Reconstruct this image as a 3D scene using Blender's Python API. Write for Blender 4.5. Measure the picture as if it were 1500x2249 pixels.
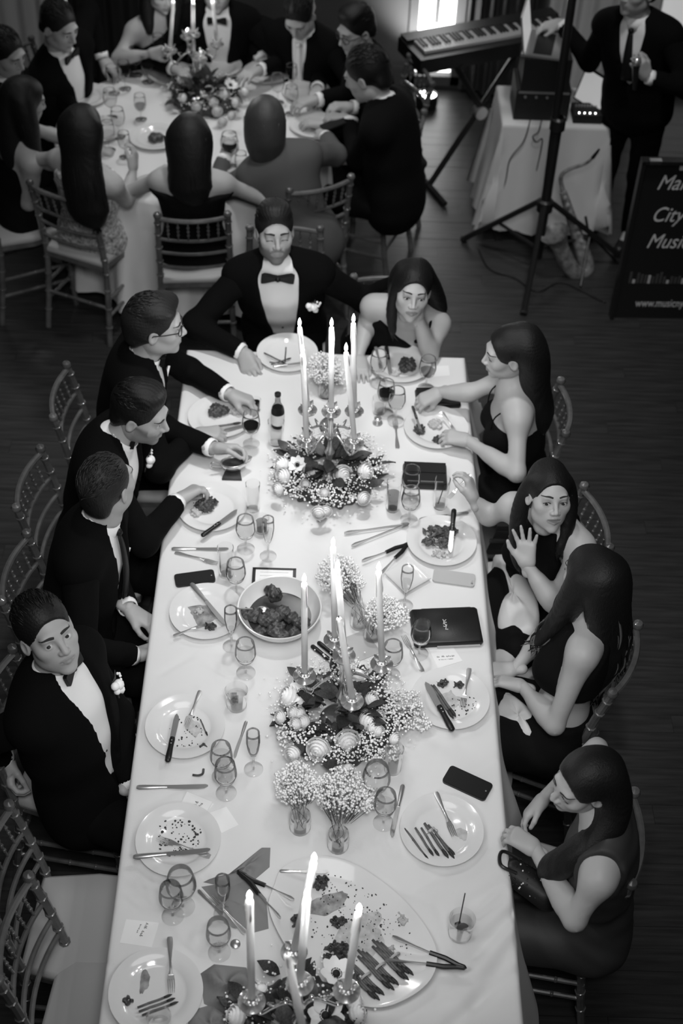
import bpy, bmesh, math, random
import numpy as np
from mathutils import Vector, Matrix
from math import pi, sin, cos, radians

for o in list(bpy.data.objects): bpy.data.objects.remove(o)
S = bpy.context.scene
COL = S.collection
rnd = random.Random(7)
TZ = 0.76                      # table-top height

# ------------------------------------------------------------------ camera
F_PX = 3124.0
CAM = np.array([-0.0323, -4.9759, TZ + 3.9814]); PITCH, YAW, ROLL = 0.7846, 0.0269, 0.0462
_f = np.array([sin(YAW)*cos(PITCH), cos(YAW)*cos(PITCH), -sin(PITCH)])
_r0 = np.array([cos(YAW), -sin(YAW), 0.0]); _u0 = np.cross(_r0, _f)
_r = _r0*cos(ROLL) + _u0*sin(ROLL); _u = -_r0*sin(ROLL) + _u0*cos(ROLL)
cd = bpy.data.cameras.new('camera'); cam = bpy.data.objects.new('camera', cd); COL.objects.link(cam)
cd.sensor_fit = 'VERTICAL'; cd.sensor_height = 36.0; cd.lens = F_PX/2249*36.0
cd.clip_start = 0.1; cd.clip_end = 60
cam.matrix_world = Matrix(((_r[0], _u[0], -_f[0], CAM[0]), (_r[1], _u[1], -_f[1], CAM[1]),
                           (_r[2], _u[2], -_f[2], CAM[2]), (0, 0, 0, 1)))
cd.dof.use_dof = True; cd.dof.focus_distance = 4.75; cd.dof.aperture_fstop = 2.2
S.camera = cam
S.cycles.transparent_max_bounces = 40

# ------------------------------------------------------------------ world and light
S.view_settings.view_transform = 'Standard'; S.view_settings.look = 'None'
S.view_settings.gamma = 1.0; S.view_settings.exposure = 0.0; S.view_settings.use_curve_mapping = False
W = bpy.data.worlds.new('world'); S.world = W; W.use_nodes = True
W.node_tree.nodes['Background'].inputs[0].default_value = (1, 1, 1, 1)
W.node_tree.nodes['Background'].inputs[1].default_value = 0.008

def lamp(name, kind, loc, power, target=None, **kw):
    d = bpy.data.lights.new(name, kind); d.energy = power
    for k, v in kw.items(): setattr(d, k, v)
    o = bpy.data.objects.new(name, d); COL.objects.link(o); o.location = loc
    if target is not None:
        o.rotation_euler = (Vector(target) - Vector(loc)).to_track_quat('-Z', 'Y').to_euler()
    return o
# pin spots hung from the ceiling of the hall, plus two added fill lamps
lamp('pin_spot', 'SPOT', (0.0, 0.30, 6.6), 610, (0.0, -0.15, TZ), spot_size=radians(44), spot_blend=1.0, shadow_soft_size=0.22)
lamp('overhead_fill', 'AREA', (0.0, -3.2, 7.2), 60, (0.0, -1.6, 0), shape='DISK', size=3.0)  # soft fill added overhead toward the camera for more frontal light
lamp('camera_side_fill', 'SPOT', (0.2, -5.1, 5.9), 640, (0.0, -1.15, .9), spot_size=radians(46), spot_blend=1.0, shadow_soft_size=.6)  # fill added behind the camera to brighten candles, shirt fronts and faces
lamp('pin_spot_back', 'SPOT', (-0.7, 3.6, 6.0), 330, (-0.7, 2.0, TZ), spot_size=radians(44), spot_blend=1.0, shadow_soft_size=0.25)
lamp('stage_light', 'SPOT', (1.2, 0.2, 6.4), 400, (1.3, 2.1, 0.4), spot_size=radians(40), spot_blend=1.0, shadow_soft_size=0.25)

# ------------------------------------------------------------------ photo-to-place helpers
def ray(u, v):
    return _r*(u-750)/F_PX - _u*(v-1124.5)/F_PX + _f
def P(u, v, z=TZ):
    d = ray(u, v); t = (z-CAM[2])/d[2]; return CAM + d*t
def PY(u, v, y):
    d = ray(u, v); t = (y-CAM[1])/d[1]; return CAM + d*t
def unit(v):
    v = np.asarray(v, float); n = np.linalg.norm(v); return v/n if n > 1e-9 else v
def frame(fwd, up):
    """columns right, fwd, up (orthonormal)"""
    f = unit(fwd); r = unit(np.cross(f, up)); u = np.cross(r, f); return np.stack([r, f, u], 1)

# ------------------------------------------------------------------ materials (black-and-white place: all greys)
MATS = {}
def mat(name, base=0.5, rough=0.5, metal=0.0, trans=0.0, ior=1.45, coat=0.0, emit=0.0, sss=0.0, noise=None, bump=None, spec=None, alpha=None, stretch=None, attr=None):
    if name in MATS: return MATS[name]
    m = bpy.data.materials.new(name); m.use_nodes = True; nt = m.node_tree; b = nt.nodes['Principled BSDF']
    I = b.inputs
    I['Base Color'].default_value = (base, base, base, 1); I['Roughness'].default_value = rough; I['Metallic'].default_value = metal
    I['Transmission Weight'].default_value = trans; I['IOR'].default_value = ior
    I['Coat Weight'].default_value = coat
    if spec is not None: I['Specular IOR Level'].default_value = spec
    if sss: I['Subsurface Weight'].default_value = sss; I['Subsurface Radius'].default_value = ((.05,)*3 if name == 'wax' else (.01,)*3); I['Subsurface Scale'].default_value = 1.0
    if emit: I['Emission Color'].default_value = (1, 1, 1, 1); I['Emission Strength'].default_value = emit
    if alpha is not None: I['Alpha'].default_value = alpha
    tc = nt.nodes.new('ShaderNodeTexCoord'); mp = nt.nodes.new('ShaderNodeMapping'); nt.links.new(tc.outputs['Object'], mp.inputs[0])
    if stretch: mp.inputs['Scale'].default_value = stretch
    col_out = None
    if noise:   # (scale, low, high)
        n = nt.nodes.new('ShaderNodeTexNoise'); n.inputs['Scale'].default_value = noise[0]; n.inputs['Detail'].default_value = 6
        nt.links.new(mp.outputs[0], n.inputs['Vector'])
        r = nt.nodes.new('ShaderNodeMapRange'); r.inputs[1].default_value = 0.3; r.inputs[2].default_value = 0.7
        r.inputs[3].default_value = noise[1]; r.inputs[4].default_value = noise[2]
        nt.links.new(n.outputs['Fac'], r.inputs[0]); col_out = r.outputs[0]
    if attr:    # own-colour attribute (lipstick, stubble ...) multiplies the base
        a = nt.nodes.new('ShaderNodeAttribute'); a.attribute_name = attr
        mu = nt.nodes.new('ShaderNodeMath'); mu.operation = 'MULTIPLY'; nt.links.new(a.outputs['Fac'], mu.inputs[0])
        if col_out: nt.links.new(col_out, mu.inputs[1])
        else: mu.inputs[1].default_value = base
        col_out = mu.outputs[0]
    if col_out:
        c = nt.nodes.new('ShaderNodeCombineColor')
        for k in range(3): nt.links.new(col_out, c.inputs[k])
        nt.links.new(c.outputs[0], I['Base Color'])
    if bump:    # (scale, strength, distance)
        n = nt.nodes.new('ShaderNodeTexNoise'); n.inputs['Scale'].default_value = bump[0]; n.inputs['Detail'].default_value = 4
        nt.links.new(mp.outputs[0], n.inputs['Vector'])
        bp = nt.nodes.new('ShaderNodeBump'); bp.inputs['Strength'].default_value = bump[1]; bp.inputs['Distance'].default_value = bump[2]
        nt.links.new(n.outputs['Fac'], bp.inputs['Height']); nt.links.new(bp.outputs[0], I['Normal'])
    MATS[name] = m; return m

mat('floor_wood', .026, .36, noise=(3.0, .015, .038), bump=(30, .12, .002), stretch=(1.2, 18, 1))
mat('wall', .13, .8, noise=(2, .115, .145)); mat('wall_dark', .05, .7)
mat('linen', .72, .85, bump=(260, .12, .0015)); mat('linen_dj', .62, .85, bump=(200, .1, .001))
mat('chair_wood', .10, .26, coat=.6, noise=(14, .07, .14)); mat('cushion', .44, .75, bump=(120, .1, .001))
mat('china', .74, .12, coat=.6); mat('silver', .80, .20, metal=.85); mat('steel', .62, .28, metal=.8); mat('blade', .45, .32, metal=.8)
mat('black_plastic', .012, .35); mat('black_matte', .010, .7); mat('black_leather', .012, .42, bump=(180, .25, .001)); mat('rubber', .008, .6)
mat('glass', 1.0, .0, trans=1.0, ior=1.45); mat('thin_glass', 1.0, .02, trans=1.0, ior=1.12); mat('water', .97, .0, trans=1.0, ior=1.33)
mat('drink', .62, .05, trans=.75, ior=1.33); mat('red_wine', .008, .08, coat=1); mat('ice', .95, .08, trans=.85, ior=1.3); mat('lime', .08, .4)
mat('wax', .96, .45, sss=1.0); mat('wick', .01, .9); mat('flame', 1.0, .5, emit=30.0)
mat('paper', .84, .7); mat('paper_grey', .45, .7); mat('ink', .06, .6); mat('print_white', .62, .6); mat('gold', .6, .5, metal=.4)
mat('napkin', .22, .85, bump=(200, .15, .001)); mat('napkin_pale', .62, .85, bump=(200, .15, .001))
mat('rose_petal', .95, .6, sss=.15); mat('anemone', .92, .6); mat('breath', .92, .7); mat('flower_dark', .012, .7)
mat('leaf', .035, .45, noise=(18, .02, .06)); mat('leaf_mid', .09, .5, noise=(18, .06, .13)); mat('stem', .08, .6)
mat('meat', .035, .4, noise=(60, .012, .10), bump=(90, .6, .004)); mat('greens', .06, .5, noise=(50, .03, .14), bump=(80, .5, .003))
mat('asparagus', .10, .45, noise=(40, .07, .16)); mat('asp_tip', .03, .6, bump=(200, .6, .002)); mat('mash', .55, .6, noise=(40, .38, .6), bump=(60, .4, .003)); mat('crumb', .035, .7); mat('sauce', .22, .3, noise=(30, .12, .45)); mat('gravy', .045, .25)
mat('skin', .42, .5, sss=.06, attr='tone', bump=(400, .05, .0006)); mat('skin_m', .39, .52, sss=.06, attr='tone', bump=(400, .06, .0006))
mat('eye_white', .62, .15, coat=.4); mat('iris', .03, .1, coat=.6); mat('brow', .025, .8); mat('nail', .42, .2)
mat('hair', .007, .5, spec=.35, bump=(90, .5, .003), stretch=(3, 3, .35)); mat('hair_mid', .014, .5, spec=.35, bump=(90, .5, .003), stretch=(3, 3, .35)); mat('hair_light', .045, .45, bump=(90, .5, .003), stretch=(3, 3, .35))
mat('suit', .003, .9, spec=.12, bump=(300, .08, .0006)); mat('satin', .007, .5, spec=.3); mat('shirt', .86, .75, bump=(40, .15, .002)); mat('dress_black', .004, .85, spec=.15, bump=(120, .1, .001))
mat('dress_grey', .075, .8, bump=(90, .2, .001)); mat('dress_dim', .03, .6, bump=(60, .2, .002)); mat('sequin', .6, .3, metal=.25, noise=(60, .10, 1.0), bump=(120, .8, .003))
mat('curtain', .05, .85); mat('sheer', .75, .7); mat('pearl', .8, .15, coat=.6); mat('window_light', .9, .5, emit=5.0); mat('window_dim', .9, .5, emit=.35)
mat('key_white', .4, .3); mat('screen_glow', .3, .3, emit=.35); mat('led', .8, .3, emit=8.0); mat('brass', .3, .35, metal=.35, noise=(30, .14, .42)); mat('hair_streak', .11, .5, spec=.3); mat('board', .012, .4)
mat('lens', 1.0, .02, trans=1.0, ior=1.1)

# ------------------------------------------------------------------ object helpers
def tag(o, label=None, cat=None, group=None, kind=None):
    if label: o['label'] = label
    if cat: o['category'] = cat
    if group: o['group'] = group
    if kind: o['kind'] = kind
    return o
def empty(name, loc=(0, 0, 0), rz=0.0):
    o = bpy.data.objects.new(name, None); COL.objects.link(o); o.location = loc; o.rotation_euler = (0, 0, rz)
    o.empty_display_size = .05; return o
def thing(name, label, cat, loc=(0, 0, 0), rz=0.0, group=None):
    return tag(empty(name, loc, rz), label, cat, group)
def copy_tree(o, parent=None):
    c = o.copy(); COL.objects.link(c); c.parent = parent
    for ch in list(o.children): copy_tree(ch, c)
    return c

class MB:
    """collects geometry with material slots; build() links it as one mesh object"""
    def __init__(s): s.v = []; s.f = []; s.mi = []; s.mats = []; s.n = 0; s.tone = []; s.hast = False
    def slot(s, m):
        if m not in s.mats: s.mats.append(m)
        return s.mats.index(m)
    def add(s, v, f, m, tone=None):
        v = np.asarray(v, float).reshape(-1, 3); i = s.slot(m); n = s.n
        s.v.append(v); s.n += len(v)
        if isinstance(f, np.ndarray): f = (f + n).tolist()
        else: f = [tuple(k+n for k in q) for q in f]
        s.f += f; s.mi += [i]*len(f)
        if tone is not None: s.hast = True; s.tone.append(np.asarray(tone, float))
        else: s.tone.append(np.ones(len(v)))
        return s
    def box(s, c, d, m, R=None):
        x, y, z = np.asarray(d)/2
        v = np.array([(a*x, b*y, e*z) for e in (-1, 1) for a, b in ((-1, -1), (1, -1), (1, 1), (-1, 1))])
        if R is not None: v = v @ np.asarray(R).T
        return s.add(v + np.asarray(c), [(3, 2, 1, 0), (4, 5, 6, 7), (0, 1, 5, 4), (1, 2, 6, 5), (2, 3, 7, 6), (3, 0, 4, 7)], m)
    def lathe(s, prof, m, c=(0, 0, 0), n=24, R=None, a0=0.0, a1=2*pi):
        full = abs(a1-a0-2*pi) < 1e-6; k = n if full else n+1
        v = []; f = []
        for (r, z) in prof:
            for j in range(k):
                a = a0+(a1-a0)*j/n; v.append((r*cos(a), r*sin(a), z))
        for i in range(len(prof)-1):
            for j in range(n):
                j2 = (j+1) % k if full else j+1
                f.append((i*k+j, i*k+j2, (i+1)*k+j2, (i+1)*k+j))
        v = np.array(v)
        if R is not None: v = v @ np.asarray(R).T
        return s.add(v+np.asarray(c), f, m)
    def tube(s, pts, r, m, n=8, cap=True, flat=None):
        """tube along pts; r scalar or list; flat=(vector, factor) squashes the section along the vector"""
        pts = np.asarray(pts, float); k = len(pts); rr = np.broadcast_to(np.asarray(r, float), (k,))
        t = np.gradient(pts, axis=0); t /= (np.linalg.norm(t, axis=1)[:, None]+1e-12)
        a = np.array([0, 0, 1.0]) if abs(t[0][2]) < .9 else np.array([1.0, 0, 0])
        v = []
        n0 = unit(np.cross(t[0], a))
        for i in range(k):
            n0 = unit(n0 - t[i]*np.dot(n0, t[i])); b0 = np.cross(t[i], n0)
            for j in range(n):
                an = 2*pi*j/n; d = (n0*cos(an)+b0*sin(an))*rr[i]
                if flat is not None: d = d - flat[0]*np.dot(d, flat[0])*(1-flat[1])
                v.append(pts[i]+d)
        f = [(i*n+j, i*n+(j+1) % n, (i+1)*n+(j+1) % n, (i+1)*n+j) for i in range(k-1) for j in range(n)]
        if cap: f += [tuple(range(n))[::-1], tuple((k-1)*n+j for j in range(n))]
        return s.add(v, f, m)
    def ball(s, c, r, m, n=10, k=6, R=None):
        r = np.broadcast_to(np.asarray(r, float), (3,)); v = [(0, 0, -1)]
        for i in range(1, k):
            a = -pi/2+pi*i/k
            for j in range(n): v.append((cos(a)*cos(2*pi*j/n), cos(a)*sin(2*pi*j/n), sin(a)))
        v.append((0, 0, 1)); f = [(0, 1+(j+1) % n, 1+j) for j in range(n)]
        for i in range(k-2):
            for j in range(n):
                a = 1+i*n; f.append((a+j, a+(j+1) % n, a+n+(j+1) % n, a+n+j))
        a = 1+(k-2)*n; f += [(a+j, a+(j+1) % n, a+n) for j in range(n)]
        v = np.array(v)*r
        if R is not None: v = v @ np.asarray(R).T
        return s.add(v+np.asarray(c), f, m)
    def prism(s, poly, z0, z1, m, c=(0, 0, 0), R=None):
        n = len(poly); v = [(x, y, z0) for x, y in poly]+[(x, y, z1) for x, y in poly]
        f = [tuple(range(n))[::-1], tuple(range(n, 2*n))]+[(i, (i+1) % n, n+(i+1) % n, n+i) for i in range(n)]
        v = np.array(v, float)
        if R is not None: v = v @ np.asarray(R).T
        return s.add(v+np.asarray(c), f, m)
    def strip(s, A, B, m):
        """quad strip between two polylines"""
        n = len(A); return s.add(np.concatenate([A, B]), [(i, i+1, n+i+1, n+i) for i in range(n-1)], m)
    def mesh(s, name, smooth=True, angle=None):
        me = bpy.data.meshes.new(name); V = np.concatenate(s.v) if s.v else np.zeros((0, 3))
        me.from_pydata(V.tolist(), [], s.f)
        for m in s.mats: me.materials.append(MATS[m])
        me.polygons.foreach_set('material_index', s.mi)
        if smooth: me.polygons.foreach_set('use_smooth', [True]*len(s.f))
        if s.hast:
            a = me.attributes.new('tone', 'FLOAT', 'POINT'); a.data.foreach_set('value', np.concatenate(s.tone))
        if smooth and angle: me.set_sharp_from_angle(angle=radians(angle))
        me.update(); return me
    def build(s, name, parent=None, smooth=True, angle=40, loc=None):
        o = bpy.data.objects.new(name, s.mesh(name, smooth, angle)); COL.objects.link(o)
        if parent is not None: o.parent = parent
        if loc is not None: o.location = loc
        return o

def rotz(a): return np.array([[cos(a), -sin(a), 0], [sin(a), cos(a), 0], [0, 0, 1.0]])
def rotx(a): return np.array([[1.0, 0, 0], [0, cos(a), -sin(a)], [0, sin(a), cos(a)]])
def roty(a): return np.array([[cos(a), 0, sin(a)], [0, 1.0, 0], [-sin(a), 0, cos(a)]])
def bez(pts, n=16):
    """Catmull-Rom through pts"""
    p = np.asarray(pts, float); p = np.concatenate([[2*p[0]-p[1]], p, [2*p[-1]-p[-2]]]); out = []
    for i in range(1, len(p)-2):
        for t in np.linspace(0, 1, n, endpoint=False):
            a, b, c, d = p[i-1:i+3]
            out.append(.5*((2*b)+(c-a)*t+(2*a-5*b+4*c-d)*t*t+(3*b-a-3*c+d)*t**3))
    out.append(p[-2]); return np.array(out)

# ------------------------------------------------------------------ smooth implicit surfaces (for bodies, hair, food)
class Field:
    def __init__(s): s.p = []
    def cap(s, a, b, r1, r2=None, k=.02, lat=None, sx=1.0, sub=False):
        s.p.append(('c', np.asarray(a, float), np.asarray(b, float), r1, r1 if r2 is None else r2, k, None if lat is None else unit(lat), sx, sub)); return s
    def ell(s, c, r, k=.02, R=None, sub=False):
        s.p.append(('e', np.asarray(c, float), np.broadcast_to(np.asarray(r, float), (3,)), np.eye(3) if R is None else np.asarray(R, float), k, sub)); return s
    def half(s, c, n, k=.005):      # cut away the side the normal points to
        s.p.append(('h', np.asarray(c, float), unit(n), k)); return s
    def mesh(s, res, warp=None, bounds=None):
        lo = np.full(3, 1e9); hi = -lo
        for q in s.p:
            if q[0] == 'c' and not q[8]:
                m = max(q[3], q[4])*max(q[7], 1)
                lo = np.minimum(lo, np.minimum(q[1], q[2])-m); hi = np.maximum(hi, np.maximum(q[1], q[2])+m)
            elif q[0] == 'e' and not q[5]:
                e = np.sqrt(((q[3]*q[2])**2).sum(1)); lo = np.minimum(lo, q[1]-e); hi = np.maximum(hi, q[1]+e)
        lo -= 3*res; hi += 3*res
        n = np.ceil((hi-lo)/res).astype(int)+1
        ax = [lo[i]+res*np.arange(n[i]) for i in range(3)]
        D = np.full(n, 10.0, dtype=np.float32)
        for q in s.p:
            if q[0] == 'c':
                m = max(q[3], q[4])*max(q[7], 1)+q[5]+2.5*res; a, b = np.minimum(q[1], q[2])-m, np.maximum(q[1], q[2])+m; sub = q[8]; k = q[5]
            elif q[0] == 'e':
                e = np.sqrt(((q[3]*q[2])**2).sum(1))+q[4]+2.5*res; a, b = q[1]-e, q[1]+e; sub = q[5]; k = q[4]
            else: a, b = lo, hi; sub = True; k = q[3]
            i0 = np.clip(np.floor((a-lo)/res).astype(int), 0, n); i1 = np.clip(np.ceil((b-lo)/res).astype(int)+1, 0, n)
            if (i1 <= i0).any(): continue
            sl = tuple(slice(i0[j], i1[j]) for j in range(3))
            X = ax[0][sl[0]][:, None, None]; Y = ax[1][sl[1]][None, :, None]; Z = ax[2][sl[2]][None, None, :]
            if q[0] == 'c':
                ab = q[2]-q[1]; L = max(ab@ab, 1e-9)
                x, y, z = X-q[1][0], Y-q[1][1], Z-q[1][2]
                t = np.clip((x*ab[0]+y*ab[1]+z*ab[2])/L, 0, 1); x = x-t*ab[0]; y = y-t*ab[1]; z = z-t*ab[2]
                d2 = x*x+y*y+z*z
                if q[6] is not None and q[7] != 1.0:
                    w = x*q[6][0]+y*q[6][1]+z*q[6][2]; d2 = d2-w*w*(1-1/q[7]**2)
                d = np.sqrt(np.maximum(d2, 0))-(q[3]+(q[4]-q[3])*t)
            elif q[0] == 'e':
                x, y, z = X-q[1][0], Y-q[1][1], Z-q[1][2]; R = q[3]; r = q[2]
                l = [(x*R[0, j]+y*R[1, j]+z*R[2, j])/r[j] for j in range(3)]
                k0 = np.sqrt(l[0]**2+l[1]**2+l[2]**2)+1e-9; k1 = np.sqrt((l[0]/r[0])**2+(l[1]/r[1])**2+(l[2]/r[2])**2)+1e-9
                d = k0*(k0-1)/k1
            else: d = -((X-q[1][0])*q[2][0]+(Y-q[1][1])*q[2][1]+(Z-q[1][2])*q[2][2])
            V = D[sl]
            if sub:
                nd = -d; h = np.maximum(k-np.abs(V-nd), 0)/k; D[sl] = np.maximum(V, nd)+h*h*k*.25
            else:
                h = np.maximum(k-np.abs(V-d), 0)/k; D[sl] = np.minimum(V, d)-h*h*k*.25
        if warp is not None:
            G = np.stack(np.meshgrid(*ax, indexing='ij'), -1); near = np.abs(D) < .06
            D[near] += warp(G[near]).astype(np.float32)
        return surface_nets(D, lo, res)

def surface_nets(D, lo, res):
    s = D < 0; nx, ny, nz = D.shape
    acc = np.zeros((nx-1, ny-1, nz-1, 3), np.float32); cnt = np.zeros((nx-1, ny-1, nz-1), np.float32)
    cr = []
    for ax in range(3):
        a = [slice(None)]*3; b = [slice(None)]*3; a[ax] = slice(0, -1); b[ax] = slice(1, None)
        c = s[tuple(a)] != s[tuple(b)]; idx = np.argwhere(c)
        d0 = D[tuple(a)][c]; d1 = D[tuple(b)][c]; t = d0/(d0-d1)
        pos = idx.astype(np.float32).copy(); pos[:, ax] += t
        o1, o2 = [k for k in range(3) if k != ax]
        for e1 in (0, -1):
            for e2 in (0, -1):
                ci = idx.copy(); ci[:, o1] += e1; ci[:, o2] += e2
                ok = (ci >= 0).all(1) & (ci < np.array([nx-1, ny-1, nz-1])).all(1)
                np.add.at(acc, tuple(ci[ok].T), pos[ok]); np.add.at(cnt, tuple(ci[ok].T), 1)
        cr.append((ax, idx, s[tuple(a)][c]))
    m = cnt > 0; vid = np.full(cnt.shape, -1, np.int64); vid[m] = np.arange(m.sum())
    V = lo+res*(acc[m]/cnt[m][:, None])
    Q = []
    for ax, idx, ins in cr:
        o1, o2 = [(1, 2), (2, 0), (0, 1)][ax]
        ok = (idx[:, o1] > 0) & (idx[:, o2] > 0) & (idx[:, o1] < D.shape[o1]-1) & (idx[:, o2] < D.shape[o2]-1); idx = idx[ok]; ins = ins[ok]
        def at(e1, e2):
            c = idx.copy(); c[:, o1] += e1; c[:, o2] += e2; return vid[tuple(c.T)]
        q = np.stack([at(-1, -1), at(0, -1), at(0, 0), at(-1, 0)], 1); q[~ins] = q[~ins][:, ::-1]; Q.append(q)
    return V, np.concatenate(Q)
def relax(V, Q, it=2, lam=.5):
    for _ in range(it):
        A = np.zeros_like(V); c = np.zeros(len(V))
        for i in range(4):
            a, b = Q[:, i], Q[:, (i+1) % 4]
            np.add.at(A, a, V[b]); np.add.at(c, a, 1); np.add.at(A, b, V[a]); np.add.at(c, b, 1)
        V = V*(1-lam)+lam*A/np.maximum(c, 1)[:, None]
    return V
# ================================================================== the room
YW = 3.86                       # far wall
XA, XB, YA, YB, ZC = -3.4, 3.6, -5.6, YW, 7.6
fl = MB().box(((XA+XB)/2, (YA+YB)/2, -.06), (XB-XA, YB-YA, .10), 'floor_wood').build('floor', smooth=False); tag(fl, kind='structure')
# strip-wood boards: the ones in view are boards of their own
PW, PL = .088, 1.6
pm = MB().box((0, 0, 0), (PL-.0012, PW-.0012, .012), 'floor_wood').mesh('plank', smooth=False)
cells = []
ny = int((YB-YA)/PW)
for j in range(ny):
    off = (j*.618 % 1)*PL
    for i in range(-1, int((XB-XA)/PL)+1):
        x = XA+off+i*PL+PL/2; y = YA+(j+.5)*PW
        if x-PL/2 < XA or x+PL/2 > XB+.4: continue
        q = np.array([x, y, 0])-CAM; Z = q@_f; u = 750+F_PX*(q@_r)/Z; v = 1124.5-F_PX*(q@_u)/Z
        cells.append((not (-250 < u < 1750 and -60 < v < 2400), abs(y+.2), x, y))
cells.sort(); rest = MB()
for k, (out, _, x, y) in enumerate(cells):
    dz = rnd.uniform(-.0008, .0008)
    if k < 300 and not out:
        o = bpy.data.objects.new('plank', pm); COL.objects.link(o); o.parent = fl; o.location = (x, y, -.0058+dz)
    else: rest.box((x, y, -.0058+dz), (PL-.0012, PW-.0012, .012), 'floor_wood')
tag(rest.build('plank_field', fl, smooth=False), kind='stuff')

def wall(name, c, d, m='wall'): return tag(MB().box(c, d, m).build(name, smooth=False), kind='structure')
# far wall, with openings left for three tall windows
wins = [(-3.05, -1.62), (.50, .86), (1.35, 2.75)]
segs = [(XA, wins[0][0]), (wins[0][1], wins[1][0]), (wins[1][1], wins[2][0]), (wins[2][1], XB)]
wb = MB()
for a, b in segs: wb.box(((a+b)/2, YW+.08, ZC/2), (b-a, .16, ZC), 'wall')
for a, b in wins: wb.box(((a+b)/2, YW+.08, .01), (b-a, .16, .02), 'wall'); wb.box(((a+b)/2, YW+.08, (3.6+ZC)/2), (b-a, .16, ZC-3.6), 'wall')
tag(wb.build('wall_far', smooth=False), kind='structure')
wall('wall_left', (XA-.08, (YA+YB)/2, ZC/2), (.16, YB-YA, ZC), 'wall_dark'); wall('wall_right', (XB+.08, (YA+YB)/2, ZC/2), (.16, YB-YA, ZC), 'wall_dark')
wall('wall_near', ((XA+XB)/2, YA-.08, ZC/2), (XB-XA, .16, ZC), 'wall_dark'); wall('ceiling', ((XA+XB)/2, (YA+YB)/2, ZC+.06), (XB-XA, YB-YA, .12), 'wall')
bb = MB()
for a, b in segs: bb.box(((a+b)/2, YW-.012, .08), (b-a, .024, .16), 'wall')
tag(bb.build('baseboard_far', smooth=False), kind='structure')
for k, (a, b) in enumerate(wins):
    w = tag(MB().box(((a+b)/2, YW+.06, 1.81), (b-a, .02, 3.58), 'window_light' if k == 1 else 'window_dim').build('window_%d' % (k+1), smooth=False), kind='structure')
    f = MB(); f.box((a+.03, YW+.02, 1.81), (.06, .07, 3.58), 'wall'); f.box((b-.03, YW+.02, 1.81), (.06, .07, 3.58), 'wall')
    f.box(((a+b)/2, YW+.02, .05), (b-a, .07, .07), 'wall'); f.box(((a+b)/2, YW+.02, 3.57), (b-a, .07, .07), 'wall'); f.build('window_frame', w, smooth=False)
    for z in (1.2, 2.0, 2.8): MB().box(((a+b)/2, YW+.02, z), (b-a-.12, .03, .03), 'wall').build('glazing_bar', w, smooth=False)
    MB().box(((a+b)/2, YW+.02, 2.0), (.03, .03, 3.1), 'wall').build('glazing_bar', w, smooth=False)
def curtain(label, x0, x1, m, folds, y=YW-.12, z0=.03, z1=3.8, amp=.035):
    n = folds*8; b = MB(); A = []; 
    for s in (0, 1):
        for z in (z0, z1): A.append([(x0+(x1-x0)*i/n, y+amp*sin(2*pi*folds*i/n)+s*.012+.01*sin(i*.9), z) for i in range(n+1)])
    A = [np.array(a) for a in A]; b.strip(A[0], A[1], m); b.strip(A[2], A[3], m); b.strip(A[0], A[2], m); b.strip(A[1], A[3], m)
    tag(b.build('curtain'), label, 'curtain')
curtain('pale sheer curtain at the far left window', -2.55, -1.72, 'sheer', 7, amp=.025)
curtain('dark pleated curtain hanging right of the far left window', -1.70, -.95, 'curtain', 7)
curtain('dark curtain between the bright window and the laptop', 0.88, 1.36, 'curtain', 6)
curtain('pale sheer curtain behind the standing musician', 1.38, 2.1, 'sheer', 7, amp=.025)
# floor uplight that washes the window bay
ul = thing('uplight', 'small glowing floor uplight below the bright window', 'lamp', (P(937, 215, .06)[0], P(937, 215, .06)[1], 0))
MB().lathe([(.0, 0), (.07, 0), (.075, .02), (.075, .085), (.065, .09), (.065, .075), (0, .075)], 'black_plastic', n=16).build('housing', ul)
MB().lathe([(0, .078), (.064, .078)], 'led', n=16).build('lens', ul)
lamp('uplight_beam', 'SPOT', (ul.location[0], ul.location[1], .11), 60, (ul.location[0]-.02, YW+.1, 1.7), spot_size=radians(95), spot_blend=.9, shadow_soft_size=.05)

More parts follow.
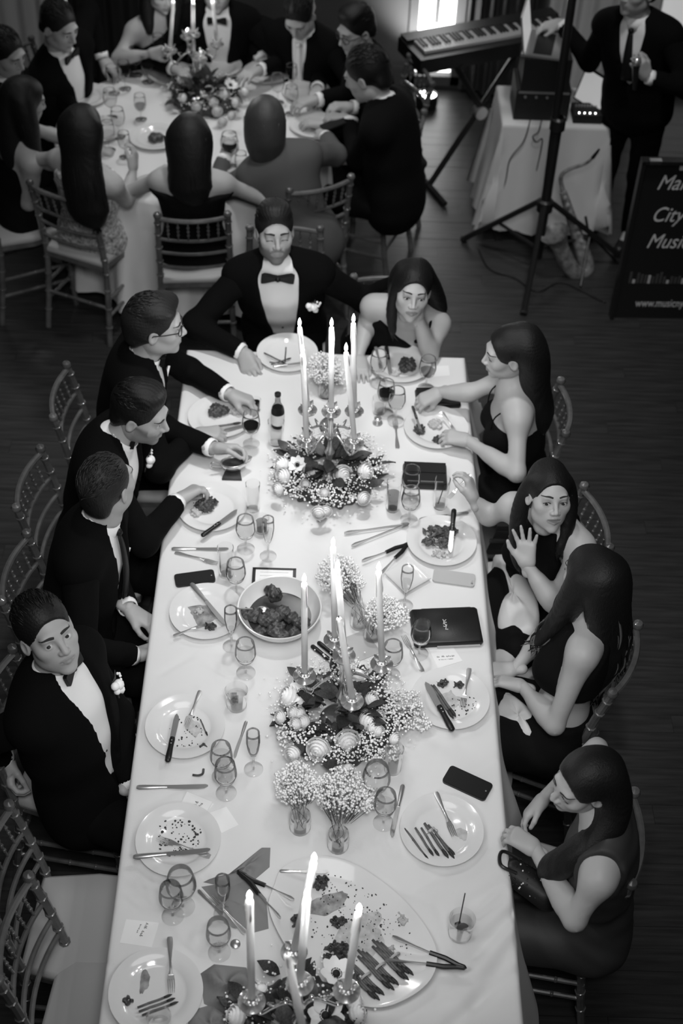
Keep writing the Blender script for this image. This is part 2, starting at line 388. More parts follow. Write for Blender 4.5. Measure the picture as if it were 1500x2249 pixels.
# ================================================================== chiavari chair
def make_chair():
    r = empty('chiavari_chair'); M_ = 'chair_wood'
    w0, wt = .175, .168; yb, yt = -.175, -.245        # half widths, back-leg seat/top depth
    def ringed(pts, rad, rings, nm):
        b = MB(); b.tube(pts, rad, M_, n=8)
        pts = np.asarray(pts); d = np.cumsum(np.r_[0, np.linalg.norm(np.diff(pts, axis=0), axis=1)])
        for t in rings:
            i = min(np.searchsorted(d, t*d[-1]), len(pts)-1); i = max(i, 1); u = (t*d[-1]-d[i-1])/(d[i]-d[i-1]); c = pts[i-1]+(pts[i]-pts[i-1])*u
            dr = unit(pts[i]-pts[i-1]); b.tube([c-dr*.006, c-dr*.003, c+dr*.003, c+dr*.006], [rad*.98, rad*1.25, rad*1.25, rad*.98], M_, n=8)
        return b.build(nm, r)
    for s in (-1, 1):
        ringed(bez([(s*.19, -.23, 0), (s*.18, -.19, .25), (s*w0, yb, .46), (s*.172, -.205, .70), (s*wt, yt, .90)], 6), .0155, [.12, .24, .36, .47, .57, .67, .77, .87, .95], 'leg')
        ringed([(s*.185, .19, 0), (s*.183, .185, .22), (s*.18, .175, .44)], .0155, [.25, .45, .65, .82], 'leg')
        MB().lathe([(.010, 0), (.019, .004), (.021, .013), (.016, .024), (0, .029)], M_, (s*wt, yt-.001, .893), 10).build('finial', r)
        for z in (.17, .27): ringed([(s*.184, -.20+.0*z, z), (s*.184, .185, z)], .009, [.25, .5, .75], 'stretcher')
    for z, y in ((.22, -.197), (.20, .186)): ringed([(-.183, y, z), (.183, y, z)], .009, [.3, .7], 'stretcher')
    def rail(z, y, w, bow, rad):
        b = MB(); b.tube([(w*t, y-bow*(1-t*t), z) for t in np.linspace(-1, 1, 13)], rad, M_, n=8); b.build('rail', r)
    rail(.885, yt+.003, wt, .035, .0125); rail(.755, -.218, .171, .032, .009); rail(.665, -.199, .173, .03, .009); rail(.575, -.187, .174, .028, .009)
    for k in range(6):
        t = -.72+1.44*k/5; x = t*.168; y0 = -.218-.032*(1-t*t); y1 = yt-.035*(1-t*t)
        b = MB(); b.tube([(x, y0, .757), (x, y1, .883)], .0048, M_, n=6)
        for q in (.3, .5, .7): b.ball((x, y0+(y1-y0)*q, .757+.126*q), .0085, M_, 6, 4)
        b.build('spindle', r)
    sq = [(-.165, -.185), (.165, -.185), (.195, .0), (.19, .17), (.16, .20), (-.16, .20), (-.19, .17), (-.195, .0)]
    MB().prism(sq, .435, .462, M_).build('seat_frame', r)
    b = MB(); P2 = [(x*s_, y*s_, z) for s_, z in ((.99, .463), (1.01, .475), (1.0, .492), (.93, .502), (.5, .507)) for x, y in sq]; n = len(sq)
    b.add(P2, [(i*n+j, i*n+(j+1) % n, (i+1)*n+(j+1) % n, (i+1)*n+j) for i in range(4) for j in range(n)]+[tuple(range(4*n, 5*n)), tuple(range(n))[::-1]], 'cushion'); b.build('cushion', r, angle=60)
    return r
chair0 = make_chair(); chair0_used = False
def chair(x, y, face, label, group=None):
    """face: world angle (radians) of the sitting direction"""
    global chair0_used
    o = chair0 if not chair0_used else copy_tree(chair0); chair0_used = True
    o.location = (x, y, 0); o.rotation_euler = (0, 0, face-pi/2)
    tag(o, label, 'chair', group or 'dark wooden ballroom chairs'); return o
def chair_by_tops(a, b, label):
    """a, b: photo positions of the two finials (left and right as seen when sitting)"""
    A, B = P(*a, .905), P(*b, .905); d = B-A; fwd = np.array([-d[1], d[0], 0]); fwd = unit(fwd); c = (A+B)/2+fwd*.246
    return chair(c[0], c[1], math.atan2(fwd[1], fwd[0]), label)

# ================================================================== long table and its cloth
YN = -4.35
tb = thing('banquet_table', 'long banquet table hidden under the white cloth', 'table', (0, YN/2, 0))
MB().box((0, 0, TZ-.052), (1.2, -YN-.02, .03), 'chair_wood').build('tabletop', tb, smooth=False)
for sx in (-1, 1):
    for yy in (-.46, -.02, .02, .46): MB().tube([(sx*.5, -yy*YN*.98, 0), (sx*.5, -yy*YN*.98, TZ-.068)], .02, 'steel', 8).build('leg', tb)
def cloth(name, label, cx, cy, hx, hy, drop, flare, res, creases=(), m='linen', corner=.03, wav=(17, 13), seed=1, top=TZ):
    rr = random.Random(seed); L = drop
    def axis(h):
        a = list(np.linspace(-h, h, max(2, int(2*h/res)))); e = [h+s for s in (.006, .014, .03, .06, .11, .17, .24, .31, .38, .45, .52, .60, .66) if s < L]
        return np.array([-t for t in e[::-1]]+a+e)
    X, Y = np.meshgrid(axis(hx), axis(hy), indexing='ij')
    ox = np.maximum(np.abs(X)-hx, 0); oy = np.maximum(np.abs(Y)-hy, 0); o = np.maximum(ox, oy)
    sx, sy = np.sign(X), np.sign(Y)
    fl = flare(sx, sy) if callable(flare) else flare
    ph = rr.random()*6
    wx = np.minimum(ox, oy*0+ox)
    d = np.maximum(o-.010, 0)
    wv = (np.sin(Y*wav[0]+ph+1.7*np.sin(Y*3.1))*.5+np.sin(Y*wav[0]*.43+2*ph)*.6)*(ox > 0)+(np.sin(X*wav[1]+ph)*.5+np.sin(X*wav[1]*.6+ph)*.5)*(ox <= 0)
    out = np.minimum(o, .012)+d*(fl+.07*wv*np.minimum(1, d/.25))
    cornr = np.minimum(ox, oy)
    x = sx*(np.minimum(np.abs(X), hx)+np.where(ox > 0, np.where(ox >= oy, out, out*cornr/np.maximum(o, 1e-6)), 0))
    y = sy*(np.minimum(np.abs(Y), hy)+np.where(oy > 0, np.where(oy >= ox, out, out*cornr/np.maximum(o, 1e-6)), 0))
    z = top-d*np.sqrt(np.maximum(0.2, 1-fl*fl))-np.where(o > 0, np.minimum(o, .012)*.35, 0)
    x = x+cx; y = y+cy
    for (a, b, depth, wd) in creases:
        a = np.array(a); b = np.array(b); ab = b-a; t = np.clip(((x-a[0])*ab[0]+(y-a[1])*ab[1])/(ab@ab), 0, 1)
        q = np.sqrt((x-a[0]-t*ab[0])**2+(y-a[1]-t*ab[1])**2); z = z-depth*np.exp(-(q/wd)**2)*(o < .02)
    n0, n1 = X.shape; V = np.stack([x, y, z], -1).reshape(-1, 3); I = np.arange(n0*n1).reshape(n0, n1)
    Q = np.stack([I[:-1, :-1], I[1:, :-1], I[1:, 1:], I[:-1, 1:]], -1).reshape(-1, 4)
    return tag(MB().add(V, Q, m).build(name, angle=None), label, 'tablecloth')
def seg(u0, v0, u1, v1, dp, w): return (P(u0, v0)[:2], P(u1, v1)[:2], dp, w)
cr = [seg(1125, 2000, 1010, 2120, .012, .022), seg(1118, 1930, 1030, 1985, .008, .018), seg(1135, 2060, 1045, 2200, .012, .025), seg(1136, 2130, 990, 2249, .012, .02), seg(1085, 1560, 1045, 1600, .006, .015), seg(1095, 1660, 1040, 1700, .006, .02), seg(900, 1960, 1010, 1900, .006, .02), seg(640, 1980, 700, 1890, .004, .015), seg(300, 1780, 420, 1720, .003, .010), seg(350, 1480, 420, 1440, .003, .012), seg(545, 1462, 645, 1535, .003, .006), seg(645, 1535, 700, 1590, .003, .006), seg(1000, 2100, 1110, 1965, .006, .02), seg(960, 1990, 760, 1905, .002, .006),
      seg(1000, 2100, 960, 1990, .003, .012), seg(1140, 1985, 1010, 2140, .007, .02), seg(1110, 2120, 960, 2190, .005, .02), seg(430, 1980, 250, 1990, .002, .006), seg(1060, 1490, 1085, 1470, .004, .01),
      seg(900, 1470, 860, 1520, .003, .006), seg(470, 1745, 380, 1700, .002, .006), seg(228, 2105, 262, 2140, .004, .006), seg(640, 1800, 560, 1880, .002, .005), seg(1075, 1410, 1088, 1330, .005, .02), seg(930, 1900, 1100, 1850, .004, .02), seg(660, 1190, 720, 1240, .002, .006)]
cloth('tablecloth', 'white linen cloth draped over the long foreground table', 0, YN/2, .607, -YN/2, .60, lambda sx, sy: np.where(sx > 0, .24, .03), .0105, cr)
# edge of the upper cloth layer falling over the near right corner
ov = MB(); 
ovp = [P(1139, 2078), P(1139, 2249)+np.array([0, -.25, 0]), P(985, 2249)+np.array([-.3, -.25, 0])]

CH = [((145, 806), (118, 912), 'chair behind the man in glasses, upper left side of the table'),
      ((87, 990), (38, 1110), 'chair behind the bearded man with the boutonniere, left side of the long table'),
      ((58, 1174), (4, 1317), 'chair behind the man whose face is turned away, left side of the long table'),
      ((21, 1440), (-40, 1580), 'chair behind the clean-shaven man at lower left, only one post showing'),
      ((22, 1775), (-60, 1915), 'empty chair behind the lower of the two empty white seats, partly out of frame at left'),
      ((64, 1925), (-55, 2110), 'empty chair with its back post at the lower left edge'),
      ((1242, 948), (1232, 840), 'chair behind the woman in profile with thin straps, upper right side of the table'),
      ((1336, 1197), (1285, 1073), 'chair behind the gesturing woman, right side of the table'),
      ((1345, 1523), (1401, 1372), 'chair behind the woman with long wavy hair seen from behind'),
      ((1387, 1940), (1393, 1742), 'chair under the woman holding a beaded bag, lower right')]
# ================================================================== people
A_np = np.array
def sstep(a, b, x): t = np.clip((x-a)/(b-a), 0, 1); return t*t*(3-2*t)
HEADS = {}
def head_template(sex, lid, mouth, res, beard):
    key = (sex, lid, mouth, res, beard)
    if key in HEADS: return HEADS[key]
    w = sex == 'w'; F = Field()
    F.ell((0, -.015, .036), (.075, .095, .083), .02)
    F.ell((0, .032, -.022), (.060 if w else .063, .060, .085), .03)
    F.ell((0, .026, -.070), (.046 if w else .054, .052, .042), .03)
    F.ell((0, .070, -.103), (.017 if w else .023, .017, .015), .025)
    for s in (-1, 1):
        F.ell((s*.043, .052, -.018), (.023, .026, .022), .025)
        F.ell((s*.045, .000, -.062), (.016 if w else .02, .03, .025), .03)
    F.cap((-.034, .079, .026), (.034, .079, .026), .011 if w else .015, k=.02)
    F.ell((0, .066, -.056), (.030, .027, .028), .02)
    for s in (-1, 1): F.ell((s*.0325, .1015, .0035), (.019, .017, .0125), .012, sub=True)
    # nose
    F.cap((0, .088, .014), (0, .108 if w else .110, -.027), .0065 if w else .008, .0092 if w else .0112, k=.012)
    for s in (-1, 1): F.ell((s*.0115, .098, -.032), (.0085, .011, .0075), .008)
    for s in (-1, 1): F.ell((s*.0065, .104, -.0395), (.0032, .0045, .003), .002, sub=True)
    # eyelids around the eyeball
    for s in (-1, 1):
        F.ell((s*.032, .0765, .0035), .0145, .006)
        if lid == 'down': F.ell((s*.032, .093, -.0035), (.0125, .012, .0032), .002, sub=True)
        else: F.ell((s*.032, .093, .0028), (.0138, .012, .0062), .003, sub=True)
    # lips
    lw = .023 if w else .025; z0 = -.0625
    up, lo = (.0062, .0074) if w else (.0046, .0058)
    gap = .006 if mouth == 'open' else .0022
    F.cap((-lw, .080, z0), (-.005, .0925, z0+up*.75), up*.55, up, k=.006); F.cap((lw, .080, z0), (.005, .0925, z0+up*.75), up*.55, up, k=.006)
    F.cap((-lw*.85, .080, z0-.003), (0, .0905, z0-lo*1.1), lo*.5, lo, k=.006); F.cap((lw*.85, .080, z0-.003), (0, .0905, z0-lo*1.1), lo*.5, lo, k=.006)
    F.cap((-lw, .089, z0-.0012), (lw, .089, z0-.0012), gap*.6, k=.003, sub=True); F.cap((-lw*.6, .098, z0-.0015), (lw*.6, .098, z0-.0015), gap, k=.003, sub=True)
    # ears
    for s in (-1, 1):
        R = rotz(s*.35) @ rotx(-.2)
        F.ell((s*.078, -.006, -.004), (.008, .019, .031), .008, R=R); F.ell((s*.085, -.002, -.003), (.006, .011, .019), .004, R=R, sub=True)
    F.cap((0, -.022, -.05), (0, -.030, -.12), .050 if not w else .044, k=.03)
    V, Q = F.mesh(res); V = relax(V, Q, 1, .4)
    x, y, z = V.T
    lips = np.clip(1.25-np.sqrt((x/.026)**2+((z+.0645)/.0115)**2), 0, 1)*(y > .074); lips = sstep(0, .35, lips)
    tone = 1-lips*(.45 if w else .28)
    if w:
        for s in (-1, 1):
            e = np.sqrt(((x-s*.032)/.019)**2+((z-.006)/.012)**2); tone *= 1-.30*(1-sstep(.6, 1.3, e))*(y > .05)
    if beard:
        jaw = sstep(-.030, -.055, z+.35*np.maximum(0, .03-y)*0)*sstep(-.02, .01, y)
        side = sstep(.04, .052, np.abs(x))*sstep(.0, -.02, z)*sstep(-.005, .012, y)*(y < .06)
        mous = (1-sstep(.7, 1.1, np.sqrt((x/.034)**2+((z+.050)/.0085)**2)))*(y > .06)
        b = np.clip(np.maximum(np.maximum(jaw*(z < -.052), jaw*sstep(.025, .035, np.abs(x))), np.maximum(side, mous)), 0, 1)*(1-lips)
        b *= .85+.15*np.sin(x*900)*np.sin(z*900+y*700)
        tone *= 1-beard*b
    HEADS[key] = (V, Q, tone); return HEADS[key]
def face_y(V, x, z):
    m = V[:, 1] > .02; W_ = V[m]; d = (W_[:, 0]-x)**2+(W_[:, 2]-z)**2; i = np.argsort(d)[:4]; return W_[i, 1].mean()

def hand_mesh(wr, d, n, right, curl=.6, spread=.12, sc=1.0, res=.0042, thumb=.5, curls=None):
    """wr wrist, d finger direction, n palm normal; returns verts, quads"""
    d = unit(d); n = unit(n-d*np.dot(n, d)); th = np.cross(d, n)*(1 if right else -1)
    F = Field(); L = [.070, .078, .073, .058]; off = [.029, .010, -.010, -.028]; kn = [.088, .092, .088, .080]; tips = []
    F.cap(wr-d*.03*sc, wr+d*.012*sc, .024*sc, .024*sc, k=.02, lat=n, sx=.78)
    for i in range(4):
        K = wr+(d*kn[i]+th*off[i])*sc; F.cap(wr+(d*.015+th*off[i]*.55)*sc, K, .0155*sc, .0118*sc, k=.02)
        c = curl if curls is None else curls[i]; dd = unit(d+th*off[i]/.03*spread); p = K; a = 0
        for j, (fr, bw) in enumerate(((.45, .75), (.31, 1.0), (.24, .7))):
            a += c*bw; v = dd*cos(a)+n*sin(a); q = p+v*L[i]*fr*sc
            F.cap(p, q, (.0098-.0011*j)*sc, (.0090-.0011*j)*sc, k=.003); p = q
        tips.append((p, v))
    b0 = wr+(d*.022+th*.020+n*.006)*sc; b1 = wr+(d*(.056)+th*(.052-.014*thumb)+n*(.004+.03*thumb))*sc
    b2 = b1+unit(d*.75+th*(.45-.75*thumb)+n*(.15+.45*thumb))*.032*sc; b3 = b2+unit(d*.85+th*(.2-.9*thumb)+n*(.1+.5*thumb))*.026*sc
    F.cap(b0, b1, .0165*sc, .012*sc, k=.018); F.cap(b1, b2, .0115*sc, .0098*sc, k=.004); F.cap(b2, b3, .0098*sc, .0082*sc, k=.004)
    V, Q = F.mesh(res); return relax(V, Q, 1, .35), Q, tips, b3

def ik(a, w, l1, l2, pole):
    d = w-a; L = np.linalg.norm(d); L = min(L, (l1+l2)*.995); u = unit(d); c = (l1*l1+L*L-l2*l2)/(2*L); h = math.sqrt(max(l1*l1-c*c, 0))
    p = unit(np.asarray(pole, float)-u*np.dot(pole, u)); return a+u*c+p*h

def torso(F, J, o, w, shoulders=True, k=.06, bust=True, top=1.0, hips=True):
    bust = bust and not J.get('flat')
    pv, N, t, r, f, L = J['pelvis'], J['N'], J['t'], J['r'], J['f'], J['L']; s = J['s']
    wd = (.92 if w else 1.0)*s*J.get('fat', 1.0)
    if hips: F.cap(pv-t*.02, pv+t*.09, .108*wd*(1.06 if w else 1)+o, .100*wd+o, k, r, 1.42 if w else 1.36)
    F.cap(pv+t*.10, pv+t*(L*.50), .098*wd*(.92 if w else 1.04)+o, .100*wd*(.90 if w else 1.06)+o, k, r, 1.30 if w else 1.36)
    F.cap(pv+t*(L*.52), pv+t*(L-.15*s), .104*wd+o, .106*wd+o, k, r, 1.36 if w else 1.46)
    if shoulders:
        sw = J['sw']; F.cap(J['S'][0]+r*.035+f*-.005, J['S'][1]-r*.035-f*.005, .058*wd+o, .058*wd+o, k, t, 1.0)
        for i in (0, 1):
            F.cap(N+t*.015, J['S'][i]-t*.002, .042*s+o, .048*s+o, .05)
        F.cap(N-t*.06-f*.015, N-t*.14, .09*wd+o, .10*wd+o, k, r, 1.35)
    if w and bust:
        for q in (-1, 1): F.ell(pv+t*(L-.20*s)+f*.082*s+r*q*.072*s, .058*s+o, .05)

def person(label, head, look, pelvis, face, sex='m', up=(0, 0, 1), N=None, hands=None, s=1.0, hs=1.0, outfit='tux', hair='short', hairmat='hair', lid='open', mouth='shut',
           beard=0, res=.011, hres=.0026, skin=None, legs=True, kneedir=None, roll=0.0, extra=None, fat=1.0, gaze=(0, 0), stand=False, hvar=None, brow=True, sw=None, knees=None, twist=0.0, flat=False):
    w = sex == 'w'; skin = skin or ('skin' if w else 'skin_m')
    H = np.asarray(head, float); pv = np.asarray(pelvis, float); fw = np.array([cos(face), sin(face), 0.0])
    R = frame(look, np.asarray(up, float)); hs = hs*(.955 if w else 1.0)
    if N is None: N = H-np.array([0, 0, .172*s])-fw*.035
    N = np.asarray(N, float)
    t = unit(N-pv); L = np.linalg.norm(N-pv); f = unit(fw-t*np.dot(fw, t)); r = np.cross(f, t)
    r = r*cos(roll)+t*sin(roll); SW = sw or (.158 if w else .182)*s
    ft = f*cos(twist)+r*sin(twist); rt = r*cos(twist)-f*sin(twist)
    J = dict(pelvis=pv, N=N, t=t, r=r, f=f, L=L, s=s, sw=SW, fat=fat, flat=flat)
    J['S'] = [N-t*.055*s-rt*SW, N-t*.055*s+rt*SW]      # left (0), right (1)
    root = bpy.data.objects.new('person', None)
    B = MB()
    # --- head
    V, Q, tone = head_template(sex, lid, mouth, hres, beard); hv = np.array(hvar if hvar else (1, 1, 1))*hs
    def hl(p): return (np.asarray(p, float)*hv) @ R.T + H
    B.add(hl(V), Q, skin, tone)
    # --- body
    F = Field(); oo = -.004 if w else -.012
    torso(F, J, oo, w)
    F.cap(hl((0, -.020, -.07)), N-t*.01, (.047 if w else .056)*s, (.052 if w else .062)*s, .035)
    al = (.275*s, .245*s) if w else (.295*s, .265*s); ar = (.040, .034, .0235) if w else (.046, .040, .029)
    ARM = []
    for i in (0, 1):
        h = (hands or {}).get('LR'[i])
        if h is None: ARM.append(None); continue
        wr = np.asarray(h['w'], float); Sx = J['S'][i]
        d = wr-Sx; Lm = sum(al)*1.03
        if np.linalg.norm(d) > Lm: wr = Sx+unit(d)*Lm
        E = np.asarray(h['e'], float) if 'e' in h else ik(Sx, wr, al[0], al[1], h.get('pole', -t*.6+rt*(1 if i else -1)))
        F.cap(Sx, E, ar[0]*s, ar[1]*s, .04); F.cap(E, wr, ar[1]*s, ar[2]*s, .025, None)
        F.cap(E*.75+wr*.25, E*.45+wr*.55, (ar[1]+.003)*s, ar[2]*1.15*s, .03)
        ARM.append((Sx, E, wr, h))
    KN = []
    if legs:
        kd = np.array([cos(kneedir), sin(kneedir), 0]) if kneedir is not None else fw; kr = np.cross(kd, [0, 0, 1.0])
        for i, q in ((0, -1), (1, 1)):
            hp = pv+kr*q*.088*s-np.array([0, 0, .01])
            if stand: kn = hp+np.array([0, 0, -.43*s])+kd*.02+kr*q*.02; an = np.array([kn[0]-kd[0]*.03, kn[1]-kd[1]*.03, .09])
            else:
                kn = pv+kd*.43*s+kr*q*.11*s; kn[2] = .52*s if knees is None else knees; an = kn+kd*-.02; an[2] = .09
            F.cap(hp, kn, (.080 if w else .078)*s, .055*s, .05); F.cap(kn, an, .053*s, .036*s, .03); F.cap(an, an+kd*.13-np.array([0, 0, .05]), .036*s, .03*s, .03)
            KN.append((hp, kn, an, kd))
    V, Q = F.mesh(res if w else max(res, .014)); B.add(relax(V, Q, 1, .5), Q, skin, np.ones(len(V)))
    nails = MB(); hasn = False
    for i in (0, 1):
        if ARM[i] is None: continue
        Sx, E, wr, h = ARM[i]
        if h.get('hide'): continue
        V, Q, tips, tb = hand_mesh(wr, np.asarray(h.get('d', unit(wr-E)), float), np.asarray(h.get('n', (0, 0, -1)), float), i == 1, h.get('curl', .6), h.get('spread', .12), (.90 if w else 1.02)*s, h.get('res', .0042), h.get('thumb', .5), h.get('curls'))
        B.add(V, Q, skin, np.ones(len(V)))
    me = B.mesh('person', angle=None); bpy.data.objects.remove(root); root = bpy.data.objects.new('person', me); COL.objects.link(root); tag(root, label, 'person')
    # --- eyes, brows
    for q in (-1, 1):
        e = MB(); c = np.array((q*.032, .0765, .0035)); n_ = 16
        g = unit((gaze[0], 1.0, gaze[1])); Rg = frame(g, (0, 0, 1))
        prof = [(sin(a)*.0131, cos(a)*.0131) for a in np.linspace(0, pi*.62, 12)]
        k = 4
        for m_, a, b in (('iris', 0, k), ('eye_white', k-1, 12)):
            p = prof[a:b]; vv = []; 
            for rr_, hh in p: vv += [c+Rg @ np.array((rr_*cos(2*pi*j/n_), hh, rr_*sin(2*pi*j/n_))) for j in range(n_)]
            e.add(hl(vv), [(x*n_+j, x*n_+(j+1) % n_, (x+1)*n_+(j+1) % n_, (x+1)*n_+j) for x in range(len(p)-1) for j in range(n_)], m_)
        e.build('eye', root, angle=None)
        if brow:
            TV = V_ = head_template(sex, lid, mouth, hres, beard)[0]; b = MB()
            xs = np.linspace(.012, .052, 9); zz = .0245+.006*np.sin(np.linspace(.2, 2.6, 9))+(.002 if w else 0)
            pts = [(q*x, face_y(TV, q*x, z)+.0005, z) for x, z in zip(xs, zz)]
            b.tube(hl(pts), np.array([.0030, .0036, .0038, .0037, .0034, .003, .0025, .002, .001])*(1.0 if w else 1.25)*hs, 'brow', 6, flat=(R[:, 1], .55))
            if w or lid == 'down':
                xs = np.linspace(-.0135, .0145, 9); pts = []
                for x in xs:
                    z = (.0085 if lid != 'down' else -.0012)-.0045*(x/.0145)**2 if lid != 'down' else -.001-.003*(x/.0145)**2
                    pts.append((q*(.032+x), face_y(TV, q*(.032+x), z)+.0014, z))
                b.tube(hl(pts), .0016*hs, 'brow', 5)
            b.build('eyebrow', root, angle=None)
    J.update(R=R, H=H, hl=hl, hs=hs, root=root, ARM=ARM, KN=KN, w=w, fw=fw, rt=rt, ft=ft)
    make_hair(J, hair, hairmat, hres)
    dress_up(J, outfit, res)
    if extra: extra(J)
    return J

def hair_warp(J, amp=.0010):
    R, H = J['R'], J['H']
    def fn(p):
        q = (p-H) @ R; a = np.arctan2(q[:, 0], q[:, 2]-.02); return amp*np.sin(a*46+2*np.sin(q[:, 1]*60))*np.clip(1.3-np.abs(q[:, 1])*4, 0, 1)
    return fn
def make_hair(J, style, m, hres):
    R, H, hl, hs = J['R'], J['H'], J['hl'], J['hs']; res = .006 if hres < .004 else .009
    F = Field(); st = style if isinstance(style, dict) else {'kind': style}; kind = st['kind']
    def E(c, r, k=.012, sub=False, rot=None): F.ell(hl(c), np.asarray(r)*hs, k, R if rot is None else R @ rot, sub)
    b = MB()
    if kind in ('short', 'crop', 'quiff', 'flop'):
        top = {'short': .016, 'crop': .016, 'quiff': .020, 'flop': .020}[kind]
        E((0, -.018, .043), (.083, .103, .083+top))
        if kind == 'quiff': E((0, .036, .106), (.060, .042, .028), .03); E((.0, .005, .118), (.06, .06, .022), .03)
        if kind == 'flop': E((-.03, .035, .098), (.055, .055, .03), .03); E((.045, .02, .088), (.04, .06, .03), .03); E((.0, -.05, .02), (.088, .085, .085), .02); E((0, -.085, -.035), (.065, .038, .045), .03)
        else: E((0, -.078, -.03), (.062, .034, .05), .03)
        E((0, .125, -.027), (.125, .087, .119), .006, True)
        E((0, .060, -.115), (.13, .112, .080), .010, True)
        for s in (-1, 1): E((s*.088, -.004, -.010), (.022, .026, .030), .006, True)
        if kind == 'flop': F.half(hl((0, 0, -.085)), R @ np.array([0, .3, -1.0]))
        else: F.half(hl((0, 0, -.072)), R @ np.array([0, .3, -1.0]))
        V, Q = F.mesh(res*.8, hair_warp(J)); b.add(V, Q, m)
        # combed locks over the crown
        rr = random.Random(int(abs(H[0]*1000)+abs(H[1]*977)))
        for k in range(230):
            a = rr.uniform(-1.25, 1.25); y0 = rr.uniform(-.105, .060); hd = rr.uniform(-.5, .5)+(0 if kind != 'quiff' else .0); sg = 1 if kind == 'quiff' else -1; pts = []; lift = rr.uniform(.0, .006)
            if y0 > .035 and abs(a) > .75: continue
            for t_ in np.linspace(0, 1, 4):
                y = min(.064, y0+.030*t_*sg*cos(hd)); an = a+.30*t_*sin(hd); zt = .083+top; q = max(0, 1-((y+.018)/.103)**2)
                pts.append((sin(an)*.083*math.sqrt(q), y, .043+cos(an)*zt*math.sqrt(q)+lift*t_))
            b.tube(hl(pts), np.array([.0012, .0034, .0030, .0008])*hs, m, 4)
    else:
        vol = st.get('vol', .012)-.003
        E((0, -.018, .040), (.080+vol, .100+vol, .083+vol*1.2))
        if not st.get('noface'): E((0, .128, -.030), (.108, .093, .127), .008, True)
        E((0, .085, -.13), (.13, .10, .10), .012, True)
        if st.get('ear'):
            for s in st['ear']: E((s*.092, .006, -.012), (.026, .028, .036), .006, True); E((s*.088, .03, -.06), (.03, .05, .05), .01, True)
        if st.get('part') is not None:
            px_ = st['part']; F.cap(hl((px_, .09, .105)), hl((px_*.6, -.02, .142)), .0035*hs, .0035*hs, .006, sub=True)
        for fall in st.get('falls', ()):
            pts = np.array([np.asarray(p, float) for p in fall['pts']]); rd = fall['r']; pts = bez(pts, 4); k_ = len(pts)
            rr_ = np.interp(np.linspace(0, 1, k_), np.linspace(0, 1, len(rd)), rd)
            lat = fall.get('lat'); sx = fall.get('sx', 1.0)
            for i in range(k_-1): F.cap(pts[i], pts[i+1], rr_[i], rr_[i+1], .03, lat, sx)
        V, Q = F.mesh(res, hair_warp(J, .0008)); b.add(V, Q, m)
        rr = random.Random(int(abs(H[0]*1000)+abs(H[1]*977)))
        for fall in st.get('falls', ()):
            pts = bez([np.asarray(p, float) for p in fall['pts']], 5); k_ = len(pts); rd = np.interp(np.linspace(0, 1, k_), np.linspace(0, 1, len(fall['r'])), fall['r'])
            lat = unit(fall['lat']) if fall.get('lat') is not None else None; sx = fall.get('sx', 1.0)
            tdir = unit(pts[-1]-pts[0]); e1 = lat if lat is not None else unit(np.cross(tdir, (0.3, 1, .2))); e1 = unit(e1-tdir*np.dot(e1, tdir)); e2 = np.cross(tdir, e1)
            for q in range(fall.get('n', 34)):
                a = rr.uniform(0, 2*pi); ph = rr.uniform(0, 6); wv = fall.get('wave', .006); i0 = rr.randint(0, max(0, k_//3)); ext = rr.uniform(0, fall.get('ext', .03))
                pp = []; rr_off = rr.uniform(.96, 1.12)
                for i in range(i0, k_):
                    ww = wv*(i/k_)*sin(i*.55+ph); pp.append(pts[i]+(e1*cos(a)*sx+e2*sin(a))*rd[i]*rr_off+e1*ww+e2*ww*.6)
                pp.append(pp[-1]+unit(pp[-1]-pp[-2])*ext+(e1*rr.uniform(-1, 1)+e2*rr.uniform(-1, 1))*.012)
                b.tube(pp, np.r_[.003, np.full(len(pp)-2, rr.uniform(.003, .006)*fall.get('tk', 1)), .001], m if rr.random() > st.get('mix', 0) else st.get('mix_m', m), 4)
        # brushed locks on the crown
        for k in range(0):
            sgn = rr.choice((-1, 1)); y = rr.uniform(-.10, .02); px_ = st.get('part') or 0.0; pts = []
            for an in np.linspace(.02, 1.5, 6):
                q = math.sqrt(max(0, 1-((y-.02*an+.018)/(.100+vol+.002))**2)); x = px_*(1-an/1.5)+sgn*sin(an)*(.081+vol)*q; pts.append((x, y-.02*an, .040+cos(an)*(.084+vol*1.2)*q))
            b.tube(hl(A_np(pts)*.992), np.array([.0006, .0014, .0018, .0018, .0014, .0006])*hs, m, 4)
    b.build('hair', J['root'], angle=None)

# ------------------------------------------------------------------ clothes
def band(b, c, ax, lat, r0, r1, h, m, n=20, sx=1.0, tilt=0):
    """short tapered ring of cloth around an axis"""
    ax = unit(ax); lat = unit(lat-ax*np.dot(lat, ax)); o = np.cross(ax, lat); v = []
    prof = [(r0, 0), (r1, h), (r1-.004, h), (r0-.006, 0)]
    for (rr, z) in prof: v += [c+ax*(z+tilt*sin(2*pi*j/n))+(lat*cos(2*pi*j/n)*sx+o*sin(2*pi*j/n))*rr for j in range(n)]
    k = len(prof); b.add(v, [(i*n+j, i*n+(j+1) % n, ((i+1) % k)*n+(j+1) % n, ((i+1) % k)*n+j) for i in range(k) for j in range(n)], m)
def wrinkle_t(p): return .0010*np.sin(p[:, 0]*23+3*np.sin(p[:, 2]*15))*np.sin(p[:, 2]*19+2*np.sin(p[:, 1]*11+p[:, 0]*7))
def wrinkle(p): return .0026*np.sin(p[:, 0]*37+3*np.sin(p[:, 2]*21))*np.sin(p[:, 2]*33+2*np.sin(p[:, 1]*17+p[:, 0]*9))
